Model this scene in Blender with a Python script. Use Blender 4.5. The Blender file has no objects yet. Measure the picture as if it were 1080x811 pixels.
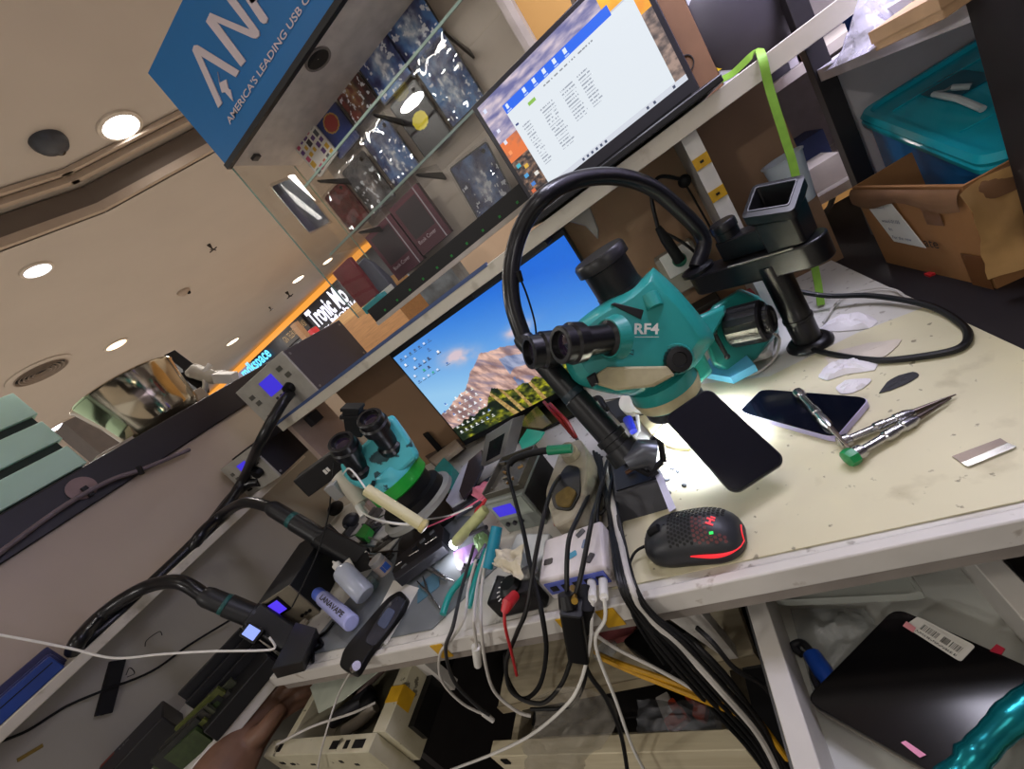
import bpy, bmesh, math, random
from mathutils import Vector as V, Matrix, noise as mnoise
random.seed(7)
S = bpy.context.scene
COL = S.collection
# ---------------------------------------------------------------- camera
CR = ((0.7795110, 0.2283677, -0.5832759), (-0.4354836, -0.4717365, -0.7666933), (-0.4502405, 0.8516530, -0.2682734))
FPX, CX, CY = 424.48, 540.0, 405.5
CAM = V((0, 0, 1.15))
cam = bpy.data.objects.new('camera', bpy.data.cameras.new('camera'))
COL.objects.link(cam)
cx, cy, cz = V(CR[0]).normalized(), V(CR[1]), V(CR[2])
cz = (cz - cx * cz.dot(cx)).normalized(); cy = cz.cross(cx)
cam.matrix_world = Matrix(((cx.x, -cy.x, -cz.x, CAM.x), (cx.y, -cy.y, -cz.y, CAM.y), (cx.z, -cy.z, -cz.z, CAM.z), (0, 0, 0, 1)))
cam.data.sensor_width = 36; cam.data.lens = FPX / 1080 * 36
cam.data.clip_start = .02; cam.data.clip_end = 100
S.camera = cam

def ray(px, py):
    return cx * (px - CX) + cy * (py - CY) + cz * FPX
def Zp(px, py, z):      # where the line of sight meets a level plane
    d = ray(px, py); return CAM + d * ((z - CAM.z) / d.z)
def Yp(px, py, y):      # ... an upright plane parallel to the back wall
    d = ray(px, py); return CAM + d * ((y - CAM.y) / d.y)
def Xp(px, py, x):      # ... an upright plane parallel to the side walls
    d = ray(px, py); return CAM + d * ((x - CAM.x) / d.x)

# ---------------------------------------------------------------- materials
def s2l(c): return c / 12.92 if c <= .04045 else ((c + .055) / 1.055) ** 2.4
def rgb(h):
    h = h.lstrip('#'); return tuple(s2l(int(h[i:i + 2], 16) / 255) for i in (0, 2, 4)) + (1,)
MATS = {}
def mat(name, hexc, rough=.5, metal=0, var=.12, scale=25, bump=0, emit=0, trans=0, ior=1.45, alpha=1, stain=None, coat=0, spec=.5):
    if name in MATS: return MATS[name]
    m = bpy.data.materials.new(name); m.use_nodes = True
    nt = m.node_tree; N = nt.nodes; L = nt.links
    b = N['Principled BSDF']; c = rgb(hexc)
    b.inputs['Roughness'].default_value = rough; b.inputs['Metallic'].default_value = metal
    b.inputs['Transmission Weight'].default_value = trans; b.inputs['IOR'].default_value = ior
    b.inputs['Alpha'].default_value = alpha; b.inputs['Coat Weight'].default_value = coat
    b.inputs['Specular IOR Level'].default_value = spec
    tc = N.new('ShaderNodeTexCoord'); no = N.new('ShaderNodeTexNoise')
    no.inputs['Scale'].default_value = scale; no.inputs['Detail'].default_value = 5
    L.new(tc.outputs['Object'], no.inputs['Vector'])
    mr = N.new('ShaderNodeMapRange'); mr.inputs[1].default_value = .3; mr.inputs[2].default_value = .7
    L.new(no.outputs['Fac'], mr.inputs[0])
    mx = N.new('ShaderNodeMix'); mx.data_type = 'RGBA'
    mx.inputs[6].default_value = tuple(x * (1 - var) for x in c[:3]) + (1,)
    mx.inputs[7].default_value = tuple(min(1, x * (1 + var)) for x in c[:3]) + (1,)
    L.new(mr.outputs[0], mx.inputs[0]); out = mx.outputs[2]
    if stain:                      # (colour, scale, threshold, softness, amount): dirt marks of their own shape
        for (hc, sc, th, so, am) in stain:
            n2 = N.new('ShaderNodeTexNoise'); n2.inputs['Scale'].default_value = sc; n2.inputs['Detail'].default_value = 6
            L.new(tc.outputs['Object'], n2.inputs['Vector'])
            r2 = N.new('ShaderNodeMapRange'); r2.inputs[1].default_value = th; r2.inputs[2].default_value = th + so
            r2.inputs[4].default_value = am
            L.new(n2.outputs['Fac'], r2.inputs[0])
            m2 = N.new('ShaderNodeMix'); m2.data_type = 'RGBA'; L.new(r2.outputs[0], m2.inputs[0]); L.new(out, m2.inputs[6])
            m2.inputs[7].default_value = rgb(hc); out = m2.outputs[2]
    L.new(out, b.inputs['Base Color'])
    if bump:
        bp = N.new('ShaderNodeBump'); bp.inputs['Strength'].default_value = bump; bp.inputs['Distance'].default_value = .002
        L.new(no.outputs['Fac'], bp.inputs['Height']); L.new(bp.outputs[0], b.inputs['Normal'])
    if emit:
        b.inputs['Emission Strength'].default_value = emit; L.new(out, b.inputs['Emission Color'])
    MATS[name] = m; return m
def wood_mat(name, h1, h2, rough=.5, axis=0, scale=6):
    if name in MATS: return MATS[name]
    m = bpy.data.materials.new(name); m.use_nodes = True
    nt = m.node_tree; N = nt.nodes; L = nt.links; b = N['Principled BSDF']; b.inputs['Roughness'].default_value = rough
    tc = N.new('ShaderNodeTexCoord'); mp = N.new('ShaderNodeMapping')
    sc = [14, 14, 14]; sc[axis] = 1.2; mp.inputs['Scale'].default_value = sc
    no = N.new('ShaderNodeTexNoise'); no.inputs['Scale'].default_value = scale; no.inputs['Detail'].default_value = 6; no.inputs['Distortion'].default_value = .6
    L.new(tc.outputs['Object'], mp.inputs[0]); L.new(mp.outputs[0], no.inputs['Vector'])
    r = N.new('ShaderNodeMapRange'); r.inputs[1].default_value = .32; r.inputs[2].default_value = .68; L.new(no.outputs['Fac'], r.inputs[0])
    mx = N.new('ShaderNodeMix'); mx.data_type = 'RGBA'; mx.inputs[6].default_value = rgb(h1); mx.inputs[7].default_value = rgb(h2)
    L.new(r.outputs[0], mx.inputs[0]); L.new(mx.outputs[2], b.inputs['Base Color'])
    MATS[name] = m; return m
def glow(name, hexc, strength):
    if name in MATS: return MATS[name]
    m = bpy.data.materials.new(name); m.use_nodes = True
    b = m.node_tree.nodes['Principled BSDF']; b.inputs['Base Color'].default_value = (.02, .02, .02, 1)
    b.inputs['Emission Color'].default_value = rgb(hexc); b.inputs['Emission Strength'].default_value = strength
    MATS[name] = m; return m
def glass(name, hexc, mixf=.12, rough=.02):   # thin clear sheet: mostly see-through with a mirror share
    if name in MATS: return MATS[name]
    m = bpy.data.materials.new(name); m.use_nodes = True
    nt = m.node_tree; N = nt.nodes; L = nt.links; N.remove(N['Principled BSDF'])
    t = N.new('ShaderNodeBsdfTransparent'); t.inputs[0].default_value = rgb(hexc)
    g = N.new('ShaderNodeBsdfGlossy'); g.inputs['Roughness'].default_value = rough
    f = N.new('ShaderNodeFresnel'); f.inputs[0].default_value = 1.45
    a = N.new('ShaderNodeMath'); a.operation = 'ADD'; a.inputs[1].default_value = mixf; a.use_clamp = True
    no = N.new('ShaderNodeTexNoise'); no.inputs['Scale'].default_value = 9
    mu = N.new('ShaderNodeMath'); mu.operation = 'MULTIPLY'; mu.inputs[1].default_value = .03
    L.new(no.outputs['Fac'], mu.inputs[0]); L.new(mu.outputs[0], g.inputs['Roughness'])
    ge = N.new('ShaderNodeNewGeometry'); iv = N.new('ShaderNodeMath'); iv.operation = 'SUBTRACT'; iv.inputs[0].default_value = 1; L.new(ge.outputs['Backfacing'], iv.inputs[1])
    pr = N.new('ShaderNodeMath'); pr.operation = 'MULTIPLY'; L.new(iv.outputs[0], pr.inputs[1])
    mx = N.new('ShaderNodeMixShader'); L.new(f.outputs[0], a.inputs[0]); L.new(a.outputs[0], pr.inputs[0]); L.new(pr.outputs[0], mx.inputs[0]); L.new(t.outputs[0], mx.inputs[1]); L.new(g.outputs[0], mx.inputs[2])
    L.new(mx.outputs[0], N['Material Output'].inputs[0]); MATS[name] = m; return m
def plastic_bag(name, hexc, mixf=.25, bump=.6, scale=18, rough=.12):
    if name in MATS: return MATS[name]
    m = bpy.data.materials.new(name); m.use_nodes = True
    nt = m.node_tree; N = nt.nodes; L = nt.links
    b = N['Principled BSDF']; b.inputs['Base Color'].default_value = rgb(hexc); b.inputs['Roughness'].default_value = rough
    t = N.new('ShaderNodeBsdfTransparent'); no = N.new('ShaderNodeTexNoise'); no.inputs['Scale'].default_value = scale; no.inputs['Detail'].default_value = 4
    tc = N.new('ShaderNodeTexCoord'); L.new(tc.outputs['Object'], no.inputs['Vector'])
    bp = N.new('ShaderNodeBump'); bp.inputs['Strength'].default_value = bump; bp.inputs['Distance'].default_value = .01
    L.new(no.outputs['Fac'], bp.inputs['Height']); L.new(bp.outputs[0], b.inputs['Normal'])
    mx = N.new('ShaderNodeMixShader'); mx.inputs[0].default_value = mixf
    L.new(t.outputs[0], mx.inputs[1]); L.new(b.outputs[0], mx.inputs[2]); L.new(mx.outputs[0], N['Material Output'].inputs[0])
    MATS[name] = m; return m
def paint_mat(name, emit=0, rough=.4):       # reads the printed picture of a screen or sheet
    if name in MATS: return MATS[name]
    m = bpy.data.materials.new(name); m.use_nodes = True
    nt = m.node_tree; N = nt.nodes; L = nt.links; b = N['Principled BSDF']; b.inputs['Roughness'].default_value = rough
    a = N.new('ShaderNodeVertexColor'); a.layer_name = 'Col'
    if emit:
        b.inputs['Base Color'].default_value = (.01, .01, .012, 1)
        L.new(a.outputs[0], b.inputs['Emission Color']); b.inputs['Emission Strength'].default_value = emit
    else: L.new(a.outputs[0], b.inputs['Base Color'])
    MATS[name] = m; return m

# ---------------------------------------------------------------- mesh building
ORI = {}
def frame(o, x, z):
    x = V(x).normalized(); z = V(z); z = (z - x * z.dot(x)).normalized(); y = z.cross(x); o = V(o)
    return Matrix(((x.x, y.x, z.x, o.x), (x.y, y.y, z.y, o.y), (x.z, y.z, z.z, o.z), (0, 0, 0, 1)))
def zrot(o, a): return Matrix.Translation(V(o)) @ Matrix.Rotation(math.radians(a), 4, 'Z')
def spline(pts, k=6):
    P = [V(p) for p in pts]
    if len(P) < 3: return P
    out = []
    for i in range(len(P) - 1):
        a = P[max(i - 1, 0)]; b = P[i]; c = P[i + 1]; d = P[min(i + 2, len(P) - 1)]
        for j in range(k):
            t = j / k
            out.append(.5 * ((2 * b) + (c - a) * t + (2 * a - 5 * b + 4 * c - d) * t * t + (3 * b - a - 3 * c + d) * t ** 3))
    out.append(P[-1]); return out
class MB:
    def __init__(s, M=None): s.bm = bmesh.new(); s.M = M
    def _f(s, vs, mi=0):
        try: f = s.bm.faces.new(vs); f.material_index = mi; return f
        except ValueError: return None
    def box(s, lo, hi, M=None, mi=0, taper=None):
        x0, y0, z0 = lo; x1, y1, z1 = hi
        P = [(x0, y0, z0), (x1, y0, z0), (x1, y1, z0), (x0, y1, z0), (x0, y0, z1), (x1, y0, z1), (x1, y1, z1), (x0, y1, z1)]
        if taper:
            mx, my = (x0 + x1) / 2, (y0 + y1) / 2
            P = P[:4] + [(mx + (a - mx) * taper, my + (b - my) * taper, c) for a, b, c in P[4:]]
        vs = [s.bm.verts.new(M @ V(p) if M else V(p)) for p in P]
        for q in ((3, 2, 1, 0), (4, 5, 6, 7), (0, 1, 5, 4), (1, 2, 6, 5), (2, 3, 7, 6), (3, 0, 4, 7)): s._f([vs[i] for i in q], mi)
        return s
    def hexa(s, pts, mi=0):
        vs = [s.bm.verts.new(V(p)) for p in pts]
        for q in ((3, 2, 1, 0), (4, 5, 6, 7), (0, 1, 5, 4), (1, 2, 6, 5), (2, 3, 7, 6), (3, 0, 4, 7)): s._f([vs[i] for i in q], mi)
        return s
    def loft(s, rings, caps=True, mi=0, closed=True):
        R = [[s.bm.verts.new(p) for p in r] for r in rings]; n = len(R[0])
        for a, b in zip(R, R[1:]):
            for i in range(n if closed else n - 1): s._f((a[i], a[(i + 1) % n], b[(i + 1) % n], b[i]), mi)
        if caps and closed: s._f(R[0][::-1], mi); s._f(R[-1], mi)
        return s
    def cyl(s, p0, p1, r0, r1=None, n=24, mi=0, caps=True):
        return s.tube([V(p0), V(p1)], [r0, r0 if r1 is None else r1], n, mi, caps)
    def tube(s, pts, r, n=8, mi=0, caps=True):
        P = [V(p) for p in pts]; k = len(P)
        rr = list(r) if isinstance(r, (list, tuple)) else [r] * k
        T = [(P[min(i + 1, k - 1)] - P[max(i - 1, 0)]).normalized() for i in range(k)]
        a = V((0, 0, 1)) if abs(T[0].z) < .9 else V((1, 0, 0))
        u = T[0].cross(a).normalized(); rings = []
        for i in range(k):
            u = (u - T[i] * u.dot(T[i])).normalized(); w = T[i].cross(u)
            rings.append([P[i] + (u * math.cos(2 * math.pi * j / n) + w * math.sin(2 * math.pi * j / n)) * rr[i] for j in range(n)])
        return s.loft(rings, caps, mi)
    def ribbon(s, pts, w, t, up, mi=0):
        P = [V(p) for p in pts]; rings = []
        for i in range(len(P)):
            T = (P[min(i + 1, len(P) - 1)] - P[max(i - 1, 0)]).normalized(); sd = T.cross(V(up)).normalized(); nn = sd.cross(T)
            rings.append([P[i] + sd * a * w / 2 + nn * b * t / 2 for a, b in ((-1, -1), (1, -1), (1, 1), (-1, 1))])
        return s.loft(rings, True, mi)
    def lathe(s, prof, M=None, n=32, mi=0, caps=True):
        M = M or Matrix()
        return s.loft([[M @ V((r * math.cos(2 * math.pi * j / n), r * math.sin(2 * math.pi * j / n), z)) for j in range(n)] for r, z in prof], caps, mi)
    def prism(s, pts, vec, mi=0):
        a = [V(p) for p in pts]; v = V(vec); return s.loft([a, [p + v for p in a]], True, mi)
    def rbox(s, w, d, h, r, M=None, mi=0, z0=0, k=5):   # rounded-corner slab
        M = M or Matrix(); P = []
        for cxx, cyy, a0 in ((w / 2 - r, d / 2 - r, 0), (-w / 2 + r, d / 2 - r, 90), (-w / 2 + r, -d / 2 + r, 180), (w / 2 - r, -d / 2 + r, 270)):
            for i in range(k + 1):
                a = math.radians(a0 + 90 * i / k); P.append(V((cxx + r * math.cos(a), cyy + r * math.sin(a), z0)))
        return s.prism([M @ p for p in P], M.to_3x3() @ V((0, 0, h)), mi)
    def ball(s, c, r, sc=(1, 1, 1), n=16, m=10, mi=0, M=None):
        c = V(c); rings = []
        for i in range(m + 1):
            a = math.pi * (i + (.02 if i == 0 else -.02 if i == m else 0)) / m
            ring = [V((r * sc[0] * math.sin(a) * math.cos(2 * math.pi * j / n), r * sc[1] * math.sin(a) * math.sin(2 * math.pi * j / n), -r * sc[2] * math.cos(a))) for j in range(n)]
            rings.append([(M @ p if M else p) + c for p in ring])
        return s.loft(rings, True, mi)
    def torus(s, M, R, r, n=32, m=8, mi=0):
        pts = [[M @ V(((R + r * math.cos(2 * math.pi * j / m)) * math.cos(2 * math.pi * i / n), (R + r * math.cos(2 * math.pi * j / m)) * math.sin(2 * math.pi * i / n), r * math.sin(2 * math.pi * j / m))) for j in range(m)] for i in range(n)]
        return s.loft(pts + [pts[0]], False, mi)
    def sheet(s, fn, nu, nv, t=.0004, mi=0):           # a soft sheet with real thickness
        g = [[fn(i / nu, j / nv) for j in range(nv + 1)] for i in range(nu + 1)]
        top = [[s.bm.verts.new(V(p)) for p in r] for r in g]; bot = [[s.bm.verts.new(V(p) - V((0, 0, t))) for p in r] for r in g]
        for i in range(nu):
            for j in range(nv):
                s._f((top[i][j], top[i + 1][j], top[i + 1][j + 1], top[i][j + 1]), mi); s._f((bot[i][j + 1], bot[i + 1][j + 1], bot[i + 1][j], bot[i][j]), mi)
        rim = [(i, 0) for i in range(nu)] + [(nu, j) for j in range(nv)] + [(i, nv) for i in range(nu, 0, -1)] + [(0, j) for j in range(nv, 0, -1)]
        for a, b in zip(rim, rim[1:] + rim[:1]): s._f((bot[a[0]][a[1]], bot[b[0]][b[1]], top[b[0]][b[1]], top[a[0]][a[1]]), mi)
        return s
    def build(s, name, mats, parent=None, smooth=40, bevel=0, seg=2, subsurf=0):
        bm = s.bm
        if s.M: bmesh.ops.transform(bm, matrix=s.M, verts=bm.verts)
        bmesh.ops.recalc_face_normals(bm, faces=bm.faces)
        lim = math.radians(smooth) if smooth else 0
        for f in bm.faces: f.smooth = bool(smooth)
        for e in bm.edges:
            if len(e.link_faces) == 2 and e.calc_face_angle(0) > lim: e.smooth = False
        if parent: o0 = ORI[parent]
        else:
            xs = [v.co for v in bm.verts]
            o0 = V(((min(p.x for p in xs) + max(p.x for p in xs)) / 2, (min(p.y for p in xs) + max(p.y for p in xs)) / 2, min(p.z for p in xs)))
        bmesh.ops.translate(bm, vec=-o0, verts=bm.verts)
        me = bpy.data.meshes.new(name); bm.to_mesh(me); bm.free()
        for m in (mats if isinstance(mats, (list, tuple)) else [mats]): me.materials.append(m)
        o = bpy.data.objects.new(name, me); COL.objects.link(o); ORI[o] = o0
        if parent: o.parent = parent
        else: o.location = o0
        if bevel:
            b = o.modifiers.new('Bevel', 'BEVEL'); b.width = bevel; b.segments = seg; b.limit_method = 'ANGLE'; b.angle_limit = math.radians(40)
        if subsurf:
            b = o.modifiers.new('Subsurf', 'SUBSURF'); b.levels = b.render_levels = subsurf
        return o
def tag(o, label, cat, group=None, kind=None):
    o['label'] = label; o['category'] = cat
    if group: o['group'] = group
    if kind: o['kind'] = kind
    return o
def struct(o): o['kind'] = 'structure'; return o
def thing(name, loc, label, cat, group=None):
    o = bpy.data.objects.new(name, None); COL.objects.link(o); o.location = V(loc); o.empty_display_size = .02
    ORI[o] = V(loc); return tag(o, label, cat, group)
def text(name, s, M, h, m, parent, width=None, ext=.0004, align='LEFT', shear=0, bold=0):
    cu = bpy.data.curves.new(name, 'FONT'); cu.body = s; cu.size = 1; cu.extrude = 0; cu.align_x = align; cu.shear = shear; cu.offset = bold
    cu.resolution_u = 3
    t = bpy.data.objects.new(name, cu); COL.objects.link(t)
    dg = bpy.context.evaluated_depsgraph_get(); me = bpy.data.meshes.new_from_object(t.evaluated_get(dg)); bpy.data.objects.remove(t)
    bm = bmesh.new(); bm.from_mesh(me); bpy.data.meshes.remove(me)
    k = h / .72; w = max([v.co.x for v in bm.verts] + [.001]) * k; kx = k if not width else k * width / w
    if align == 'CENTER' and width:
        w = (max(v.co.x for v in bm.verts) - min(v.co.x for v in bm.verts)) * k; kx = k * width / w
    for v in bm.verts: v.co = M @ V((v.co.x * kx, v.co.y * k, v.co.z + ext))
    b = MB(); b.bm.free(); b.bm = bm
    o = b.build(name, m, parent, smooth=0); return o
def paint(name, M, w, h, nx, ny, fn, m, parent=None):
    verts = [M @ V((w * i / nx, h * j / ny, 0)) for j in range(ny + 1) for i in range(nx + 1)]
    faces = []; cols = []
    for j in range(ny):
        for i in range(nx):
            a = j * (nx + 1) + i; faces.append((a, a + 1, a + nx + 2, a + nx + 1))
            c = fn((i + .5) / nx, (j + .5) / ny); c = tuple(s2l(max(0, min(1, x))) for x in c) + (1,)
            cols += [c] * 4
    o0 = ORI[parent] if parent else M.translation.copy()
    me = bpy.data.meshes.new(name); me.from_pydata([v - o0 for v in verts], [], faces)
    ca = me.color_attributes.new('Col', 'FLOAT_COLOR', 'CORNER'); ca.data.foreach_set('color', [x for c in cols for x in c])
    me.materials.append(m); o = bpy.data.objects.new(name, me); COL.objects.link(o); ORI[o] = o0
    if parent: o.parent = parent
    else: o.location = o0
    return o
def nz(x, y, s=1.0): return mnoise.noise(V((x * s, y * s, 3.7)))
def fbm(x, y, s=1.0, o=4): return sum(mnoise.noise(V((x * s * 2 ** i, y * s * 2 ** i, 1.3 + i))) / 2 ** i for i in range(o))
def mixc(a, b, t): t = max(0, min(1, t)); return tuple(p + (q - p) * t for p, q in zip(a, b))
def H(h): h = h.lstrip('#'); return tuple(int(h[i:i + 2], 16) / 255 for i in (0, 2, 4))
UP = V((0, 0, 1))
# shared materials
BLACK = mat('black_plastic', '#0c0c0e', .42, var=.1, spec=.35)
BLACKM = mat('matte_black_rubber', '#0b0b0d', .65, var=.15, spec=.3)
BLACKG = mat('gloss_black_glass', '#05060a', .06, var=0, coat=.5)
GREYD = mat('dark_grey_plastic', '#2b2b30', .5)
GREYM = mat('mid_grey_metal', '#6d6e70', .4, metal=.6)
GREYL = mat('pale_grey_panel', '#a3a097', .5)
WHITEP = mat('white_plastic', '#d8d6d0', .4, var=.06)
OFFW = mat('cream_laminate', '#c9c3b4', .45, var=.05, scale=12, stain=[('#8f8672', 30, .6, .12, .45)])
CHROME = mat('brushed_steel', '#b9b9ba', .25, metal=1)
TEAL = mat('teal_enamel', '#24857f', .32, var=.05, scale=14, coat=.15)
RED = mat('red_plastic', '#b5262b', .4)
BROWNB = mat('brown_board', '#94765a', .6, var=.10, scale=3, stain=[('#6d5340', 3.5, .52, .25, .6), ('#a98a6a', 7, .58, .2, .4)])
CARD = mat('cardboard', '#94683f', .75, var=.12, scale=14, bump=.15)
CARDD = mat('dark_cardboard', '#6e4f36', .75, var=.15, scale=14, bump=.15)
PAPER = mat('white_paper', '#d9d6cf', .8, var=.04)
LCDBLUE = glow('blue_display', '#3b2cd6', .95)
YELLOW = mat('yellow_tape', '#c79a1c', .5, var=.2)
# ================================================================ setting
CEIL = mat('ceiling_paint', '#beb6ad', .85, var=.03, scale=2)
fl = MB().box((-16, -5, -.1), (10, 14, 0)).build('floor', mat('floor_tile', '#a89e92', .4, var=.08, scale=3)); struct(fl)
# the ceiling: a raised field over the stall, a faceted drop edge, a lower field beyond
e2 = [Zp(px, py, 2.9) for px, py in ((0, 263), (110, 222), (223, 160))]
d0 = (e2[0] - e2[1]).normalized(); d1 = (e2[2] - e2[1]).normalized()
edge = [e2[0] + d0 * 7] + e2 + [e2[2] + d1 * 2.2, e2[2] + d1 * 2.2 + V((12, .3, 0))]
far = [V((10, 14, 2.9)), V((-16, 14, 2.9)), V((-16, edge[0].y, 2.9))]
struct(MB().prism([V(p) for p in edge] + far, (0, 0, .02)).build('ceiling', CEIL, smooth=0))
top = [V((-16, -5, 3.08)), V((10, -5, 3.08)), V((10, 14, 3.08)), V((-16, 14, 3.08))]
struct(MB().prism(top, (0, 0, .05)).build('ceiling_upper', CEIL, smooth=0))
up = lambda P, z: [V((p.x, p.y, z)) for p in P]
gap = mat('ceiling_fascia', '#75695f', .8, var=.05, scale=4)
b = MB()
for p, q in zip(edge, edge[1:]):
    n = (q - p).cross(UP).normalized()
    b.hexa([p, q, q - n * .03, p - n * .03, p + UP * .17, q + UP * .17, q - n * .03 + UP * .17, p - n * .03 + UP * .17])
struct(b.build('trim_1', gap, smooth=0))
b = MB()
for off, z0, z1, w in ((.12, 3.035, 3.07, .035), (.20, 3.05, 3.075, .025), (-.005, 2.895, 2.945, .03)):
    for p, q in zip(edge, edge[1:]):
        n = (q - p).cross(UP).normalized()
        if n.y > 0: n = -n
        p2, q2 = p + n * off, q + n * off
        b.hexa([V((*(a.xy), z)) for z in (z0, z1) for a in (p2, q2, q2 + n * w, p2 + n * w)])
struct(b.build('trim_2', mat('ceiling_trim', '#b5a493', .7, var=.03), smooth=0))

def downlight(px, py, z, r, label, col='#fff3e2', s=9, group='recessed ceiling downlights'):
    c = Zp(px, py, z); t = thing('downlight', c, label, 'ceiling light', group)
    M = Matrix.Translation(c)
    MB(M).lathe([(r * 1.25, .0), (r * 1.25, -.012), (r * 1.02, -.016), (r * .98, .0)], n=32).build('trim_ring', mat('downlight_ring', '#cfc6ba', .4), t)
    MB(M).lathe([(.001, -.006), (r * .6, -.008), (r * .98, -.012), (r * .98, -.004), (.001, -.002)], n=32, caps=False).build('lamp_face', glow('lamp_' + col.strip('#') + str(s), col, s), t)
downlight(126, 132, 3.08, .10, 'large bright white round downlight in the raised ceiling beside the blue sign', '#fffaf6', 14)
downlight(38, 284, 2.9, .075, 'cool white round downlight in the lower ceiling near the picture\'s left edge', '#eef2ff', 8)
downlight(122, 363, 2.9, .10, 'warm orange-tinted round downlight above the shiny bowl', '#ffdcae', 7)
downlight(62, 449, 2.9, .12, 'narrow white downlight seen just above the mint boxes', '#f4efff', 6)
downlight(314, 294, 2.9, .11, 'oval white downlight above the dark shop sign with white letters', '#ffe9cc', 6)
downlight(245, 360, 2.9, .12, 'small warm downlight above the cyan-lettered shop sign', '#ffe4c2', 6)
downlight(345, 275, 2.9, .10, 'small warm downlight at the glass case corner beside the orange cove', '#ffe4c2', 5)
# ceiling dome camera
c = Zp(50, 148, 3.08); t = thing('dome_camera', c, 'dark oval security camera on the raised ceiling left of the bright downlight', 'camera')
Mc = frame(c, (Zp(63, 158, 3.08) - Zp(38, 140, 3.08)), (0, 0, -1))
MB(Mc).lathe([(.085, 0), (.085, .02), (.07, .045), (.03, .06), (.004, .063)], n=28).build('housing', mat('camera_grey', '#3b3f48', .45), t)
MB(Mc).ball((.045, 0, .04), .028, (1, 1, .8)).build('lens', BLACKG, t)
# round air diffuser
c = Zp(42, 391, 2.9); t = thing('air_diffuser', c, 'round ceiling air vent with dark concentric louvres left of the bowl', 'vent')
Mv = frame(c, (1, 0, 0), (0, 0, -1)); b = MB(Mv)
for i in range(5):
    r = .2 - i * .035; b.lathe([(r, .002), (r + .012, .028), (r + .02, .028), (r + .006, .002)], n=36, caps=False)
b.build('louvres', mat('vent_grey', '#8d8074', .5), t)
MB(Mv).lathe([(.215, .0), (.27, .0), (.27, .012), (.215, .02), (.215, .0)], n=40, caps=False).build('rim', CEIL, t)
MB(Mv).lathe([(.001, .003), (.21, .003)], n=36, caps=False).build('throat', BLACKM, t)
for (px, py, lab, s) in ((220, 258, 'small dark sprinkler head on the ceiling directly right of the ceiling step', 1), (193, 307, 'pale dome smoke detector with dark tip on the ceiling above the bowl', 1.3), (302, 308, 'dark four-armed ceiling fitting beside the oval downlight', 1.6), (284, 324, 'tiny dark sprinkler head between the dark fitting and the orange cove', 1)):
    c = Zp(px, py, 2.9); b = MB(Matrix.Translation(c))
    if 'smoke' in lab:
        t = thing('smoke_detector', c, lab, 'smoke detector')
        b.lathe([(.07, 0), (.07, -.02), (.045, -.045), (.001, -.05)], n=24).build('body', mat('detector_body', '#a8998a', .5), t)
        MB(Matrix.Translation(c)).ball((.03, .02, -.04), .022).build('sensor', BLACKM, t)
    else:
        b.cyl((0, 0, 0), (0, 0, -.03 * s), .02 * s, .012 * s, 12); b.cyl((0, 0, -.03 * s), (0, 0, -.06 * s), .008 * s, n=8)
        for k in range(4):
            a = k * math.pi / 2 + .4; b.box((-.004 * s, 0, -.064 * s), (.004 * s, .045 * s, -.056 * s), Matrix.Rotation(a, 4, 'Z'))
        tag(b.build('sprinkler_head', mat('dark_brass', '#2c2622', .5)), lab, 'sprinkler')

# ---------------------------------------------------------------- far shops
FY = 7.5
def FP(px, py): return Yp(px, py, FY)
st0, st1 = FP(200, 433), FP(420, 218)
zt = min(2.80, (FP(260, 374).z + FP(364, 274).z) / 2)
struct(MB().box((-16, FY + .35, 0), (10, FY + .45, 2.9)).build('wall_back', mat('far_wall', '#a08a74', .8, var=.05, scale=2)))
b = MB().box((-15.5, FY - .02, zt - .06), (1.5, FY + .33, zt + .06)); tag(b.build('cove_light', glow('cove_orange', '#ffa53c', 1.0)), 'long glowing orange cove strip running above the distant shop signs', 'light strip')
xa, xb, xc = FP(283, 400).x, FP(420, 260).x, 1.4
t = thing('shop_fascia', (xa, FY, 1.9), 'black shop fascia with large glowing white lettering across the mall', 'shop sign')
zb = FP(330, 372).z
MB().box((xa, FY, zb), (xb, FY + .3, zt - .06)).build('fascia_board', mat('fascia_black', '#17131a', .4), t)
def yframe(p, sc=1): return Matrix.Translation(p) @ Matrix(((1, 0, 0, 0), (0, 0, -1, 0), (0, 1, 0, 0), (0, 0, 0, 1)))
WG = glow('white_sign_glow', '#f2f0ff', 1.6)
p0, p1 = FP(330, 334), FP(357, 305)
z0 = FP(345, 321).z; hh = .42
text('lettering', 'Tronic Mo', yframe(V((FP(328, 338).x, FY - .02, z0 - hh * .55))), hh, WG, t, width=(FP(361, 303).x - FP(326, 334).x), bold=.03)
text('tagline', '~ Mobile', yframe(V((FP(334, 338).x, FY - .02, z0 - hh * .95))), .14, WG, t, width=1.3, bold=.02)
t = thing('gold_fascia_sign', (FP(300, 355).x, FY - .03, zt - .3), 'small gold-lettered panel under the orange strip left of the white letters', 'shop sign')
MB().box((FP(292, 352).x, FY - .04, zt - .42), (FP(316, 330).x, FY - .01, zt - .1)).build('panel', mat('gold_panel_dark', '#2a2018', .5), t)
text('lettering', 'GIN TELEKOMUNIKASI', yframe(V((FP(293, 352).x + .05, FY - .05, zt - .33))), .16, glow('gold_letters', '#b58c52', .8), t, width=(FP(316, 330).x - FP(292, 352).x) - .1)
t = thing('pale_fascia', (FP(260, 392).x, FY, 1.9), 'pale lilac-lit shop fascia with glowing cyan lettering', 'shop sign')
MB().box((xa - 6, FY - .02, FP(285, 402).z - .1), (xa - .125, FY + .3, zt - .065)).build('fascia_board', glow('lit_fascia', '#b9aec0', .55), t)
x0 = FP(257, 390).x
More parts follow.
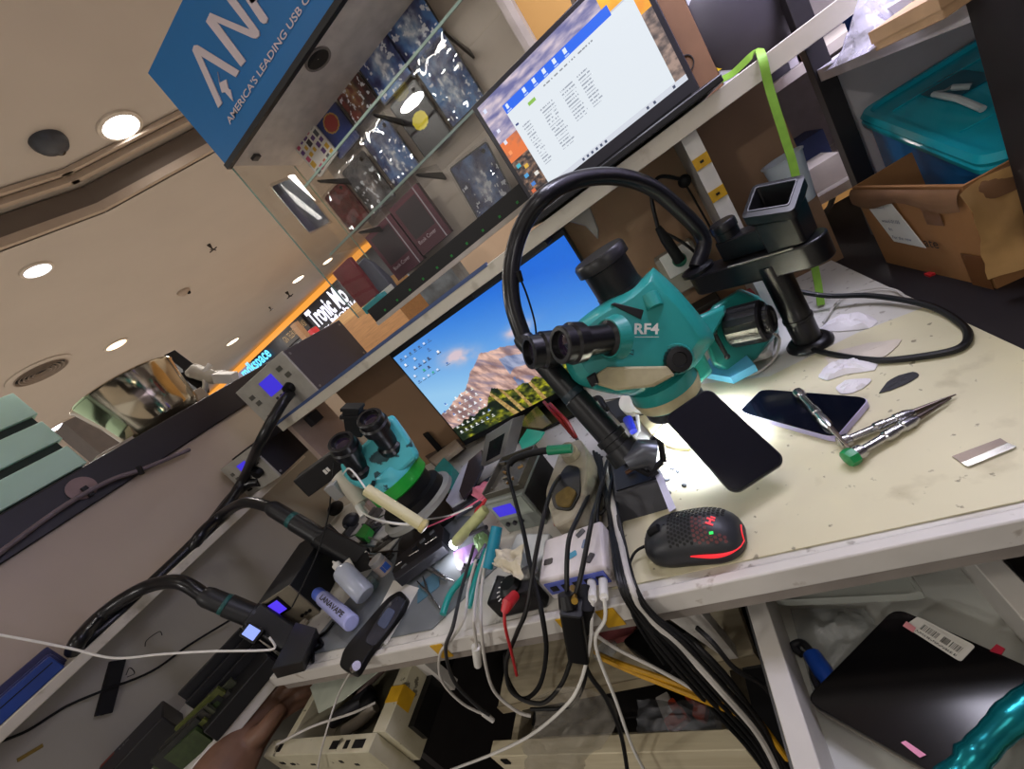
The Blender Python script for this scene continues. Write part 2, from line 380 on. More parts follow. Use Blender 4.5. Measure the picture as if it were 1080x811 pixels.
text('lettering', 'mdkspace', yframe(V((FP(255, 392).x, FY - .05, FP(258, 388).z - .22))), .28, glow('cyan_letters', '#5fd0ff', 1.8), t, width=FP(284, 362).x - FP(257, 388).x, bold=.02)
tag(MB().box((xa - .12, FY - .05, 0), (xa - .003, FY + .3, zt - .065)).build('pilaster', mat('pilaster_grey', '#8f867c', .5)), 'grey narrow pilaster between the pale and black shop fascias', 'pilaster')
tag(MB().box((xa - 6, FY + .05, 0), (xa - .125, FY + .3, FP(285, 402).z - .105)).build('shopfront', mat('shopfront_dark', '#2a2622', .4)), 'dark shopfront under the cyan lettered fascia', 'shopfront')
t = thing('wooden_kiosk', (-4.3, 5.2, 0), 'light brown wooden kiosk counter beyond the grey station, below the white letters', 'kiosk')
WOODK = wood_mat('kiosk_wood', '#7a5733', '#92693f', .5, 0, 4)
ka, kb = Yp(308, 366, 5.0), Yp(400, 318, 5.0)
MB().box((ka.x, 5.0, 0), (kb.x + .2, 5.7, ka.z - .25)).build('counter', WOODK, t)
MB().box((ka.x, 5.0, ka.z - .25), (kb.x + .2, 5.75, ka.z - .12)).build('top_rail', wood_mat('kiosk_wood_light', '#8f6c42', '#a37e50', .5, 0, 4), t)
MB().box((ka.x + .25, 5.02, ka.z - .12), (ka.x + .36, 5.12, ka.z + .25)).build('post', WOODK, t)
tag(MB().box(V((Yp(330, 352, 5.3).x - .08, 5.25, ka.z - .119)), V((Yp(330, 352, 5.3).x + .08, 5.4, ka.z + .06))).build('red_parcel', RED, bevel=.01), 'small red parcel standing on the wooden kiosk', 'parcel')
tag(MB().box((FP(340, 375).x, FY - .9, .0), (FP(420, 300).x + 1.6, FY - .4, FP(350, 355).z - .1)).build('shop_display', mat('shop_display', '#4d5256', .25, var=.6, scale=3, emit=.15)), 'grey lit display window under the white-lettered shop fascia', 'shop display')
# warm wall behind the laptop
wy = 3.2
wa = Yp(548, 60, wy); wb = Yp(660, -20, wy)
struct(MB().box((wa.x - .1, wy, 0), (wa.x + 2.4, wy + .1, 2.95)).build('wall_right', mat('warm_wall', '#c2955a', .7, var=.05, scale=2)))
# ================================================================ stall joinery
DZ = .75                                   # worktop height
FR, RX, BY, LX = .32, .245, .955, -1.42     # worktop front, right end, back, left wall
WORK = mat('worktop_laminate', '#c8c5bd', .38, var=.05, scale=10, stain=[('#6f675a', 60, .62, .06, .6), ('#9d8f74', 14, .6, .15, .4)])
LAM = mat('white_laminate_edge', '#cbc7c0', .45, var=.05, scale=20, stain=[('#8d7f70', 40, .64, .06, .6)])
WALLP = mat('grey_laminate_panel', '#b9aa98', .38, var=.04, scale=4, stain=[('#a99b89', 5, .55, .3, .4)])
t = thing('worktop', (-.5, .6, DZ), 'cream-white stained repair worktop with a worn pale front edge', 'worktop')
c1 = Zp(284, 711, DZ); c2 = Zp(205, 805, DZ); cd = (c2 - c1).normalized()
c3 = c1 + cd * .45
LXW = LX + .001
poly = [V((LXW, BY - .001, DZ)), V((RX, BY - .001, DZ)), V((RX, FR, DZ)), V((c1.x, FR, DZ)), c3, V((LXW, c3.y, DZ))]
MB().prism(poly[::-1], (0, 0, -.024)).build('top', WORK, t, smooth=0)
b = MB()
b.box((c1.x, FR - .012, DZ - .026), (RX, FR, DZ + .003))
nrm = cd.cross(UP)
if nrm.x < 0: nrm = -nrm
b.hexa([q + UP * k for k in (-.026, .003) for q in (c1, c1 + nrm * .012, c3 + nrm * .012, c3)])
b.build('edge_band', LAM, t, bevel=.002)
MB().box((c1.x + .02, FR - .006, DZ - .046), (RX, FR + .012, DZ - .0265)).build('apron', mat('apron_grey', '#8b837b', .5), t)
for (pa, pb) in (((722, 643), (744, 692)), ((432, 693), (452, 720))):
    q = Yp(*pa, FR + .03); MB().prism([q + V((-.03, 0, -.0)), q + V((.015, 0, 0)), q + V((.02, 0, -.11)), q + V((.005, 0, -.11))], (0, .018, 0)).build('bracket', LAM, t)
MB().box((-1.02, .36, .0), (-.99, .895, DZ - .03)).build('leg_panel', mat('leg_panel_shade', '#2b2726', .6), t)  # leg panels near-black, standing in for the shade under the worktop
MB().box((.205, .30, .0), (.235, .895, DZ - .03)).build('leg_panel', mat('leg_panel_shade', '#2b2726', .6), t)
# translucent cream sheet covering the right half
MATS_ = mat('cream_sheet', '#cdc6a6', .55, var=.06, scale=5, stain=[('#8d8260', 16, .60, .14, .5), ('#57503f', 75, .665, .04, .7), ('#e2d9a8', 6, .55, .2, .35)])
pp = [Zp(*q, DZ) for q in ((646, 622), (974, 326), (905, 352), (812, 398), (720, 408), (690, 470), (655, 560))]
pp = [V((max(min(p.x + (.05 if p.x > .2 else 0), RX - .0008), -.28), max(p.y, FR + .004), DZ + .0005)) for p in pp]
pp[1:1] = [V((RX - .0008, FR + .004, DZ + .0005)), V((RX - .0008, pp[1].y, DZ + .0005))]
tag(MB().prism(pp, (0, 0, .0015)).build('desk_mat', MATS_, smooth=0), 'thin cream-yellow stained mat covering the open part of the worktop', 'mat')
# grey silicone mat at the other end
pp = [Zp(*q, DZ + .0005) for q in ((317, 693), (456, 664), (535, 588), (505, 545), (440, 545), (385, 612))]
tag(MB().prism(pp, (0, 0, .002)).build('silicone_mat', mat('grey_silicone', '#6f7478', .5, var=.06, scale=10), smooth=0), 'grey silicone work mat under the black phone tray and tweezers', 'mat')
pq = Zp(452, 618, DZ + .003)
tag(MB(zrot(pq, 30)).rbox(.05, .05, .0008, .003).build('blue_pad', mat('blue_pad', '#4d7285', .5)), 'small blue square pad lying on the grey silicone mat', 'pad')

# left wall: lower panel, upper panel, black top
SHX = -1.32
sh = (Xp(0, 775, SHX).z + Xp(324, 485, SHX).z) / 2
struct(MB().box((LX - .03, -.25, sh + .01), (LX, BY + .4, 1.262)).build('wall_left', WALLP, smooth=0))
struct(MB().box((LX - .03, -.25, 0), (LX, BY + .4, sh + .01)).build('wall_left_lower', mat('greenish_shaded_panel', '#99958a', .4, var=.04, scale=4), smooth=0))  # greenish hue, also darkened for the shade below the shelf
t = thing('wall_counter', (LX - .15, .3, 1.26), 'long black counter top capping the grey stall wall beneath the bowl', 'counter')
BLK = mat('black_counter', '#1a161b', .4, var=.1, scale=6)
MB().box((LX - .34, -.3, 1.262), (LX + .012, BY + .35, 1.352)).build('top', BLK, t, bevel=.003)
SHX = -1.32
sh = (Xp(0, 775, SHX).z + Xp(324, 485, SHX).z) / 2
t = tag(MB().box((LX + .0005, -.2, sh), (SHX, BY - .03, sh + .022)).build('wall_shelf', OFFW, bevel=.002), 'long narrow cream shelf running along the grey stall wall', 'shelf')
# back wall of the bench
struct(MB().box((-1.03, BY, .4), (RX + .02, BY + .02, 1.13)).build('wall_back_panel', BROWNB, smooth=0))
# upper shelf
USY, USZ = .80, 1.122
t = thing('upper_shelf', (-.4, USY, USZ), 'long cream-edged shelf above the monitor carrying the laptop', 'shelf')
MB().box((-1.12, USY, USZ), (.34, BY + .22, USZ + .022)).build('board', mat('shelf_top', '#8e857b', .5), t)
MB().box((-1.125, USY - .006, USZ - .003), (.34, USY, USZ + .025)).build('edge_band', OFFW, t, bevel=.001)
MB().box((-1.125, USY - .007, USZ + .022), (-.3, USY + .002, USZ + .030)).build('blue_strip', mat('blue_edge_strip', '#43557e', .4), t)
# open box left of monitor: side panel
pl = thing('shelf_side_panel', (-1.1, USY, DZ), 'upright pale panel under the shelf end, behind the smaller microscope', 'panel')
MB().box((-1.115, USY + .004, .75), (-1.095, BY - .001, USZ - .001)).build('board', mat('inner_panel', '#a89489', .5, var=.05), pl)
for px, py in ((236, 577), (205, 0)):
    pass
MB().box((-1.094, USY + .05, USZ - .045), (-1.07, USY + .09, USZ - .01)).build('bracket', GREYD, pl)
# divider with yellow stickers
pA, pB = Yp(714, 141, USY + .02), Yp(786, 281, USY + .02)
dv = thing('divider_panel', ((pA.x + pB.x) / 2, USY + .02, DZ), 'white upright divider under the shelf with yellow stickers on its edge', 'panel')
dx = (Yp(720, 137, USY + .02).x + Yp(770, 226, USY + .02).x) / 2
MB().box((dx - .012, USY + .02, DZ), (dx + .012, BY - .001, USZ - .001)).build('board', mat('divider_grey', '#9b968f', .5), dv)
MB().box((dx - .0125, USY + .016, DZ), (dx + .0125, USY + .02, USZ - .004)).build('edge_band', mat('divider_white', '#d5d2cc', .4), dv)
for py in (169, 203):
    q = Yp(742 + (py - 169) * .5, py, USY + .014); s = .019
    MB().box((dx - .0125, USY + .0135, q.z - s / 2), (dx + .0125, USY + .016, q.z + s / 2)).build('sticker', YELLOW, dv)
    MB().box((dx - .003, USY + .0128, q.z - .002), (dx + .003, USY + .0136, q.z + .002)).build('sticker_mark', BLACK, dv)

# ================================================================ glass display case with the blue sign above
GY = 1.03; GB = GY + .26
gx0 = Yp(243, 175, GY).x; gx1 = Yp(563, 57, GY).x
gz0, gz1 = Yp(480, 274, GY).z, Yp(243, 175, GY).z
t = thing('display_case', ((gx0 + gx1) / 2, GY, gz0), 'glass display case of phone covers standing behind the laptop under the blue sign', 'display case')
RAILB = mat('case_black_rail', '#0d0d0f', .4)
PALE = mat('case_back', '#bdb2a8', .45, var=.04)
rz = (Yp(404, 338, GY).z + Yp(562, 211.5, GY).z) / 2
rt = (Yp(385, 325, GY).z + Yp(553, 195, GY).z) / 2
xr0 = Yp(404, 338, GY).x - .02
MB().box((xr0, GY - .004, rz + .008), (gx1, GB, rt)).build('base', RAILB, t)
MB().box((xr0, GY - .008, rz - .004), (gx1, GY + .006, rz + .008)).build('base_trim', mat('case_trim', '#a69f95', .4), t)
b = MB()
for k in range(12):
    x = xr0 + .05 + k * .055; b.box((x, GY - .0055, rz + .016), (x + .006, GY - .003, rz + .022))
b.build('green_pins', mat('green_pin', '#1c7a32', .4), t)
MB().box((gx0 + .09, GB - .012, rt), (gx1, GB, gz1 - .002)).build('back_panel', PALE, t, smooth=0)
GL = glass('case_glass', '#f9f9f8', .0)
MB().box((gx0, GY, rt), (gx1, GY + .004, gz1 - .004)).build('front_glass', GL, t, smooth=0)
MB().box((gx0, GY + .004, rt), (gx0 + .004, GB - .012, gz1 - .004)).build('side_glass', GL, t, smooth=0)
GE = mat('glass_edge_green', '#6f8f86', .2)
b = MB(); b.box((gx0 - .0015, GY - .0015, rt), (gx0 + .0015, GY + .0015, gz1 - .004)); b.box((gx0 - .0015, GB - .014, rt), (gx0 + .0015, GB - .011, gz1 - .004)); b.build('glass_edges', GE, t)
MB().box((gx1 - .012, GY + .006, rt), (gx1 + .012, GB, gz1)).build('end_panel', mat('case_end', '#b3a89c', .5), t)
shelves = []
for (pa) in ((470, 12), (473, 140)):
    pass
# glass shelves: front edges seen through the front glass
SF = GY + .05
for k, (q1, q2) in enumerate((((427, 73), (320, 193)), ((527, 80), (360, 260)))):
    z = (Yp(*q1, SF).z + Yp(*q2, SF).z) / 2; shelves.append(z)
    s_ = MB().box((gx0 + .03, SF, z - .006), (gx1 - .015, GB - .014, z)).build('glass_shelf', GL, t, smooth=0)
    MB().box((gx0 + .03, SF - .001, z - .006), (gx1 - .015, SF + .0015, z)).build('shelf_edge', mat('shelf_edge_green', '#84988f', .15), s_)
    for fx in (.18, .5, .82):
        x = gx0 + (gx1 - gx0) * fx
        MB().prism([(x, SF + .02, z - .008), (x, GB - .014, z - .008), (x, GB - .014, z - .03), (x, SF + .03, z - .014)], (.006, 0, 0)).build('bracket', mat('bracket_grey', '#3a3836', .4, metal=.5), t)
# header above the case: blue sign, pale underside with round holes
hd = thing('case_header', (gx0, GY, gz1), 'boxy header over the glass case with a big blue lightning-lettered sign on its face', 'sign')
sw = gx1 + .55
MB().box((gx0, GY, gz1), (sw, GB + .02, gz1 + .012)).build('underside', mat('header_underside', '#d9d1cb', .5), hd)
stp = Yp(161, 78, GY).z
SIGN = mat('sign_blue', '#1d6fae', .35, var=.04, scale=3)
MB().box((gx0, GY - .012, gz1), (sw, GY, stp)).build('sign_face', SIGN, hd)
MB().box((gx0 + .004, GY, gz1 + .012), (gx0 + .02, GB + .02, stp)).build('side_board', mat('header_side', '#58504a', .5), hd)
MB().box((gx0 - .003, GY - .016, gz1 - .008), (sw, GY - .002, gz1 + .005)).build('bottom_trim', RAILB, hd)
LET = mat('sign_letters', '#d3c6c8', .4, var=.02)
def zp(x, y): return (x / 5.5057 + (160 if True else 0), y / 4.5056)       # reading of an enlarged crop
def flat(name, crops, m, par, Y, th=.003):
    b = MB()
    for poly in crops: b.prism([Yp(160 + x * 220 / 991, y * 180 / 811, Y) for x, y in poly], (0, -th, 0))
    return b.build(name, m, par, smooth=0)
SY = GY - .012
flat('sign_letter_a', [[(198, 240), (205, 217), (222, 215), (420, 338), (404, 368), (240, 268), (338, 490), (320, 514)]], LET, hd, SY)
flat('sign_bolt', [[(316, 342), (325, 390), (328, 394), (358, 378), (368, 424), (377, 426), (390, 482), (352, 438), (338, 442), (326, 400)]], LET, hd, SY)
flat('sign_letter_n', [[(262, 104), (282, 62), (470, 142), (352, -10), (388, -24), (514, 150), (516, 172), (500, 184), (482, 182), (316, 108), (450, 290), (428, 318)]], LET, hd, SY)
flat('sign_letter_k', [[(430, -30), (470, -40), (556, 90), (550, 110), (534, 114), (520, 104)], [(450, -20), (530, -60), (560, -40), (480, 20)]], LET, hd, SY)
q0, q1 = Yp(160 + 376 * .222, 592 * .222, SY), Yp(160 + 738 * .222, 18 * .222, SY)
hq = (Yp(160 + 358 * .222, 562 * .222, SY) - q0).length
text('sign_slogan', "AMERICA'S LEADING USB CHARGING BRAND", yframe(V((q0.x, SY - .002, q0.z))), hq * .95, LET, hd, width=(q1.x - q0.x) * 1.72, bold=.012)
for px, py in ((335, 62), (420, -60)):
    q = Zp(px, py, gz1); Md = frame(q, (1, 0, 0), (0, 0, -1))
    if q.x < sw - .05:
        MB(Md).lathe([(.03, 0), (.036, 0), (.036, .003), (.03, .003), (.03, 0)], n=28, caps=False).build('downlight_ring', mat('ring_grey', '#7b746e', .4), hd)
        MB(Md).lathe([(.001, .0015), (.03, .0015)], n=28, caps=False).build('downlight_hole', BLACKM, hd)
MB().box((gx0 + .03, GY + .05, gz1 - .008), (gx0 + .05, GY + .07, gz1)).build('clip', GREYD, hd)
# ================================================================ monitor with the mountain picture
MY = .905
ml, mr = Yp(420, 375, MY).x, Yp(594, 247, MY).x
ztop = (Yp(420, 375, MY).z + Yp(594, 247, MY).z) / 2; zbot = Yp(484, 467, MY).z
ml = (ml + Yp(484, 467, MY).x) / 2
t = thing('monitor', ((ml + mr) / 2, MY, DZ), 'thin black desk monitor showing a mountain landscape on its desktop', 'monitor')
MB().box((ml - .006, MY, zbot - .018), (mr + .006, MY + .022, ztop + .014)).build('bezel', mat('monitor_black', '#15161a', .35), t, bevel=.002)
MB().box((ml + .12, MY + .022, zbot + .03), (mr - .12, MY + .045, ztop - .04)).build('rear_shell', BLACK, t, bevel=.006)
mx = (ml + mr) / 2
MB().box((mx - .03, MY + .024, DZ + .008), (mx + .03, MY + .036, zbot + .12)).build('stand_neck', BLACK, t)
MB().box((mx - .11, MY - .1, DZ + .0006), (mx + .11, MY + .04, DZ + .008)).build('stand_base', BLACK, t, bevel=.002)
def wall_fn(u, v):
    # snow-and-rock range, evening light, blue sky, larches in front
    ridge = .37 + .23 * math.exp(-((u - .42) / .17) ** 2) + .10 * math.exp(-((u - .63) / .12) ** 2) + .035 * fbm(u, .2, 9) - .07 * math.exp(-((u - .9) / .12) ** 2) - .16 * max(0, .2 - u)
    tree = .20 + .06 * fbm(u, 5, 5) + .10 * math.exp(-((u - .33) / .05) ** 2) + .12 * max(0, u - .52) + .30 * max(0, u - .72) - .05 * math.exp(-((u - .05) / .1) ** 2) + .03 * fbm(u, 9, 22)
    if v < tree:
        n = fbm(u, v, 16); d = fbm(u + 5, v, 40, 3)
        c = mixc((.11, .17, .10), (.74, .72, .16), .40 + n * .9 + (u - .30) * 1.1 - (tree - v) * .3)
        c = mixc(c, (.05, .08, .05), .35 - d * .8)
        for (a, b_, w_, top) in ((.305, .36, .012, .30), (.365, .40, .009, .30), (.42, .45, .007, .36), (.50, .53, .008, .41)):
            k = v / top
            if v < top and abs(u - (b_ + (a - b_) * k)) < w_ * (1.25 - .6 * k): c = mixc((.80, .68, .42), (.60, .47, .28), .5 + d)
        return c
    if v < ridge:
        n = fbm(u * 2.2 + v * .5, v * .6, 14, 5); sn = fbm(u + v * .6, v * .3, 26, 3)
        c = mixc((.55, .43, .42), (.93, .76, .69), .5 + n * 1.1)
        c = mixc(c, (.50, .46, .56), max(0, sn) * 1.1)
        if u > .46 and v < ridge - .09 and fbm(u, v, 9) > -.25: c = mixc((.38, .44, .60), (.66, .69, .80), .5 + n)
        return c
    s = mixc((.60, .80, .95), (.10, .42, .86), (v - .35) * 1.1 + (u - .3) * .75)
    cl = math.exp(-(((u - .30) * .8 - (v - .70) * .7) / .10) ** 2 - (((u - .30) * .7 + (v - .70) * .8) / .05) ** 2 * .6) + .9 * math.exp(-((u - .62) / .07) ** 2 - ((v - .62) / .05) ** 2)
    cl *= .9 + .9 * fbm(u, v, 13)
    return mixc(s, (.93, .80, .80), max(0, min(.85, cl)))
random.seed(11)
ICONS = []
for r in range(5):
    for c in range(7):
        if random.random() < (.95 if r < 1 else .62): ICONS.append((.03 + c * .033, .95 - r * .062, .006, random.choice(['#dfe9ff', '#4d7bc0', '#36b08d', '#c8d4e8', '#46587c', '#ffffff'])))
for r in range(6):
    for c in range(7):
        if random.random() < .9: ICONS.append((.03 + c * .036, .40 - r * .062, .0050, random.choice(['#ffffff', '#ffffff', '#e6e2cf', '#4f80d0', '#c9c9c9'])))
def wall_icons(u, v):
    for (a, b_, r, h) in ICONS:
        if abs(u - a) < r and abs(v - b_) < r * 1.6: return H(h)
        if abs(u - a) < r * 1.9 and abs(v - (b_ - r * 2.6)) < .003: return (.93, .95, .98) if v < .45 else (.25, .35, .5)
    return wall_fn(u, v)
MS = yframe(V((ml, MY - .001, zbot)))
paint('screen', MS, mr - ml, ztop - zbot, 330, 190, wall_icons, paint_mat('screen_picture', .95), t)

# ================================================================ laptop on the shelf
LY = .945
lb0, lb1, lt0 = Yp(562, 209, LY), Yp(728, 88, LY), Yp(502, 125, LY)
lz0 = USZ + .024
lz = (lb0.z + lb1.z) / 2; lx0 = lb0.x; lx1 = lb1.x
hgt = .215
t = thing('laptop', ((lx0 + lx1) / 2, .86, lz0), 'open black laptop on the upper shelf with a white file window on its screen', 'laptop')

bw = (lx1 - lx0) + .018
Mb = Matrix.Translation(((lx0 + lx1) / 2, 0, 0))
b = MB(); fy = USY - .018
b.hexa([(lx0 - .009, fy, lz0 + .006), (lx1 + .011, fy, lz0 + .006), (lx1 + .011, LY + .012, lz0), (lx0 - .009, LY + .012, lz0), (lx0 - .009, fy, lz0 + .017), (lx1 + .011, fy, lz0 + .017), (lx1 + .011, LY + .012, lz0 + .022), (lx0 - .009, LY + .012, lz0 + .022)])
b.build('base', mat('laptop_black', '#1d1d20', .35), t, bevel=.002)
MB().box((lx0 + .02, fy + .07, lz0 + .0185), (lx1 - .02, LY - .02, lz0 + .0225)).build('keyboard', BLACKM, t)
MB().box(((lx0 + lx1) / 2 - .05, fy + .01, lz0 + .0168), ((lx0 + lx1) / 2 + .05, fy + .065, lz0 + .019)).build('touchpad', GREYD, t)
for fx in (.1, .9):
    x = lx0 + (lx1 - lx0) * fx; MB().cyl((x - .02, LY + .008, lz0 + .024), (x + .02, LY + .008, lz0 + .024), .005, n=12).build('hinge', GREYD, t)
sx = V((1, 0, 0)); su = V((0, .07, 1)).normalized(); sn = sx.cross(su)
ML = Matrix(((1, su.x, -0, lx0), (0, su.y, sn.y, LY), (0, su.z, sn.z, lz), (0, 0, 0, 1)))
W = lx1 - lx0
MB(ML).box((-.010, -.026, -.008), (W + .010, hgt + .010, -.0005)).build('lid', mat('laptop_lid', '#222126', .3), t, bevel=.002)
random.seed(5)
ROWS = [(random.uniform(.02, .05), random.uniform(.05, .12)) for _ in range(16)]
def lap_fn(u, v):
    if v < .045:
        for a in (.37, .40, .43, .46, .49, .52, .78, .82, .93): 
            if abs(u - a) < .006 and abs(v - .022) < .012: return (.25, .3, .4)
        return (.84, .86, .90)
    if .13 < u < .83 and .045 < v < .86 or (.79 <= u < .945 and .045 < v < .80):
        if v > .775 and u < .83:
            for a in (.155, .28, .35, .42, .49, .56):
                if abs(u - a) < .010 and abs(v - .825) < .020: return (.9, .95, 1)
                if abs(u - a) < .014 and abs(v - .79) < .006: return (.7, .8, 1)
            return (.04, .40, .95)
        if .26 < u < .31 and .695 < v < .725: return (.55, .76, .30)
        if .14 < u < .16 and .64 < v < .66: return (.15, .25, .5)
        if .38 < u < .70 and abs(v - .735) < .004 and nz(u, 1, 120) > -.2: return (.55, .57, .6)
        for i in range(15):
            yv = .60 - i * .028
            if abs(v - yv) < .005:
                for x0, w_, lo in ((.17, .055, 0), (.30, .09, 0), (.44, .085, 4), (.55, .07, 4)):
                    if x0 < u < x0 + w_ * (.6 + .4 * (ROWS[i][1] / .12)) and i < (15 - lo) and nz(u * 3, i, 60) > -.28: return (.62, .65, .70)
        if u > .83 and v > .79: return (.8, .82, .86)
        return (.90, .93, .955)
    # evening city picture
    if u > .80:
        n = fbm(u, v, 9)
        if v > .62: return mixc((.98, .62, .08), (1, .80, .16), .5 + n)
        if abs(u - .88) < .02 and .45 < v < .8: return (.5, .42, .34) if int(v * 120) % 2 else (.72, .62, .5)
        return mixc((.32, .28, .26), (.66, .56, .5), .5 + fbm(u, v, 24))
    if v > .62: return mixc((.42, .42, .62), (.85, .78, .82), .45 + fbm(u, v * 2.2, 9) * .9)
    if v > .42: return mixc((.92, .47, .22), (.55, .40, .40), (fbm(u, v, 8) + (v - .5) * 2))
    c = mixc((.12, .10, .11), (.62, .48, .38), .45 + fbm(u, v, 34) * .9)
    for a, b_, h in ((.03, .36, '#3fb6c9'), (.07, .31, '#e2b23c'), (.04, .24, '#4aa0d8'), (.1, .2, '#e8e4dc'), (.05, .14, '#3f7fd0'), (.03, .09, '#d86a3c')):
        if abs(u - a) < .012 and abs(v - b_) < .018: return H(h)
    return c
def lap_icons(u, v):
    for a, b_, h in ((.03, .93, '#dfe6ff'), (.035, .72, '#eef'), (.035, .60, '#e8e8f4'), (.03, .50, '#ff9a5a')):
        h = h if len(h) > 4 else '#eeeeff'
        if abs(u - a) < .010 and abs(v - b_) < .016: return H(h)
    return lap_fn(u, v)
paint('screen', ML, W, hgt, 300, 170, lap_icons, paint_mat('screen_picture', .95), t)

# ================================================================ phone covers hung in the glass case (plain generic art)
def swirl(h0, h1, h2, sd):
    a, b_, c = H(h0), H(h1), H(h2)
    def f(u, v):
        n = fbm(u + sd, v - sd, 3.2); m = fbm(u - sd, v + sd, 9)
        k = math.exp(-((u - .5 + .12 * n) / .20) ** 2 - ((v - .45) / .33) ** 2)
        col = mixc(a, b_, .5 + n * 1.1); col = mixc(col, c, k * (.8 + .8 * m))
        return mixc(col, (.95, .97, 1), .9 if (m > .42 and v < .7) else 0)  # white flecks painted into the print as plastic glare
    return f
def badge(bg0, bg1, fg, ed):
    A, B, F_, E_ = H(bg0), H(bg1), H(fg), H(ed)
    def f(u, v):
        d = ((u - .5) / .30) ** 2 + ((v - .5) / .165) ** 2
        if d < .72: return F_
        if d < 1: return E_
        return mixc(A, B, math.exp(-((u - .5) ** 2 + (v - .5) ** 2) * 6))
    return f
def dots(u, v):
    i, j = int(u * 5), int(v * 7); a, b_ = u * 5 - i, v * 7 - j
    random.seed(i * 31 + j * 7); h = random.choice(['#b8456a', '#5d3b78', '#d0a53a', '#2b2b33', '#c46a58', '#e2ddd6', '#54575e'])
    r = random.uniform(.25, .42)
    return H(h) if max(abs(a - .5), abs(b_ - .5)) < r else (.88, .86, .82)
PRINT = paint_mat('printed_cover', 0, .25)
WRAP = glass('clear_wrap', '#f2f2f2', .10, .1)
def cover(px, py, w, h, fn, label, yy, body='#1b1c24', tilt=0, wrap=False):
    c = Yp(px, py, yy)
    o = thing('phone_cover', c - V((0, 0, h / 2)), label, 'phone cover', 'phone covers in the glass case')
    M = Matrix.Translation(c) @ Matrix.Rotation(math.radians(tilt), 4, 'Y') @ Matrix(((1, 0, 0, 0), (0, 0, -1, 0), (0, 1, 0, 0), (0, 0, 0, 1)))
    MB(M).rbox(w, h, .006, .008, Matrix.Translation((0, 0, -.008))).build('shell', mat('cover_' + body.strip('#'), body, .3), o)
    paint('print', M @ Matrix.Translation((-w / 2 + .004, -h / 2 + .004, -.0015)), w - .008, h - .008, 36, 50, fn, PRINT, o)
    MB(M).cyl((w / 2 - .02, h / 2 - .016, -.0012), (w / 2 - .02, h / 2 - .016, -.0006), .006, n=14).build('camera_hole', BLACKG, o)
    if wrap:
        b = MB(M); b.sheet(lambda u, v: V(((u - .5) * w * 1.06, (v - .5) * h * 1.08, .004 + .004 * fbm(u, v, 4))), 12, 14, .0004); b.build('clear_sleeve', WRAP, o)
K = GB - .05
ICE = ('#1f2350', '#4f7ec0', '#d6e4f2')
def fitcov(p, w, h, fn, label, yy, **k): cover(p[0], p[1], w, h, fn, label, yy, **k)
fitcov((431, 26), .135, .175, swirl(*ICE, 1), 'icy-blue phone cover topmost in the case, cut by the picture top', K)
fitcov((399, 63), .125, .165, swirl('#23285a', '#5b86c4', '#e2e8f0', 2), 'icy-blue phone cover between the topmost one and the dark red-gold one', K)
fitcov((369, 95), .10, .145, swirl('#2b2228', '#7a3a34', '#b99a6a', 3), 'dark red and gold patterned phone cover right of the blue badge one', K, body='#2a2022')
fitcov((349, 130), .10, .16, badge('#1d2c66', '#2c4a92', '#a33a35', '#c9a04e'), 'royal-blue phone cover with a small red and gold badge', K, body='#16204c')
fitcov((326, 151), .105, .155, dots, 'white phone cover printed with many small coloured squares', K - .01, body='#cfccc6', tilt=-4)
fitcov((474, 88), .12, .165, swirl('#2a3568', '#5f8fca', '#e4ecf4', 4), 'icy-blue wrapped phone cover standing on the glass shelf near the laptop', K, wrap=True)
fitcov((443, 127), .105, .16, badge('#17151a', '#241f24', '#d8c93c', '#1a1a12'), 'black phone cover with a plain yellow oval', K, body='#17151a')
fitcov((412, 162), .11, .155, swirl('#26305e', '#5a80b8', '#d8dce6', 5), 'blue and white wrapped phone cover left of the yellow-oval cover', K, wrap=True)
fitcov((388, 194), .105, .15, swirl('#2a2a30', '#6a6a70', '#c0b4b0', 6), 'grey wrapped phone cover between the maroon and blue-white ones', K, wrap=True, body='#33333a')
fitcov((366, 219), .095, .135, lambda u, v: mixc((.34, .07, .10), (.50, .16, .18), .5 + fbm(u, v, 5)), 'maroon wrapped phone cover low in the case', K, wrap=True, body='#4a1018')
fitcov((509, 194), .13, .165, swirl('#2b2d58', '#5d7fb8', '#e6e6ee', 8), 'wrapped icy-blue phone cover standing alone beside the laptop screen', K - .03, wrap=True, tilt=6)
def bookc(u, v):
    if .10 < u < .80 and .30 < v < .90: return mixc((.16, .13, .15), (.28, .24, .26), v)
    if abs(u - .84) < .02 : return (.65, .62, .66)
    return mixc((.30, .15, .20), (.40, .24, .28), v)
for px, py, lab in ((443, 233, 'dark purple boxed book-style cover next to the solitary icy-blue cover'), (416, 262, 'dark purple boxed book-style cover at the low end of the case')):
    c = Yp(px, py, K - .02); w_, h_ = .125, .165
    o = thing('cover_box', c - V((0, 0, h_ / 2)), lab, 'boxed cover', 'boxed covers in the glass case')
    MB().box((c.x - w_ / 2, c.y, c.z - h_ / 2), (c.x + w_ / 2, c.y + .02, c.z + h_ / 2)).build('carton', mat('plum_carton', '#3a2029', .35), o)
    M = yframe(V((c.x - w_ / 2, c.y - .0006, c.z - h_ / 2))); paint('print', M, w_, h_, 30, 40, bookc, PRINT, o)
    text('lettering', 'Book Cover', yframe(V((c.x - w_ / 2 + .014, c.y - .002, c.z - h_ / 2 + .03))), .012, mat('pale_print', '#b9a7ae', .4), o, width=.075)
q = Yp(318, 217, GY + .02)
o = thing('hanging_cover', q - V((0, 0, .07)), 'small dark blue wrapped phone cover hung against the glass end of the case', 'phone cover')
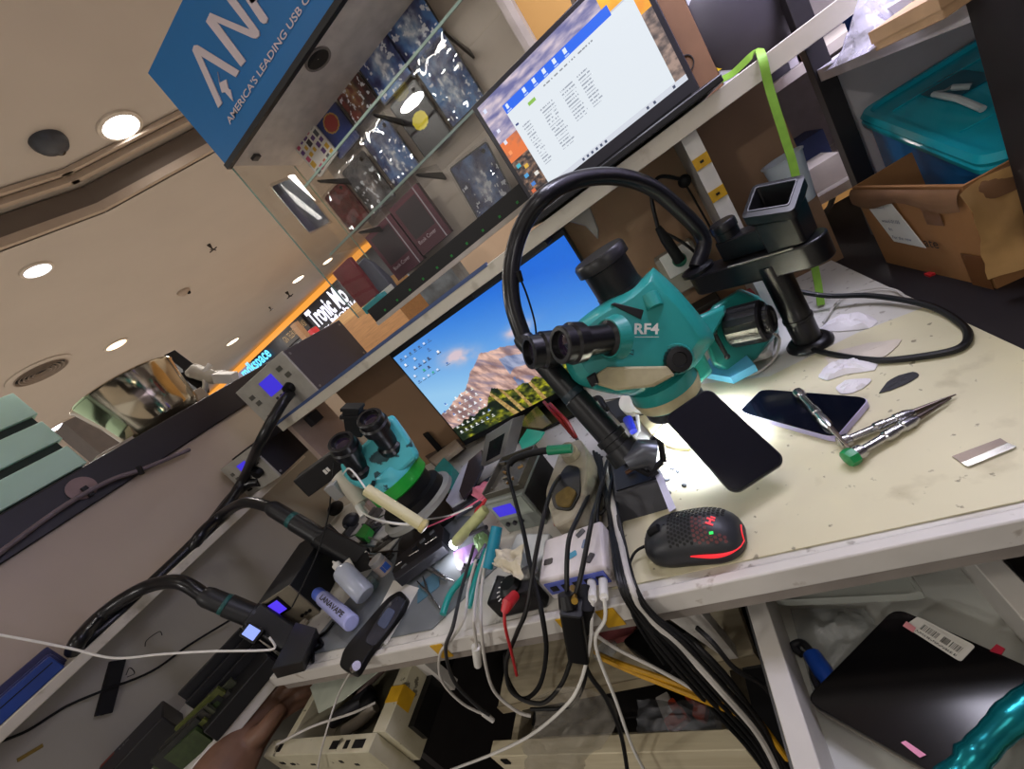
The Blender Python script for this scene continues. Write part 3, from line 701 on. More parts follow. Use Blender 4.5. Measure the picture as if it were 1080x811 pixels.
MB(zrot(q, 60)).rbox(.07, .14, .006, .006, Matrix(((1, 0, 0, 0), (0, 0, -1, 0), (0, 1, 0, 0), (0, 0, 0, 1)))).build('shell', mat('navy_cover', '#222a3a', .3), o)
MB(zrot(q, 60)).box((-.038, -.010, -.076), (.038, -.008, .076)).build('clear_sleeve', WRAP, o)
o = tag(MB().box(Yp(393, 322, GY + .02) - V((.04, 0, .01)), Yp(393, 322, GY + .02) + V((.04, .05, .014)), ).build('teal_carton', mat('teal_carton', '#3e9aa0', .5), bevel=.002), 'flat teal carton on the base of the glass case at its low end', 'carton')
q = Yp(374, 299, GY + .06)
o = tag(MB().box((q.x - .042, q.y, max(rt + .0006, q.z - .065)), (q.x + .042, q.y + .02, q.z + .065)).build('maroon_carton', mat('maroon_carton', '#7a2f35', .5), bevel=.002), 'tall dull red carton standing in the low end of the glass case', 'carton')

q = Yp(396, 293, GY + .09)
t = thing('grey_pouch', V((q.x, q.y, rt)), 'slate grey upright pouch behind the teal carton in the glass case', 'pouch')
b = MB(); b.loft([[V((q.x + a * w_ / 2, q.y + c * d_ / 2, rt + .0006 + z_)) for a, c in ((-1, -1), (1, -1), (1, 1), (-1, 1))] for w_, d_, z_ in ((.07, .03, 0), (.075, .035, .04), (.06, .02, .10), (.03, .012, .13))], True)
b.build('body', mat('slate_pouch', '#4a4c5a', .6), t, bevel=.004)
MB().box((q.x - .04, q.y - .03, rt + .0004), (q.x + .045, q.y - .0205, rt + .022)).build('white_tag', PAPER, t)
# ================================================================ right-hand rack
KX = RX + .003; KZ = .742; PX = .33
t = thing('rack_counter', (.5, .5, 0), 'black counter unit beside the worktop carrying the brown box', 'counter')
RB = mat('rack_black', '#1b171b', .5, var=.1)
MB().box((KX, -.6, 0), (.84, 1.30, KZ)).build('body', RB, t)
q = Zp(981, 290, KZ)
MB().box((q.x - .004, q.y - .006, KZ), (q.x + .004, q.y + .006, KZ + .003)).build('red_lamp', RED, t)
def post(pa, pb, x, label, w):
    a, c = Xp(*pa, x), Xp(*pb, x); y = (a.y + c.y) / 2
    o = tag(MB().box((x, y - w, KZ), (x + .028, y, 1.75)).build('rack_post', RB, bevel=.001), label, 'post'); return y
y1 = post((839, 40), (914, 242), PX, 'thin black square post standing between the wall shelves and the blue box', .026)
y2 = post((1019, 9), (1062, 164), PX, 'wide black square post at the near side of the blue box', .06)
RS = mat('rack_white', '#cdc6c8', .5, var=.04)
struct(MB().box((.85, -.6, 0), (.87, 1.6, 2.2)).build('wall_rack', mat('rack_wall', '#b9b2c4', .6)))
sz = (Xp(863, 83, PX + .01).z + Xp(1023, 28, PX + .01).z) / 2
t = tag(MB().box((PX + .005, y2, sz), (.849, y1 + .004, sz + .02)).build('rack_shelf', mat('rack_shelf_white', '#c3bdc4', .45)), 'white shelf above the blue box holding plastic film and flat cartons', 'shelf')
t = tag(MB().box((PX + .01, y1 + .005, KZ), (.849, y1 + .022, sz)).build('rack_side_panel', RS), 'pale upright panel behind the thin black post', 'panel')
t = tag(MB().box((PX + .03, -.6, 1.12), (.849, y2 - .05, 1.14)).build('rack_shelf', mat('rack_shelf_white', '#c3bdc4', .45)), 'white shelf end beyond the wide black post at the frame corner', 'shelf')
# cardboard box with the blue tub in it
bz = KZ
A = Zp(935, 277, bz); B_ = Zp(1052, 305, bz)
ax = (B_ - A).normalized(); ay = UP.cross(ax)
if ay.x < 0: ay = -ay
L_ = (B_ - A).length; D_ = .26; Hh = .150
M = frame(A, ax, UP)
if (M.to_3x3() @ V((0, 1, 0))).x < 0: sgn = -1
else: sgn = 1
t = thing('cardboard_box', A + ax * L_ / 2 + ay * D_ / 2, 'worn open brown cardboard box with a white label, holding the blue tub', 'box')
def wall(p, q, th, z0, z1): 
    n = (q - p).cross(UP).normalized() * th
    return [p + UP * z0, q + UP * z0, q + n + UP * z0, p + n + UP * z0, p + UP * z1, q + UP * z1, q + n + UP * z1, p + n + UP * z1]
C1, C2, C3, C4 = A, B_, B_ + ay * D_, A + ay * D_
b = MB(); cen = (C1 + C3) / 2
def shell(b, pts, th, z0, z1, flare=0):
    o_ = [p + UP * z0 for p in pts]; o2 = [p + (p - cen).normalized() * flare + UP * z1 for p in pts]
    i2 = [p + (cen - p).normalized() * (th - flare) + UP * z1 for p in pts]; i_ = [p + (cen - p).normalized() * th + UP * (z0 + th) for p in pts]
    b.loft([o_, o2, i2, i_], True)
shell(b, (C1, C2, C3, C4), .006, .0005, Hh, .006)
b.build('body', CARD, t, smooth=0)
def on(u, v, d=.002): # on the labelled face
    n = -ay; return A + ax * (L_ * u) + UP * (Hh * v) + n * (d + .006 * v)
MB().hexa([on(.09, .88), on(.38, .90), on(.56, .34), on(.25, .36), on(.09, .88, .003), on(.38, .90, .003), on(.56, .34, .003), on(.25, .36, .003)]).build('white_label', PAPER, t, smooth=0)
def fM(u, v, d): 
    p = on(u, v, d); return frame(p, ax, -ay)
INK = mat('ink', '#2a2420', .7)
INKB = mat('ink_blue', '#4a5070', .7)
for k, (u, v, s) in enumerate(((.20, .76, '~~~~ /'), (.22, .60, 'wood-01/05'), (.26, .50, 'fm'), (.26, .40, 'For the new'))):
    text('handwriting', s, fM(u, v, .0032), .006, INKB, t)
text('print', 'ate', fM(.56, .36, .0025), .016, INK, t)
for (u0, u1, v0, v1) in ((.02, .14, .78, .98), (.66, .80, .62, .98), (.84, .99, .0, .34)):
    MB().hexa([on(u0, v0, .0016), on(u1, v0, .0016), on(u1, v1, .0016), on(u0, v1, .0016), on(u0, v0, .0022), on(u1, v0, .0022), on(u1, v1, .0022), on(u0, v1, .0022)]).build('brown_tape', mat('brown_tape', '#6b4526', .3, var=.1), t, smooth=0)
n = 8; b = MB()
for (P, Q) in ((C1, C2), (C2, C3)):
    ou = (P + Q) / 2 - cen; ou.z = 0; ou.normalize()
    def flap(u, v, P=P, Q=Q, ou=ou):
        p = P + (Q - P) * u + UP * (Hh - .002) + (P + (Q - P) * u - cen).normalized() * .004
        return p + ou * (.004 + .006 * math.sin(v * 2)) - UP * (v * .022 * (1 + .3 * math.sin(u * 9))) + UP * .004 * math.sin(v * 3.1)
    b.sheet(flap, 12, 5, .002)
b.build('folded_flap', CARDD, t)
# crumpled kraft sheet with stamped letters at the near end
p0 = on(.80, 1.0, .01)
def kraft(u, v):
    base = C2 + ay * (u * .12 - .02) - ay * .0 + ax * (.022 + .012 * math.sin(u * 7 + v * 3)) + UP * (.035 + .115 * v)
    return base + ax * (.012 * fbm(u, v, 3))
b = MB(); b.sheet(kraft, 12, 10, .0012); tag(b.build('kraft_sheet', mat('kraft_light', '#b08a58', .8, bump=.4, scale=18)), 'crumpled kraft packing paper bulging over the brown box end', 'packing paper')
# blue tub
t = thing('storage_tub', cen + UP * .01, 'blue plastic storage tub with a teal clip lid sitting in the brown box', 'storage tub')
TB = mat('tub_blue', '#1f76bd', .25, var=.08, scale=6)
TL = mat('tub_lid_teal', '#1aa9bd', .22, var=.05, scale=6)
tA, tB = Xp(903, 122, .375), Xp(1032, 172, .335)
lx_ = (tB - tA).normalized(); LL = (tB - tA).length * 1.06; LW = .27
ly_ = (UP - lx_ * lx_.z).normalized().cross(lx_); lup = lx_.cross(ly_)
if ly_.x < 0: ly_, lup = -ly_, lup
lup = ly_.cross(-lx_) if ly_.cross(-lx_).z > 0 else -ly_.cross(-lx_)
ML2 = frame(tA + lx_ * LL * .48 + ly_ * LW / 2, lx_, lup)
lidz = 0
def ringr(w, d, r, z, k=5):
    P = []
    for a_, b_, a0 in ((w / 2 - r, d / 2 - r, 0), (-w / 2 + r, d / 2 - r, 90), (-w / 2 + r, -d / 2 + r, 180), (w / 2 - r, -d / 2 + r, 270)):
        for i in range(k + 1):
            a = math.radians(a0 + 90 * i / k); P.append(V((a_ + r * math.cos(a), b_ + r * math.sin(a), z)))
    return P
MB(ML2).loft([ringr(LL * .90, LW * .90, .02, -.17), ringr(LL * .95, LW * .95, .025, -.014)]).build('tub', TB, t, smooth=50)
MB(ML2).loft([ringr(LL * .98, LW * .98, .024, -.022), ringr(LL, LW, .026, -.018), ringr(LL, LW, .026, -.012), ringr(LL * .985, LW * .985, .025, -.010), ringr(LL * 1.0, LW, .026, -.004), ringr(LL * .97, LW * .97, .026, .004), ringr(LL * .92, LW * .91, .024, .004), ringr(LL * .90, LW * .89, .024, -.002)]).build('lid', TL, t, smooth=35)
b = MB(ML2)
hx = LL * .02
for q0, q1, q2 in (((1024, 94), (987, 107), (1037, 118)),):
    hp = []
    for px, py in (q0, ((q0[0] + q1[0]) / 2, (q0[1] + q1[1]) / 2), q1, ((q1[0] + q2[0]) / 2, (q1[1] + q2[1]) / 2), q2):
        n_ = ML2.to_3x3() @ UP; d = ray(px, py); hp.append(CAM + d * ((ML2.translation - CAM).dot(n_) / d.dot(n_)))
    mi_ = ML2.inverted(); hp = [mi_ @ p for p in hp]; hx, hy = hp[2].x, hp[2].y
    b.tube([hp[0] + UP * .004] + [p + UP * .012 for p in hp[1:4]] + [hp[4] + UP * .004], .0042, 8)
b.build('handle', mat('handle_white', '#b9c2c2', .35), t)
MB(ML2).rbox(.09, .05, .002, .012, Matrix.Translation((hx - .02, hy + .03, -.002))).build('handle_recess', mat('tub_recess', '#0c6577', .3), t)
for sx_ in (.2, -.3): MB(ML2).box((LL * sx_, -LW * .4, -.0015), (LL * sx_ + .002, LW * .4, .0005)).build('rib', TL, t)
# above: film, cartons
z1 = sz + .02
q = Zp(895, 58, z1 + .01)
b = MB(); b.sheet(lambda u, v: V((q.x - .01 + .09 * u, q.y - .07 + .12 * v + .02 * u, z1 + .002 + .045 * math.sin(math.pi * u) * math.sin(math.pi * v) * (1 + .8 * fbm(u, v, 4)) + .004)), 18, 18, .0004)
tag(b.build('plastic_film', plastic_bag('film', '#dcd8ea', .4, 1, 30)), 'crumpled clear plastic film lying on the white shelf above the tub', 'plastic film')
def carton(px, py, w, d, h, ang, label, m, z=z1, name='carton', lid=None):
    c = Zp(px, py, z); o = thing(name, c, label, 'carton')
    MB(zrot(c, ang)).box((-w / 2, -d / 2, .0005), (w / 2, d / 2, h)).build('body', m, o, bevel=.001)
    MB(zrot(c, ang)).box((-w / 2 - .001, -d / 2 - .001, h - .012), (w / 2 + .001, d / 2 + .001, h + .0015)).build('lid_flap', lid or m, o)
    return o
carton(935, 34, .06, .035, .055, 12, 'royal-blue carton standing on the white shelf beside the plastic film', mat('carton_blue', '#2f4f9c', .45))
carton(920, 42, .05, .02, .006, 12, 'thin lime-green sheet under the royal-blue carton', mat('lime_card', '#a9b43a', .6), name='card')
carton(962, 24, .035, .12, .03, 8, 'white flat carton between the blue carton and the tan carton', mat('carton_white', '#c4bfc2', .5))
carton(985, 20, .05, .10, .022, 6, 'tan flat carton lying at the near end of the white shelf', mat('carton_tan', '#b08f6e', .6))
q0, q1 = Xp(878, 24, .36), Xp(905, 4, .36)
tag(MB().tube([q0, q1, q1 + (q1 - q0) * .6], [.004, .005, .004], 8).build('wall_bracket', mat('bracket_dark', '#4a4650', .4, metal=.5)), 'thin dark slanted rod on the bright wall above the plastic film', 'rod')
# ---------------------------------------------------------------- further shelves beyond the thin post
SX0, SY0, SY1 = .28, .955, 1.5
t = thing('back_shelf_unit', (.5, 1.2, 0), 'white open shelf unit with cartons seen between the divider and thin post', 'shelf unit')
UW = mat('unit_white', '#b5aea9', .5)
XS = .34
pa = Yp(797, 100, 1.08)
MB().box((pa.x, 1.08, .745), (pa.x + .016, 1.48, pa.z)).build('side', UW, t)
for px, py in ((800, 100), (846, 218)):
    q = Yp(px, py, 1.08)
    MB().box((pa.x, 1.08, q.z - .018), (.80, 1.5, q.z)).build('shelf', mat('unit_shelf', '#c9c0b4', .5), t)
MB().box((pa.x, 1.48, .745), (.80, 1.5, 1.5)).build('back', mat('unit_back', '#88817c', .6), t)
qz = Yp(846, 218, 1.08).z
def onshelf(px, py, w, d, h, m, lab, y=1.12, z=None, name='carton'):
    c = Yp(px, py, y); zz = z if z is not None else c.z
    o = tag(MB().box((c.x - w / 2, y, zz), (c.x + w / 2, y + d, zz + h)).build(name, m, bevel=.001), lab, 'carton'); return o
z2 = Yp(800, 100, 1.08).z
onshelf(858, 166, .085, .10, .055, mat('carton_cream', '#b9b0a2', .6), 'cream carton on the lower shelf beyond the thin black post', 1.11, qz + .0005)
onshelf(838, 150, .11, .10, .10, mat('carton_navy', '#26345a', .5), 'navy carton behind the cream carton on the back shelves', 1.2, qz + .0005)
onshelf(826, 84, .035, .08, .07, mat('carton_slate', '#45434a', .6), 'slate carton upright on the higher back shelf', 1.12, z2 + .0005)
onshelf(843, 76, .022, .08, .07, mat('carton_white', '#c4bfc2', .5), 'white upright carton between slate and brown ones on the back shelf', 1.12, z2 + .0005)
onshelf(857, 66, .04, .08, .075, mat('carton_brown', '#7a5538', .6), 'brown upright carton on the higher back shelf beside the thin post', 1.12, z2 + .0005)
# frosted white cup holding the green strap, pale tool on the lower rack
q = Yp(834, 190, .90)
t = thing('frosted_cup', q - UP * .045, 'frosted white plastic cup behind the square black tube', 'cup')
MB(Matrix.Translation(q - UP * .045)).lathe([(.024, 0), (.031, .085), (.033, .085), (.0335, .087), (.029, .087), (.022, .003)], n=28).build('body', plastic_bag('frosted', '#cfdbe4', .8, .1, 10, .4), t)
q = Xp(870, 215, .33)
b = MB(); b.tube(spline([Xp(838, 238, .30), Xp(872, 222, .34), Xp(880, 190, .36), Xp(876, 165, .38)], 5), .006, 8); tag(b.build('pale_tool', WHITEP), 'pale plastic cable arm behind the thin black post', 'cable clip')
# long neon strap hanging over the shelf
pts = [Yp(755, 86, .93), Yp(772, 78, .90), Yp(797, 55, .86), Yp(803, 58, .79), Yp(812, 95, .785), Yp(826, 140, .785), Yp(838, 180, .785), Yp(850, 240, .785), Yp(861, 290, .80), Zp(866, 322, DZ + .004)]
b = MB(); b.ribbon(spline(pts, 6), .011, .0015, (0, -1, .3)); tag(b.build('green_strap', mat('lime_strap', '#7fae3c', .6, var=.1, scale=80)), 'long lime-green strap draped over the shelf and down to the worktop', 'strap')
# things on the shelf right of the laptop
c = Zp(728, 82, USZ + .023); bx0 = Yp(692, 62, 1.0)
t = thing('shelf_carton', (.16, 1.0, USZ + .023), 'tall brown cardboard box standing behind the laptop end', 'box')
xa_, xb_ = Yp(700, 110, .985).x, Yp(757, 75, .985).x
MB().box((xa_ - .05, .985, USZ + .0225), (xb_, 1.14, USZ + .34)).build('body', CARDD, t, bevel=.002)
b = MB(); qm = Yp(723, 68, .984)
b.torus(yframe(qm), .014, .0012, 20, 6); b.build('mark', INK, t)
gx = Yp(790, 40, .95)
t = tag(MB().ball(V((gx.x + .01, 1.05, USZ + .11)), .16, (.72, .45, .72), n=22, m=12).build('dark_bag', mat('dark_bag', '#38343a', .45, bump=.5, scale=10)), 'bulky dark grey bag on the shelf right of the brown box', 'bag')
q = Yp(746, 48, 1.0)
t = thing('yellow_label_board', (q.x, 1.0, USZ + .023), 'white board strip with a yellow printed label behind the brown box', 'board')
MB().box((xb_ + .004, 1.0, USZ + .0225), (xb_ + .03, 1.012, USZ + .3)).build('board', mat('board_white', '#b8bac2', .5), t)
MB().box((xb_ + .003, .998, USZ + .05), (xb_ + .031, 1.0, USZ + .09)).build('yellow_label', mat('label_yellow', '#e3c21c', .5), t)
for dz in (.062, .07): MB().box((xb_ + .006, .9972, USZ + dz), (xb_ + .028, .9982, USZ + dz + .003)).build('label_line', INK, t)
b = MB()
q = Yp(756, 25, 1.04)
tag(MB().cyl(V((q.x + .02, 1.1, USZ + .18)), V((q.x + .05, 1.1, USZ + .36)), .02, n=20).build('tape_tube', mat('tube_grey', '#7d8488', .4)), 'grey-blue ringed tube standing behind the dark bag', 'tube')
# ================================================================ microscopes and arms
def Dp(px, py, d): return CAM + ray(px, py) * (d / FPX)      # a point at a measured distance in front of the lens
def eyepiece(p0, p1, par, r=.016):
    a = (p1 - p0).normalized(); L_ = (p1 - p0).length; M = frame(p0, a.orthogonal(), a)
    MB(M).lathe([(r * 1.15, -.012), (r * 1.15, 0), (r * .92, .004), (r * .92, L_ * .55), (r * 1.25, L_ * .58), (r * 1.3, L_ * .78), (r * 1.15, L_ * .82), (r * 1.15, L_ * .98), (r * 1.08, L_), (r * .86, L_), (r * .80, L_ - .008), (.0005, L_ - .010)], n=32, caps=False).build('eyepiece', mat('eyepiece_black', '#101013', .3), par, smooth=35)
    e = MB(M).lathe([(.0005, L_ - .007), (r * .5, L_ - .0078), (r * .79, L_ - .0088)], n=24, caps=False).build('eye_lens', mat('lens_purple', '#1b1026', .03, coat=1), par)
def knob(p0, ax, r, L_, par, name='focus_knob', m=None):
    ax = V(ax).normalized(); M = frame(p0, ax.orthogonal(), ax); prof = []
    n = 40; rings = []
    for (rr, z, rib) in ((r * .9, 0, 0), (r, .003, 1), (r, L_ - .003, 1), (r * .9, L_, 0), (r * .55, L_ + .0005, 0), (r * .5, L_ - .002, 0), (.0008, L_ - .002, 0)):
        rings.append([M @ V(((rr - (.0012 if rib and j % 2 else 0)) * math.cos(2 * math.pi * j / n), (rr - (.0012 if rib and j % 2 else 0)) * math.sin(2 * math.pi * j / n), z)) for j in range(n)])
    b = MB(); b.loft(rings, True); return b.build(name, m or mat('knob_black', '#0e0e10', .35), par, smooth=25)

# ---- the big teal microscope
base = Zp(790, 372, DZ)
t = thing('stereo_microscope', Zp(745, 385, DZ), 'big teal trinocular microscope with white letter-and-number mark, behind the tilted phone', 'microscope')
def solid(outl, d0, d1, r0=.86, m=TEAL, name='head', par=None, bev=.004, rim=.3):
    cxm = sum(p[0] for p in outl) / len(outl); cym = sum(p[1] for p in outl) / len(outl)
    def ring(d, k): return [Dp(cxm + (x - cxm) * k, cym + (y - cym) * k, d) for x, y in outl]
    e = (d1 - d0)
    b = MB(); b.loft([ring(d0, r0), ring(d0 + e * .08, r0 + (1 - r0) * .6), ring(d0 + e * .25, 1), ring(d1 - e * .2, 1), ring(d1, r0)], True)
    return b.build(name, m, par, smooth=32, bevel=bev)
DH = .585
def curve_out(pts, k=4): return [(p.x, p.y) for p in spline([V((x, y, 0)) for x, y in pts + [pts[0]]], k)[:-1]]
head = [(593, 372), (604, 345), (632, 322), (668, 302), (686, 285), (693, 285), (722, 313), (752, 352), (748, 366), (722, 400), (704, 412), (672, 418), (630, 412), (604, 400)]
hpts = []
for i, p in enumerate(head): hpts.append(p)
solid(curve_out(hpts, 3), DH - .035, DH + .075, .80, TEAL, 'head', t)
# binocular housing: two teal sleeves, black eyepieces to the left
for (q0, q1, dd0, dd1) in (((648, 356), (590, 364), DH - .045, DH - .085), ((628, 360), (557, 372), DH + .015, DH - .02)):
    a, c = Dp(*q0, dd0), Dp(*q1, dd1); u = (c - a).normalized()
    MB().cyl(a - u * .004, a + u * .012, .031, .026, 32).build('tube_sleeve', TEAL, t, smooth=30)
    eyepiece(a + u * .012, c, t, .021)
# trinocular port with a black camera tube
a = Dp(657, 312, DH + .02); M = Matrix.Translation(a)
MB(M).lathe([(.042, -.012), (.035, .010), (.035, .014), (.034, .014), (.034, .054), (.040, .056), (.040, .070), (.037, .074), (.002, .074)], n=32).build('camera_tube', mat('tube_black', '#0c0c0f', .38), t)
# front boss, side knob, lever, mark
q = Dp(720, 353, DH - .035)
fr = (CAM - Dp(690, 350, DH)).normalized()
knob(Dp(713, 379, DH - .036), (fr + V((.25, .05, -.1))), .0185, .014, t, 'zoom_knob')
MB().cyl(Dp(712, 378, DH - .01), Dp(713, 379, DH - .037), .027, .021, 28).build('knob_boss', TEAL, t, smooth=30)
MB().tube([Dp(684, 312, DH - .028), Dp(691, 325, DH - .034)], [.013, .012], 20).build('cap_boss', TEAL, t, smooth=30)
lf = frame(Dp(668, 352, DH - .0475), ray(770, 300) * 0 + cx, fr)
text('mark', 'RF4', lf, .0140, WHITEP, t, width=.034, bold=.03)
MB(lf).box((.002, -.0045, .0003), (.034, -.0038, .0008)).build('mark_underline', WHITEP, t)
b = MB(); b.hexa([Dp(x, y, d) for d in (DH - .036, DH - .028) for x, y in ((644, 321), (648, 319), (679, 327), (676, 337))]); b.build('lever', BLACK, t, bevel=.001)
b = MB(); b.tube([Dp(661, 358, DH - .0435), Dp(659, 371, DH - .0435), Dp(668, 374, DH - .0435), Dp(668, 369, DH - .0435), Dp(663, 370, DH - .0435), Dp(665, 357, DH - .0435), Dp(661, 358, DH - .0435)], .0008, 6); b.build('engraved_mark', BLACK, t)
# objective housing and its ring light under the head
oc = Dp(700, 408, DH + .01)
TAPE = mat('worn_tape', '#a39a78', .6, var=.2, scale=30)
M = Matrix.Translation(oc)
MB(M).lathe([(.048, .02), (.050, .0), (.046, -.018), (.034, -.026), (.030, -.026)], n=40).build('objective', TEAL, t, smooth=35)
MB(M).lathe([(.0505, .002), (.0512, -.001), (.0478, -.016), (.0466, -.016)], n=40, caps=False).build('objective_tape', TAPE, t)
MB(M).lathe([(.044, -.019), (.044, -.034), (.026, -.034), (.026, -.026)], n=40, caps=False).build('ring_light', BLACK, t)
MB(M).lathe([(.042, -.0345), (.028, -.0345)], n=40, caps=False).build('led_ring', glow('led_white', '#e9f0ff', 25), t)
LEDC = oc + V((0, 0, -.045))
solid([(626, 396), (640, 387), (704, 386), (712, 396), (690, 408), (650, 412), (630, 406)], DH - .052, DH - .03, .9, TAPE, 'taped_label', t, .002)
solid([(618, 398), (628, 392), (632, 404), (624, 409)], DH - .055, DH - .02, .9, BLACK, 'side_screw', t, .002)
# rack block with the big focus knob, post and base
DR = .70
blk = [(738, 343), (752, 322), (780, 304), (800, 312), (818, 330), (822, 350), (800, 378), (772, 396), (752, 386), (744, 366)]
solid(blk, DR - .03, DR + .05, .92, TEAL, 'focus_rack', t, .003)
solid([(724, 338), (764, 321), (766, 329), (742, 372), (752, 392), (736, 408), (716, 402), (722, 366)], DR - .075, DR - .03, .92, TEAL, 'rack_arm', t, .003)
kp = Dp(770, 346, DR - .045); kax = V((.87, -.45, -.05))
knob(kp, kax, .033, .052, t)
knob(kp + kax.normalized() * .052, kax, .022, .010, t, 'fine_knob')
a = Dp(752, 350, DR - .06); c = Dp(767, 376, DR - .06)
b = MB(); b.tube([a, c], [.004, .0032], 10); b.ball(a, .0065, n=12, m=8); b.ball(c, .0045, n=12, m=8); b.build('lock_lever', BLACK, t)
pc = Dp(780, 350, DR + .03)
MB().cyl((pc.x, pc.y, DZ + .014), (pc.x, pc.y, pc.z + .03), .014, n=24).build('post', GREYD, t)
bc = Zp(760, 388, DZ); bb = V(((pc.x + bc.x) / 2, (pc.y + bc.y) / 2 + .01, DZ + .0035))
MB(zrot(bb, -20)).rbox(.14, .10, .013, .012).build('base_plate', WHITEP, t, bevel=.002)

# ---- black pole with the swing arm
pb = Zp(855, 364, DZ)
t = thing('pole_stand', pb, 'thick black pole stand with a horizontal black bar beside the microscope', 'stand')
BKM = mat('anodised_black', '#0f0f12', .35, metal=.2)
MB(Matrix.Translation(pb)).lathe([(.032, .0032), (.032, .006), (.027, .012), (.021, .014), (.021, .012)], n=32).build('base', BKM, t)
ptop = .885
MB().cyl((pb.x, pb.y, DZ + .01), (pb.x, pb.y, ptop + .02), .019, n=28).build('pole', BKM, t)
MB(Matrix.Translation((pb.x, pb.y, 0))).lathe([(.0192, .80), (.0205, .801), (.0205, .806), (.0192, .807)], n=28, caps=False).build('collar', BKM, t)
ba, bb_ = Zp(742, 296, .902), Zp(863, 262, .902)
bu = (bb_ - ba).normalized()
Mb_ = frame((ba + bb_) / 2, bu, UP); bl = (bb_ - ba).length
MB(Mb_).rbox(bl + .03, .05, .036, .024, Matrix.Translation((0, 0, -.016)), k=8).build('bar', BKM, t, bevel=.0025)
MB(Matrix.Translation(ba + UP * .02)).lathe([(.027, 0), (.027, .006), (.02, .009), (.0008, .009)], n=30).build('pivot_disc', BKM, t)
MB(Mb_).box((-.02, -.0255, .0195), (bl * .42, -.0225, .0215)).build('slot_strip', mat('strip_grey', '#77756f', .4), t)
# black hollow tube and cap standing on the bar
tc = Zp(850, 236, .922); tc = ba + bu * bl * .86
t = thing('square_tube', tc + UP * .0225, 'open-topped black rectangular tube standing on the end of the black bar', 'tube')
Mt = frame(tc + UP * .0225, bu, UP)
def rr(w, d, r, z): return ringr(w, d, r, z)
tl = V((.0, 0, 0))
aw = Mt.inverted().to_3x3() @ V((tc.x - CAM.x, tc.y - CAM.y, 0)).normalized()
def tl_(ring, k): return [p + UP * (k * p.dot(aw)) for p in ring]
MB(Mt).loft([rr(.052, .042, .006, 0), tl_(rr(.054, .044, .006, .046), .25), tl_(rr(.064, .054, .006, .056), .48), tl_(rr(.064, .054, .006, .068), .5), tl_(rr(.048, .036, .003, .0695), .5), tl_(rr(.044, .032, .003, .024), .3)], True).build('body', BKM, t, smooth=30)
MB(Mt).loft([tl_(rr(.049, .037, .003, .0700), .5), tl_(rr(.0515, .0395, .003, .0700), .5), tl_(rr(.0515, .0395, .003, .0706), .5), tl_(rr(.049, .037, .003, .0706), .5)], False).build('rim', mat('tube_rim', '#4c4c50', .35, metal=.3), t)
tc2 = ba + bu * bl * .52 - bu.cross(UP) * .012
t = thing('black_block', tc2 + UP * .0225, 'black block with a round ribbed cap standing on the middle of the black bar', 'block')
Mt = frame(tc2 + UP * .0225, bu, UP)
MB(Mt).rbox(.085, .034, .034, .005).build('body', BKM, t, bevel=.002)
MB(Mt @ Matrix.Translation((-.026, 0, .034))).lathe([(.018, 0), (.018, .012), (.0195, .013), (.0195, .024), (.017, .027), (.001, .027)], n=28).build('cap', BKM, t)
# ---- big arched hose down to a straight handle
arch = [ba + UP * .028, Dp(742, 252, .70), Dp(716, 221, .68), Dp(684, 196, .655), Dp(646, 186, .63), Dp(604, 191, .605), Dp(570, 211, .585), Dp(548, 246, .60), Dp(539, 286, .605), Dp(541, 322, .61), Dp(552, 356, .615)]
hx0, hx1 = Dp(554, 360, .615), Dp(652, 470, .575)
t = thing('arched_hose', hx1, 'thick black hose arching high from the bar down to a straight black handle', 'hose')
HOSE = mat('hose_black', '#131316', .28, var=.1, scale=60)
MB().tube(spline(arch, 7), .0130, 14).build('hose', HOSE, t)
u = (hx1 - hx0).normalized(); Lh = (hx1 - hx0).length; Mh = frame(hx0, u.orthogonal(), u)
MB(Mh).lathe([(.013, -.012), (.0158, -.004), (.0158, .03), (.0172, .032), (.0172, Lh * .55), (.019, Lh * .56), (.019, Lh * .9), (.0225, Lh * .905), (.0225, Lh * .95), (.020, Lh * .955), (.020, Lh)], n=28).build('handle', mat('handle_black', '#0f1114', .38), t, smooth=30)
MB(Mh).lathe([(.0175, Lh * .50), (.0178, Lh * .505), (.0178, Lh * .55), (.0175, Lh * .555)], n=28, caps=False).build('handle_band', mat('handle_band', '#1b2a33', .4), t)
nz0 = Dp(664, 482, .552); nz1 = Dp(697, 492, .545)
v2 = (hx1 - hx0).normalized()
MB().tube([hx1, hx1 + v2 * .022], [.024, .026], 28).build('collar', mat('handle_black', '#0f1114', .38), t)
nd = frame(Dp(686, 484, .55), (0, 0, 1), (nz1 - nz0))
MB().tube([Dp(660, 488, .556), Dp(678, 478, .553), Dp(688, 480, .552)], [.012, .020, .022], 24).build('nozzle_body', mat('nozzle_metal', '#5c5f66', .32, metal=.7), t)
MB().tube([Dp(700, 487, .552), Dp(697, 468, .552), Dp(687, 462, .552)], .0045, 10).build('nozzle_arm', BLACK, t)
MB().tube([Dp(662, 489, .552), Dp(683, 500, .551), Dp(698, 487, .552)], .0045, 10).build('nozzle_clamp', BLACK, t)

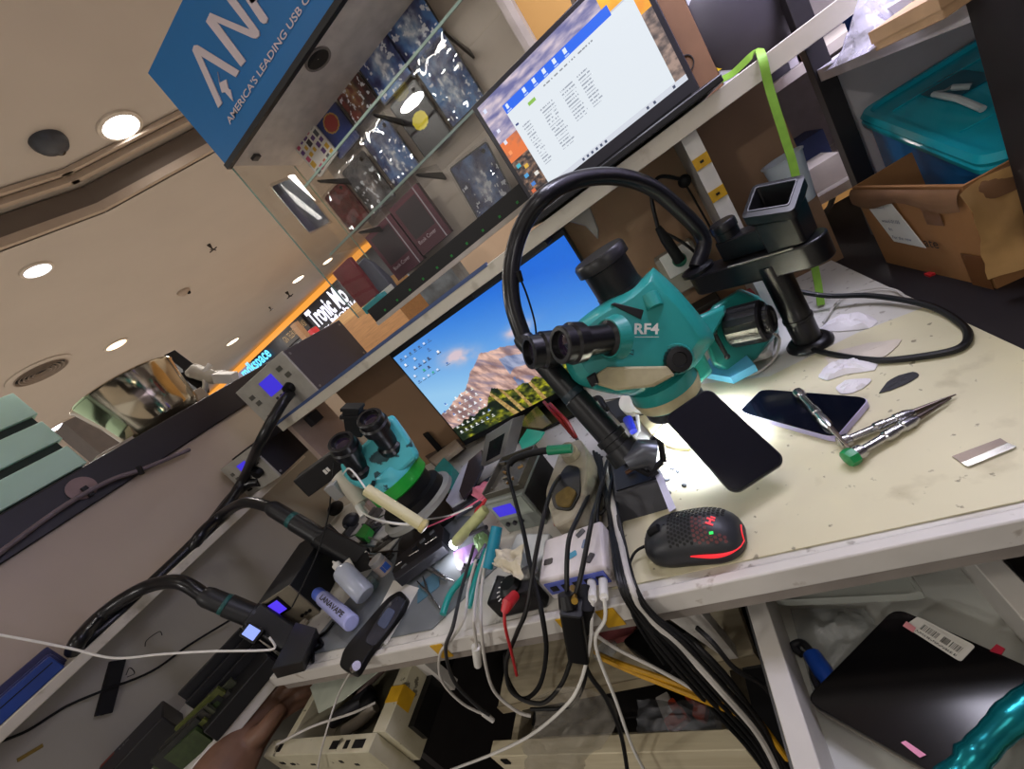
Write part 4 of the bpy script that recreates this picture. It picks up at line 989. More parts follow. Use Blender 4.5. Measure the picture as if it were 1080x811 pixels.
# ---- smaller turquoise microscope on the left
DS = .80
A0 = Dp(398, 484, DS)
f_ = CAM - A0; f_.z = 0; f_.normalize(); r_ = V((-f_.y, f_.x, 0)); 
if r_.x < 0: r_ = -r_
t = thing('stereo_microscope', V((A0.x, A0.y, DZ)), 'smaller stained turquoise microscope with two upright eyepieces and a green ring', 'microscope')
TURQ = mat('turquoise_enamel', '#4cb4bd', .35, var=.06, scale=10, stain=[('#10202a', 24, .575, .03, .9)])
body = [(359, 490), (368, 480), (386, 466), (398, 449), (412, 438), (420, 444), (441, 476), (437, 487), (410, 510), (388, 516), (372, 511), (362, 500)]
solid(curve_out(body, 3), DS - .035, DS + .06, .9, TURQ, 'head', t)
for q0, q1 in (((378, 492), (359, 465)), ((410, 468), (389, 440))):
    a, c = Dp(*q0, DS - .03), Dp(*q1, DS - .085); eyepiece(a, c, t, .0205)
M = Matrix.Translation(Dp(408, 494, DS + .01))
MB(M).lathe([(.05, .01), (.062, -.014), (.062, -.018)], n=40).build('head_skirt', TURQ, t, smooth=40)
MB(M).lathe([(.0625, -.018), (.0625, -.043), (.058, -.047)], n=40).build('green_ring', mat('green_ring', '#1f9a33', .3, var=.1), t, smooth=40)
MB(M).lathe([(.056, -.044), (.056, -.07), (.068, -.074), (.070, -.096), (.062, -.102), (.04, -.102)], n=44).build('objective', BLACK, t, smooth=35)
MB(M).lathe([(.071, -.09), (.083, -.094), (.083, -.104), (.071, -.106)], n=44, caps=False).build('ring_lamp', mat('ring_grey_white', '#8b8b85', .4), t)
pp_ = A0 - f_ * .115 - r_ * .02
MB().cyl((pp_.x, pp_.y, DZ + .012), (pp_.x, pp_.y, A0.z + .03), .014, n=20).build('post', BLACK, t)
MB().tube([(pp_.x, pp_.y, A0.z - .01), A0 - UP * .01], .02, 16).build('post_arm', BLACK, t)
MB(zrot((pp_.x, pp_.y, DZ + .0005), 30)).rbox(.16, .12, .012, .01).build('base_plate', BLACK, t, bevel=.002)
b = MB(); fr2 = frame(Dp(373, 437, DS + .02), cx, UP)
b.box((-.016, -.015, -.045), (.016, .015, .012), fr2); b.box((-.022, -.018, -.004), (.022, .018, .004), fr2); b.box((-.019, -.017, .012), (.019, .017, .019), fr2)
b.build('camera_block', BLACKM, t, bevel=.001)
# ================================================================ things on the worktop
MZ = DZ + .0022                                # top of the cream mat
def slab(name, label, cat, px, z1, h, m, group=None, bevel=.0008, parent=None, smooth=30):
    b = MB().prism([Zp(x, y, z1) for x, y in px], (0, 0, -h)); o = b.build(name, m, parent, smooth=smooth, bevel=bevel)
    return o if parent else tag(o, label, cat, group)
def rod(name, pts, r, m, parent=None, n=10, label=None, cat=None, group=None):
    o = MB().tube(pts, r, n).build(name, m, parent); return o if parent else tag(o, label, cat, group)
def rounded(px, r=.22, k=4):
    out = []; n = len(px)
    for i in range(n):
        p, a, c = V((*px[i], 0)), V((*px[i - 1], 0)), V((*px[(i + 1) % n], 0))
        u, w = p + (a - p) * r, p + (c - p) * r
        for j in range(k + 1):
            t_ = j / k; q = u * (1 - t_) ** 2 + p * 2 * t_ * (1 - t_) + w * t_ ** 2; out.append((q.x, q.y))
    return out
# tilted phone over the lamp light
P0, P1, P2, P3 = Zp(704, 436, .850), Zp(758, 403, .850), Zp(817, 490, .782), Zp(769, 527, .782)
pc_ = (P0 + P1 + P2 + P3) / 4; pxx = ((P1 - P0) + (P2 - P3)).normalized(); pyy = ((P0 - P3) + (P1 - P2)).normalized()
pn = pxx.cross(pyy).normalized(); Mp = frame(pc_, pxx, pn)
PW, PH = ((P1 - P0).length + (P2 - P3).length) / 2, ((P0 - P3).length + (P1 - P2).length) / 2
t = thing('smartphone', V((pc_.x, pc_.y, .78)), 'black smartphone propped at a tilt over the bright patch of light', 'smartphone')
MB(Mp).rbox(PW, PH, .007, .012, Matrix.Translation((0, 0, -.0075)), k=7).build('body', mat('phone_frame', '#1a1b20', .3, metal=.5), t, bevel=.001)
MB(Mp).rbox(PW - .004, PH - .004, .0006, .0105, Matrix.Translation((0, 0, -.0005)), k=7).build('screen', mat('phone_glass', '#0a0d18', .12, var=0), t)
# cream prop stand that carries it
q = Zp(690, 458, MZ)
t = thing('phone_stand', q, 'cream plastic prop stand with a curved plate behind the tilted phone', 'stand')
CREAM = mat('cream_plastic', '#b5a883', .5, var=.12, scale=30)
MB().prism([Zp(x, y, MZ + .010) for x, y in rounded(((664, 432), (700, 412), (736, 440), (728, 472), (706, 470), (690, 462)), .3)], (0, 0, -.0095)).build('plate', CREAM, t, bevel=.002)
MB().tube([Zp(722, 446, MZ + .008), pc_ - pn * .016 + pyy * .015], [.010, .008], 12).build('prop_arm', CREAM, t)
MB(Mp).box((-.022, -.012, -.0155), (.022, .034, -.0078)).build('pad', BLACKM, t)
MB().tube([Zp(690, 457, MZ + .013), Zp(702, 446, MZ + .013)], .0022, 8).build('pivot_screw', CHROME, t)
# second phone lying flat
t = thing('smartphone', Zp(845, 436, MZ), 'dark smartphone lying flat with a violet-white side, under a steel screwdriver', 'smartphone')
q4 = rounded(((779, 434), (803, 410), (918, 419), (881, 462)), .13, 5)
MB().prism([Zp(x, y, MZ + .010) for x, y in q4], (0, 0, -.0095)).build('body', mat('violet_side', '#b9b2dc', .3), t, bevel=.001)
ce = sum((Zp(x, y, MZ + .0103) for x, y in q4), V()) / len(q4)
MB().prism([ce + (Zp(x, y, MZ + .0106) - ce) * .985 for x, y in q4], (0, 0, -.0006)).build('screen', mat('phone_glass', '#0a0d18', .12, var=0), t)
# screwdrivers
def driver(p0, p1, label, r=.0055, cap=None, tip=True):
    t = thing('precision_screwdriver', (p0 + p1) / 2 - UP * r, label, 'screwdriver')
    u = (p1 - p0).normalized(); L_ = (p1 - p0).length; M = frame(p0, u.orthogonal(), u)
    MB(M).lathe([(.002, 0), (r * 1.15, .001), (r * 1.25, .006), (r * 1.15, .012), (r * .7, .014), (r * .75, L_ * .32), (r, L_ * .34), (r, L_ * .42), (r * .82, L_ * .43), (r * .82, L_ * .5), (r, L_ * .51), (r, L_ * .6), (r * .6, L_ * .66)], n=20).build('handle', CHROME, t, smooth=30)
    MB(M).lathe([(r * .55, L_ * .65), (r * .4, L_ * .8), (r * .12, L_)], n=14).build('blade', mat('dark_steel', '#6a5f58', .3, metal=.9), t)
    if cap: MB(M).lathe([(.004, -.008), (r * 1.5, -.007), (r * 1.6, -.002), (r * 1.5, .003), (.004, .004)], n=8).build('cap', cap, t, smooth=20)
    return t
driver(Zp(841, 413, MZ + .018), Zp(899, 476, MZ + .013), 'steel precision screwdriver lying across the flat phone', .0058)
driver(Zp(884, 468, MZ + .0065), Zp(1008, 416, MZ + .004), 'steel precision screwdriver touching the flat phone, beside the green-capped one', .006)
driver(Zp(899, 481, MZ + .0095), Zp(1003, 420, MZ + .0045), 'steel precision screwdriver with a green end cap', .006, mat('green_cap', '#0f8a4a', .3))
# razor blade
t = thing('razor_blade', Zp(1038, 476, MZ), 'single steel razor blade lying on the cream mat', 'blade')
MB().prism([Zp(x, y, MZ + .0012) for x, y in ((1004, 481), (1055, 462), (1063, 467), (1014, 488))], (0, 0, -.0006)).build('blade', mat('blade_brown', '#7d7068', .35, metal=.6), t)
MB().prism([Zp(x, y, MZ + .0022) for x, y in ((1014, 488), (1063, 467), (1072, 471), (1021, 492))], (0, 0, -.0017)).build('spine', CHROME, t)
# scraps
def scrap(px, label, m, name='tissue_scrap', cat='tissue', lift=.006, z=None):
    z = z or MZ; c = sum((Zp(x, y, z) for x, y in px), V()) / len(px); b = MB(); pp = [Zp(p.x, p.y, z) for p in spline([V((x, y, 0)) for x, y in px + px[:1]], 3)[:-1]]; pp = [p + (p - c) * .12 * nz(p.x, p.y, 160) for p in pp]
    rings = []
    for k, zz in ((1, .0006), (1, .0014), (.72, .0014 + lift * .6), (.4, .0014 + lift), (.1, .0014 + lift * .8)):
        rings.append([c + (p - c) * (k * (1 if k == 1 else 1 + .25 * nz(p.y, k, 90))) + UP * (zz + (0 if k == 1 else .9 * lift * nz(p.x + k, p.y, 110))) for p in pp])
    b.loft(rings, True); tag(b.build(name, m, smooth=18), label, cat)
TIS = mat('tissue', '#d8d4d6', .8, var=.05, bump=.4, scale=60)
scrap([(864, 396), (872, 386), (886, 379), (914, 376), (924, 380), (921, 391), (893, 395), (872, 402)], 'crumpled white tissue scrap nearest the black loop cable', TIS)
scrap([(882, 410), (892, 402), (914, 400), (918, 404), (905, 413), (888, 416)], 'small white tissue scrap between the larger tissue and flat phone', TIS, lift=.004)
scrap([(868, 378), (900, 366), (945, 359), (950, 361), (935, 376), (905, 386), (880, 388)], 'flat cream paper scrap under the tissue by the cable', mat('cream_paper', '#c9bfb0', .8), 'paper_scrap', 'paper', .002)
scrap([(861, 350), (878, 338), (905, 330), (925, 338), (922, 345), (900, 349)], 'crumpled white paper lying behind the pole base beside the black cable', TIS, 'paper_scrap', 'paper', .008, DZ + .0005)
scrap([(928, 415), (936, 404), (948, 397), (963, 393), (969, 396), (961, 403), (950, 408), (940, 412)], 'torn dark grey foam scrap on the cream mat', mat('dark_foam', '#323236', .8), 'foam_scrap', 'scrap', .0015)
random.seed(21)
b = MB()
for (x, y) in ((703, 482), (709, 494), (715, 497), (704, 506), (712, 470), (693, 474), (722, 512), (705, 520), (700, 463)):
    c = Zp(x, y, MZ); a = random.random() * 6
    scrap([(x + 3.2 * math.cos(a + k) * random.uniform(.6, 1.2), y + 2.4 * math.sin(a + k) * random.uniform(.6, 1.2)) for k in (0, 1.3, 2.5, 3.9, 5.2)], 'tiny dark chip of debris on the mat beside the tilted phone', mat('dark_chip', '#3a3c42', .5), 'debris_chip', 'chip', .001)
for o in list(COL.objects):
    if o.name.startswith('debris_chip'): o['group'] = 'dark chips beside the tilted phone'
# ---------------------------------------------------------------- mouse
mc = (Zp(690, 583, MZ) + Zp(787, 574, MZ)) / 2; mxv = (Zp(788, 573, MZ) - Zp(688, 584, MZ)); ML_ = mxv.length * 1.05; mxv.z = 0
Mm = frame(V((mc.x, mc.y + .006, MZ)), mxv, UP)
t = thing('computer_mouse', V((mc.x, mc.y + .006, MZ)), 'black honeycomb-shell computer mouse glowing red at its rear', 'mouse')
def msec(u, k=1.0, n=28):      # cross-section of the shell at length u
    q = abs(2 * u - 1); w = .0315 * max(0, 1 - q ** 3.4) ** .42 * (1 - .09 * math.sin(math.pi * u) ** 2) + .002
    h = .0115 + .030 * max(0, 1 - abs((u - .56) / (.57 if u < .56 else .445)) ** 2.3) ** .62
    return w, h
def mpt(u, a, dz=0):           # a: 0 = left rim, pi = right rim across the back
    w, h = msec(u); return V(((u - .5) * ML_, -w * math.cos(a) * (1 - .06 * math.sin(a)), .010 + (h - .010 + dz) * math.sin(a) ** .7 + dz * .0))
us = [i / 28 for i in range(29)]
b = MB(Mm); nA = 20
g = [[b.bm.verts.new(mpt(max(.004, min(.996, u)), math.pi * j / nA)) for j in range(nA + 1)] for u in us]
for i in range(28):
    for j in range(nA): b._f((g[i][j], g[i + 1][j], g[i + 1][j + 1], g[i][j + 1]))
b._f([g[0][j] for j in range(nA, -1, -1)]); b._f(g[-1])
b.build('shell', mat('mouse_shell', '#26282c', .42, var=.05), t, smooth=60)
b = MB(Mm); rings = []
def low(z, k): return [V(((u - .5) * ML_ * k, s * msec(max(.004, min(.996, u)))[0] * k, z)) for s, seq in ((-1, us), (1, us[::-1])) for u in seq]
b.loft([low(.0006, .93), low(.004, .985), low(.0105, 1.0), low(.0112, .99)], True); b.build('lower_body', mat('mouse_lower', '#1b1c20', .45), t, smooth=35)
hol = []
b = MB(Mm)
def normal_at(u, a):
    e = .01; p = mpt(u, a); du = mpt(u + e, a) - mpt(u - e, a); da = mpt(u, a + e) - mpt(u, a - e); n_ = du.cross(da).normalized(); return p, (n_ if n_.z > 0 else -n_)
holes = MB(Mm); rholes = MB(Mm)
for i in range(15):
    for j in range(11):
        u = .37 + i * .036; a = .62 + j * .185 + (.092 if i % 2 else 0)
        if not (.42 < a < 2.75) or u > .9 or (u > .70 and .95 < a < 1.75 and u > .76): continue
        p, n_ = normal_at(u, a); fx = frame(p + n_ * .0003, n_.orthogonal(), n_)
        tgt = rholes if (u > .60 and a < 1.7) else holes
        tgt.lathe([(.0019, -.0006), (.0019, .0001), (.0001, .0001)], fx, n=6)
ho = holes.build('honeycomb_pattern', mat('mouse_hole', '#060607', .7), t, smooth=0)
ro = rholes.build('lit_honeycomb_pattern', glow('mouse_red_dim', '#7a1518', .35), t, smooth=0)
rd = glow('mouse_red', '#ff1e2c', 1.0)
st = [Mm @ mpt(u, .10 + .20 * max(0, .75 - u), .0005) for u in [.52 + .47 * k / 14 for k in range(15)]] 
MB().tube(st + [Mm @ mpt(.992, a, .0005) for a in (.5, .9, 1.4, 2.0)], [.0007 + .0018 * math.sin(math.pi * min(1, k / 12)) for k in range(19)], 8).build('led_strip', rd, t)
b = MB(Mm); p, n_ = normal_at(.80, 1.25); fx = frame(p + n_ * .0005, (Mm.inverted().to_3x3() @ V((1, 0, 0))) * 0 + V((.3, 1, 0)), n_)
b = MB(Mm @ fx); b.box((0, 0, 0), (.0022, .008, .0004)); b.box((.0022, .003, 0), (.006, .005, .0004)); b.box((.006, 0, 0), (.0082, .008, .0004)); b.box((.0094, .0, 0), (.0112, .005, .0004)); b.build('logo', rd, t, smooth=0)
MB(Mm).tube([mpt(.14, 1.45, .001), mpt(.27, 1.5, .001)], [.0045, .0045], 12).build('wheel', BLACKM, t)
MB(Mm).box((-.002, -.0015, 0), (.002, .0015, .0008), Matrix.Translation(mpt(.78, .95, .0008))).build('green_led', glow('green_led', '#2bff6a', 1.2), t)
MB(Mm).tube([mpt(.03, 1.57), mpt(.33, 1.57, .0003)], .0006, 6).build('button_split', BLACKM, t)
MB().tube(spline([Mm @ mpt(.005, 1.5, -.01), Zp(680, 576, MZ + .012), Zp(668, 585, MZ + .01), Zp(662, 610, MZ + .006), Yp(668, 650, FR - .025), Yp(700, 700, FR - .03)], 5), .0018, 8).build('cable', BLACKM, t)

# ---------------------------------------------------------------- soldering station and iron stand
def blockpx(name, fl, fr_, h, d, m, par, z=DZ + .0006, bevel=.002):
    a, c = Zp(*fl, z), Zp(*fr_, z); u = (c - a).normalized(); w = UP.cross(u)
    M = frame(a, u, UP); L_ = (c - a).length
    o = MB(M).box((0, 0, 0), (L_, d, h)).build(name, m, par, bevel=bevel); return o, M, L_
t = thing('soldering_station', Zp(553, 560, DZ), 'grey soldering station with a blue display and a scrap-filled tray on top', 'soldering station')
SG = mat('station_grey', '#7e837c', .45, var=.06)
o, M, L_ = blockpx('body', (537, 562), (577, 553), .075, .11, SG, t)
MB(M).box((.004, -.0015, .034), (L_ - .004, .0, .071)).build('front_panel', mat('station_front', '#9aa196', .45), t)
MB(M).box((.012, -.003, .042), (L_ * .62, -.0015, .064)).build('display', LCDBLUE, t)
for k in range(3): MB(M).cyl((.016 + k * .016, -.001, .022), (.016 + k * .016, -.005, .022), .004, n=14).build('button', GREYD, t)
MB(M).box((L_, .006, .004), (L_ + .002, .106, .07)).build('side_panel', mat('station_side', '#1d1c1c', .5), t)
b = MB(M); b.box((0, .012, .075), (L_, .11, .079)); b.box((0, .012, .079), (.003, .11, .09)); b.box((L_ - .003, .012, .079), (L_, .11, .09)); b.box((.003, .107, .079), (L_ - .003, .11, .09)); b.box((.003, .012, .079), (L_ - .003, .015, .085))
b.build('tray', mat('tray_dark', '#4a463c', .5, var=.2, scale=40), t)
random.seed(3)
for k in range(14):
    x, y = random.uniform(.012, L_ - .012), random.uniform(.022, .098); a = random.random() * 6; l = random.uniform(.008, .02)
    rod('metal_scrap', [M @ V((x - l / 2 * math.cos(a), y - l / 2 * math.sin(a) * .5, .0825 + k % 3 * .003)), M @ V((x + l / 2 * math.cos(a), y + l / 2 * math.sin(a) * .5, .0835 + k % 3 * .003))], random.uniform(.002, .0032), mat('scrap_%d' % (k % 4), ['#8d6a3a', '#5b5448', '#a08c60', '#3b3730'][k % 4], .4, metal=.5), None, 6, 'small bit of metal scrap in the soldering station tray', 'metal scrap', 'metal scraps in the station tray')
t = thing('iron_stand', Zp(598, 535, DZ), 'dirty beige soldering iron stand with a sponge tray and a green-collared iron', 'iron stand')
DIRTY = mat('dirty_beige', '#a39b86', .5, var=.12, scale=40, stain=[('#4b4436', 22, .52, .15, .7)])
fo = [(584, 556), (574, 520), (592, 470), (612, 462), (620, 480), (617, 524), (606, 545)]
zt_ = .802
MB().prism([Zp(x, y, zt_) for x, y in rounded(fo, .2, 3)], (0, 0, -(zt_ - DZ - .0006))).build('body', DIRTY, t, bevel=.003)
MB().prism([Zp(x, y, zt_ + .003) for x, y in rounded(((584, 536), (580, 518), (597, 490), (611, 492), (612, 520), (602, 538)), .25, 3)], (0, 0, -.0028)).build('tray_rim', mat('tray_black', '#1a1815', .5), t)
MB().prism([Zp(x, y, zt_ + .006) for x, y in rounded(((587, 533), (585, 522), (599, 512), (608, 518), (600, 534)), .25, 3)], (0, 0, -.003)).build('sponge', mat('sponge', '#6d5a2c', .9, var=.3, scale=90, bump=.5), t)
sk = Zp(598, 474, .825); MB().tube([Zp(604, 482, .80), sk], [.017, .0145], 24).build('socket', DIRTY, t)
MB().tube([Zp(585, 553, .772), Zp(612, 545, .772)], .0035, 8).build('red_strip', mat('red_strip', '#a43c28', .4), t)
t = thing('soldering_iron', sk, 'black soldering iron with a green collar, plugged into the beige stand', 'soldering iron')
i0 = Zp(603, 473, .832); i1 = Zp(578, 475, .845)
MB().tube([i0, i1], [.0075, .0085], 18).build('collar', mat('green_collar', '#14825a', .35), t)
cb = [i1, Zp(560, 478, .850), Zp(543, 484, .852), Zp(537, 490, .850), Zp(536, 500, .845), Zp(544, 530, .83), Zp(552, 560, .82), Zp(560, 600, .80), Zp(572, 650, .775), Yp(576, 690, .29), Yp(568, 725, .295), Yp(550, 737, .30), Yp(535, 715, .30), Yp(533, 690, .305)]
MB().tube(spline(cb[:4], 5), .0062, 12).build('grip', BLACKM, t)
MB().tube(spline(cb[2:], 6), .0032, 8).build('cable', BLACKM, t)
# grey metal unit with a black window, lying behind
t = thing('metal_unit', Zp(522, 480, DZ), 'silver-grey metal unit with a black window, leaning behind the soldering station', 'device')
ug = mat('unit_grey', '#8b8a86', .35, metal=.5)
def tq(px, z): return [Zp(x, y, z) for x, y in px]
A_ = [Zp(506, 494, .79), Zp(531, 481, .80), Zp(541, 441, .86), Zp(512, 459, .85)]
nn = (A_[1] - A_[0]).cross(A_[3] - A_[0]).normalized(); nn = nn if nn.dot(CAM - A_[0]) > 0 else -nn
MB().prism(A_, -nn * .045).build('case', ug, t, bevel=.002)
cA = sum(A_, V()) / 4
def inq(u, v): return A_[0] * (1 - u) * (1 - v) + A_[1] * u * (1 - v) + A_[2] * u * v + A_[3] * (1 - u) * v
MB().prism([inq(u, v) + nn * .0012 for u, v in ((.25, .12), (.82, .12), (.82, .70), (.25, .70))], -nn * .0012).build('window', mat('window_black', '#17181b', .25), t)
slab('broken_phone', 'white broken phone back leaning left of the grey metal unit', 'phone part', [(470, 528), (488, 492), (496, 486), (503, 500), (490, 526), (476, 534)], .785, .008, mat('phone_white', '#bdbcc4', .3))
slab('scratched_phone', 'black scratched phone panel lying on the white phone back', 'phone part', [(484, 518), (494, 486), (508, 474), (509, 492), (500, 512), (488, 526)], .795, .006, mat('panel_black', '#24232a', .25))
for k, (dz, dy) in enumerate(((.752, 0), (.762, 3), (.772, 6))):
    slab('dead_phone', 'dark phone in the small stack beneath the white broken one', 'phone part', [(474, 536 - dy), (520, 506 - dy), (524, 516 - dy), (480, 546 - dy)], dz + .008, .007, mat('part_dark%d' % k, ['#3c3d46', '#5a5a66', '#2a2a30'][k], .3), 'dark phone backs in the small stack')
slab('green_card', 'green plastic card sticking up beside the silver metal unit', 'card', [(547, 466), (556, 452), (574, 455), (570, 462), (552, 478)], .825, .003, mat('green_card', '#1f9473', .4))
slab('clear_card', 'dark olive glossy sheet leaning under the monitor edge', 'sheet', [(546, 446), (566, 428), (582, 446), (572, 452), (552, 450)], .80, .002, mat('olive_sheet', '#4c4f22', .15))
t = thing('red_pliers', Zp(592, 440, DZ), 'dark red handled pliers standing up behind the straight black handle', 'pliers')
for dx in (0, 6):
    rod('handle', [Zp(574 + dx, 424 + dx * .3, .83), Zp(592 + dx, 444 + dx * .2, .81), Zp(606 + dx * .4, 462, .78)], [.004, .005, .003], mat('dark_red', '#7c1a18', .3), t)
rod('jaw', [Zp(607, 461, .78), Zp(613, 470, .757)], [.004, .002], GREYM, t)
# white reel, blue clip
t = thing('white_reel', Zp(663, 425, DZ), 'white cream-capped reel with a blue clip under the big microscope', 'reel')
MB().tube([Zp(668, 428, .775), Zp(664, 424, .792)], [.022, .021], 24).build('cap', mat('reel_white', '#d6d1c4', .5), t)
MB().tube([Zp(678, 430, .760), Zp(674, 426, .785)], [.018, .017], 24).build('reel', WHITEP, t)
MB().tube([Zp(662, 442, .79), Zp(668, 455, .78)], [.009, .007], 12).build('clip', mat('royal_blue', '#2430b4', .3), t)
MB().tube([Zp(672, 438, .785), Zp(674, 455, .77), Zp(670, 460, .765)], .0035, 8).build('strap', WHITEP, t)
slab('white_sheet', 'white paper sheet under the big microscope head', 'paper', [(588, 392), (625, 398), (668, 404), (660, 418), (622, 424), (596, 420)], DZ + .004, .0008, PAPER)
MB_ = slab('dark_block', 'dark block lying behind the white reel', 'block', [(636, 425), (690, 408), (697, 425), (684, 434), (650, 440)], DZ + .018, .016, GREYD)
tag(MB().ball(Zp(634, 434, .775), .016, (1.1, .8, .8)).build('white_cloth_wad', TIS), 'small white wad of cloth beside the straight black handle', 'cloth')
tag(MB().tube(spline([Zp(626, 421, .79), Zp(632, 420, .80), Zp(637, 428, .80), Zp(640, 432, .79)], 4), .006, 8).build('black_clip', BLACKM), 'small black clip lying on the white cloth wad', 'clip')
# open dark grey case of parts under the nozzle
t = thing('parts_case', Zp(680, 525, DZ), 'dark grey open case with metal parts, directly under the black hose nozzle', 'case')
CG = mat('case_grey', '#3b3c42', .5, var=.08)
cq = [(650, 513), (694, 490), (707, 516), (704, 537), (656, 551)]
bot = [Zp(x, y, DZ + .0006) for x, y in ((652, 553), (705, 538), (700, 500), (660, 505))]
tp = [Zp(x, y, DZ + .035) for x, y in ((648, 522), (702, 505), (683, 474), (645, 488))]
MB().hexa(bot + tp).build('body', CG, t, bevel=.002)
ct = sum(tp, V()) / 4
MB().hexa([ct + (p - ct) * .86 + UP * z_ for z_ in (.0, .002) for p in tp]).build('tray', mat('case_tray', '#17171a', .4), t)
MB().hexa([Zp(x, y, DZ + z_) for z_ in (.0008, .038) for x, y in ((706, 540), (713, 536), (686, 470), (680, 474))]).build('white_side', mat('lavender_white', '#c3c2d6', .4), t)
for k, (x, y, h_) in enumerate(((660, 486, '#8a7460'), (672, 482, '#b0aca4'), (664, 497, '#6b4d3c'), (682, 494, '#55555c'), (690, 500, '#2c2c30'))):
    tag(MB().tube([Zp(x - 4, y + 2, DZ + .041), Zp(x + 4, y - 3, DZ + .042)], .0032, 8).build('metal_part', mat('mp%d' % k, h_, .3, metal=.6)), 'small metal part lying in the dark grey open case', 'metal part', 'metal parts in the grey case')

# ---------------------------------------------------------------- charger, meter, adapters at the worktop edge
t = thing('usb_charger', Zp(605, 600, DZ), 'white scuffed multi-port charger with a blue front strip at the worktop edge', 'charger')
CW = mat('charger_white', '#cbc4c4', .4, stain=[('#4f4a46', 18, .64, .04, .8), ('#a99a90', 12, .55, .2, .5)])
ct4 = [Zp(567, 614, .79), Zp(638, 597, .79), Zp(634, 548, .79), Zp(574, 569, .79)]
ct4 = [V((p.x, max(p.y, FR + .012), p.z)) for p in ct4]
MB().prism(ct4, (0, 0, -.039)).build('body', CW, t, bevel=.004)
a, c = ct4[0], ct4[1]; u = (c - a).normalized(); Mc_ = frame(a, u, UP); Lc = (c - a).length
MB(Mc_).box((.006, -.0015, -.026), (Lc - .006, .001, -.006)).build('front_strip', mat('blue_strip', '#5a66b8', .25), t)
for k in range(5): MB(Mc_).box((.012 + k * Lc * .17, -.0025, -.020), (.012 + k * Lc * .17 + .010, -.0012, -.012)).build('port', BLACK, t)
for k, (x, y, h_) in enumerate(((578, 592, '#3a3433'), (603, 585, '#3c8fb0'), (612, 562, '#4b4a50'), (622, 588, '#39353a'), (617, 573, '#6b7a94'))):
    q = Zp(x, y, .7912); MB(zrot(q, 20 * k)).rbox(.014, .009, .0008, .002, Matrix.Translation((0, 0, -.0008))).build('sticker', mat('stick%d' % k, h_, .5), t)
# meter
t = thing('multimeter', Zp(535, 632, DZ), 'black meter with a scale dial and a red plug at the worktop edge', 'meter')
mq = [Zp(511, 640, .785), Zp(556, 656, .785), Zp(566, 612, .785), Zp(523, 605, .785)]
mq = [V((p.x, max(p.y, FR + .006), p.z)) for p in mq]
MB().prism(mq, (0, 0, -.0345)).build('body', BLACK, t, bevel=.004)
cm = sum(mq, V()) / 4
MB().prism([cm + (p - cm) * .78 + UP * .0012 for p in mq], (0, 0, -.0012)).build('face_plate', GREYD, t)
u = (mq[1] - mq[0]).normalized(); Mf = frame(cm + UP * .0012, u, UP)
MB(Mf).lathe([(.017, 0), (.017, .004), (.012, .009), (.001, .009)], n=28).build('dial', BLACK, t)
for k in range(14):
    a = math.pi * (.3 + k / 13 * 1.4); MB(Mf).box((.020, -.0008, 0), (.025, .0008, .0006), Matrix.Rotation(a, 4, 'Z')).build('scale_mark', WHITEP, t)
rp = Zp(537, 636, .795); t2 = thing('red_plug', rp, 'red test plug pushed into the black meter with its red lead hanging', 'plug')
MB().tube([Zp(543, 628, .79), Zp(535, 637, .80), Zp(532, 645, .795)], [.007, .008, .005], 12).build('plug', RED, t2)
MB().tube(spline([Zp(532, 645, .795), Yp(533, 662, .29), Yp(540, 690, .295), Yp(545, 712, .30)], 5), .0022, 8).build('lead', RED, t2)
# cloth rag, white case
c0 = [Zp(x, y, .80) for x, y in ((512, 588), (556, 574), (550, 612), (524, 598))]
def rag(u, v):
    p = c0[0] * (1 - u) * (1 - v) + c0[1] * u * (1 - v) + c0[2] * u * v + c0[3] * (1 - u) * v
    return p + UP * (.004 + .010 * fbm(u, v, 3.0)) + V((.004 * nz(u, v, 5), .004 * nz(v, u, 6), 0))
b = MB(); b.sheet(rag, 18, 14, .0012); tag(b.build('cloth_rag', mat('beige_rag', '#c6bda6', .85, bump=.3, scale=80)), 'crumpled beige rag lying between the teal tools and the meter', 'rag')
slab('white_tray', 'pale translucent tray behind the beige rag', 'tray', [(533, 590), (545, 562), (580, 562), (574, 585), (556, 600)], .782, .03, mat('pale_tray', '#aeb3b4', .3), bevel=.003)
tag(MB().ball(Zp(557, 604, .788), .014, (1.2, .8, .5), 14, 8).build('steel_wool', mat('steel_wool', '#6f6f6c', .5, metal=.4, var=.5, scale=160, bump=1)), 'tuft of grey steel wool beside the beige rag', 'steel wool')
# black power adapter hanging over the edge
t = thing('power_adapter', Yp(606, 688, .285), 'black boxy power adapter hanging below the charger on the worktop edge', 'adapter')
a0, a1 = Yp(603, 640, .285), Yp(611, 690, .285)
ua = (a1 - a0).normalized(); Ma = frame(a0, (1, 0, .05), ua); La = (a1 - a0).length
MB(frame(a0, ua.cross(V((0, -1, 0))), ua)).rbox(.026, .024, La, .004).build('body', BLACK, t, bevel=.0015)
MB().tube([Yp(597, 626, .296), Yp(600, 640, .288)], [.010, .012], 12).build('plug', BLACK, t)
MB().tube([Zp(604, 620, .79), Yp(606, 634, .285)], .004, 8).build('gold_pin', mat('gold_pin', '#a9873a', .3, metal=.8), t)
MB().tube([Zp(617, 622, .782), Yp(618, 640, .29), Yp(616, 664, .29)], [.009, .010, .008], 12).build('side_lobe', BLACKM, t)
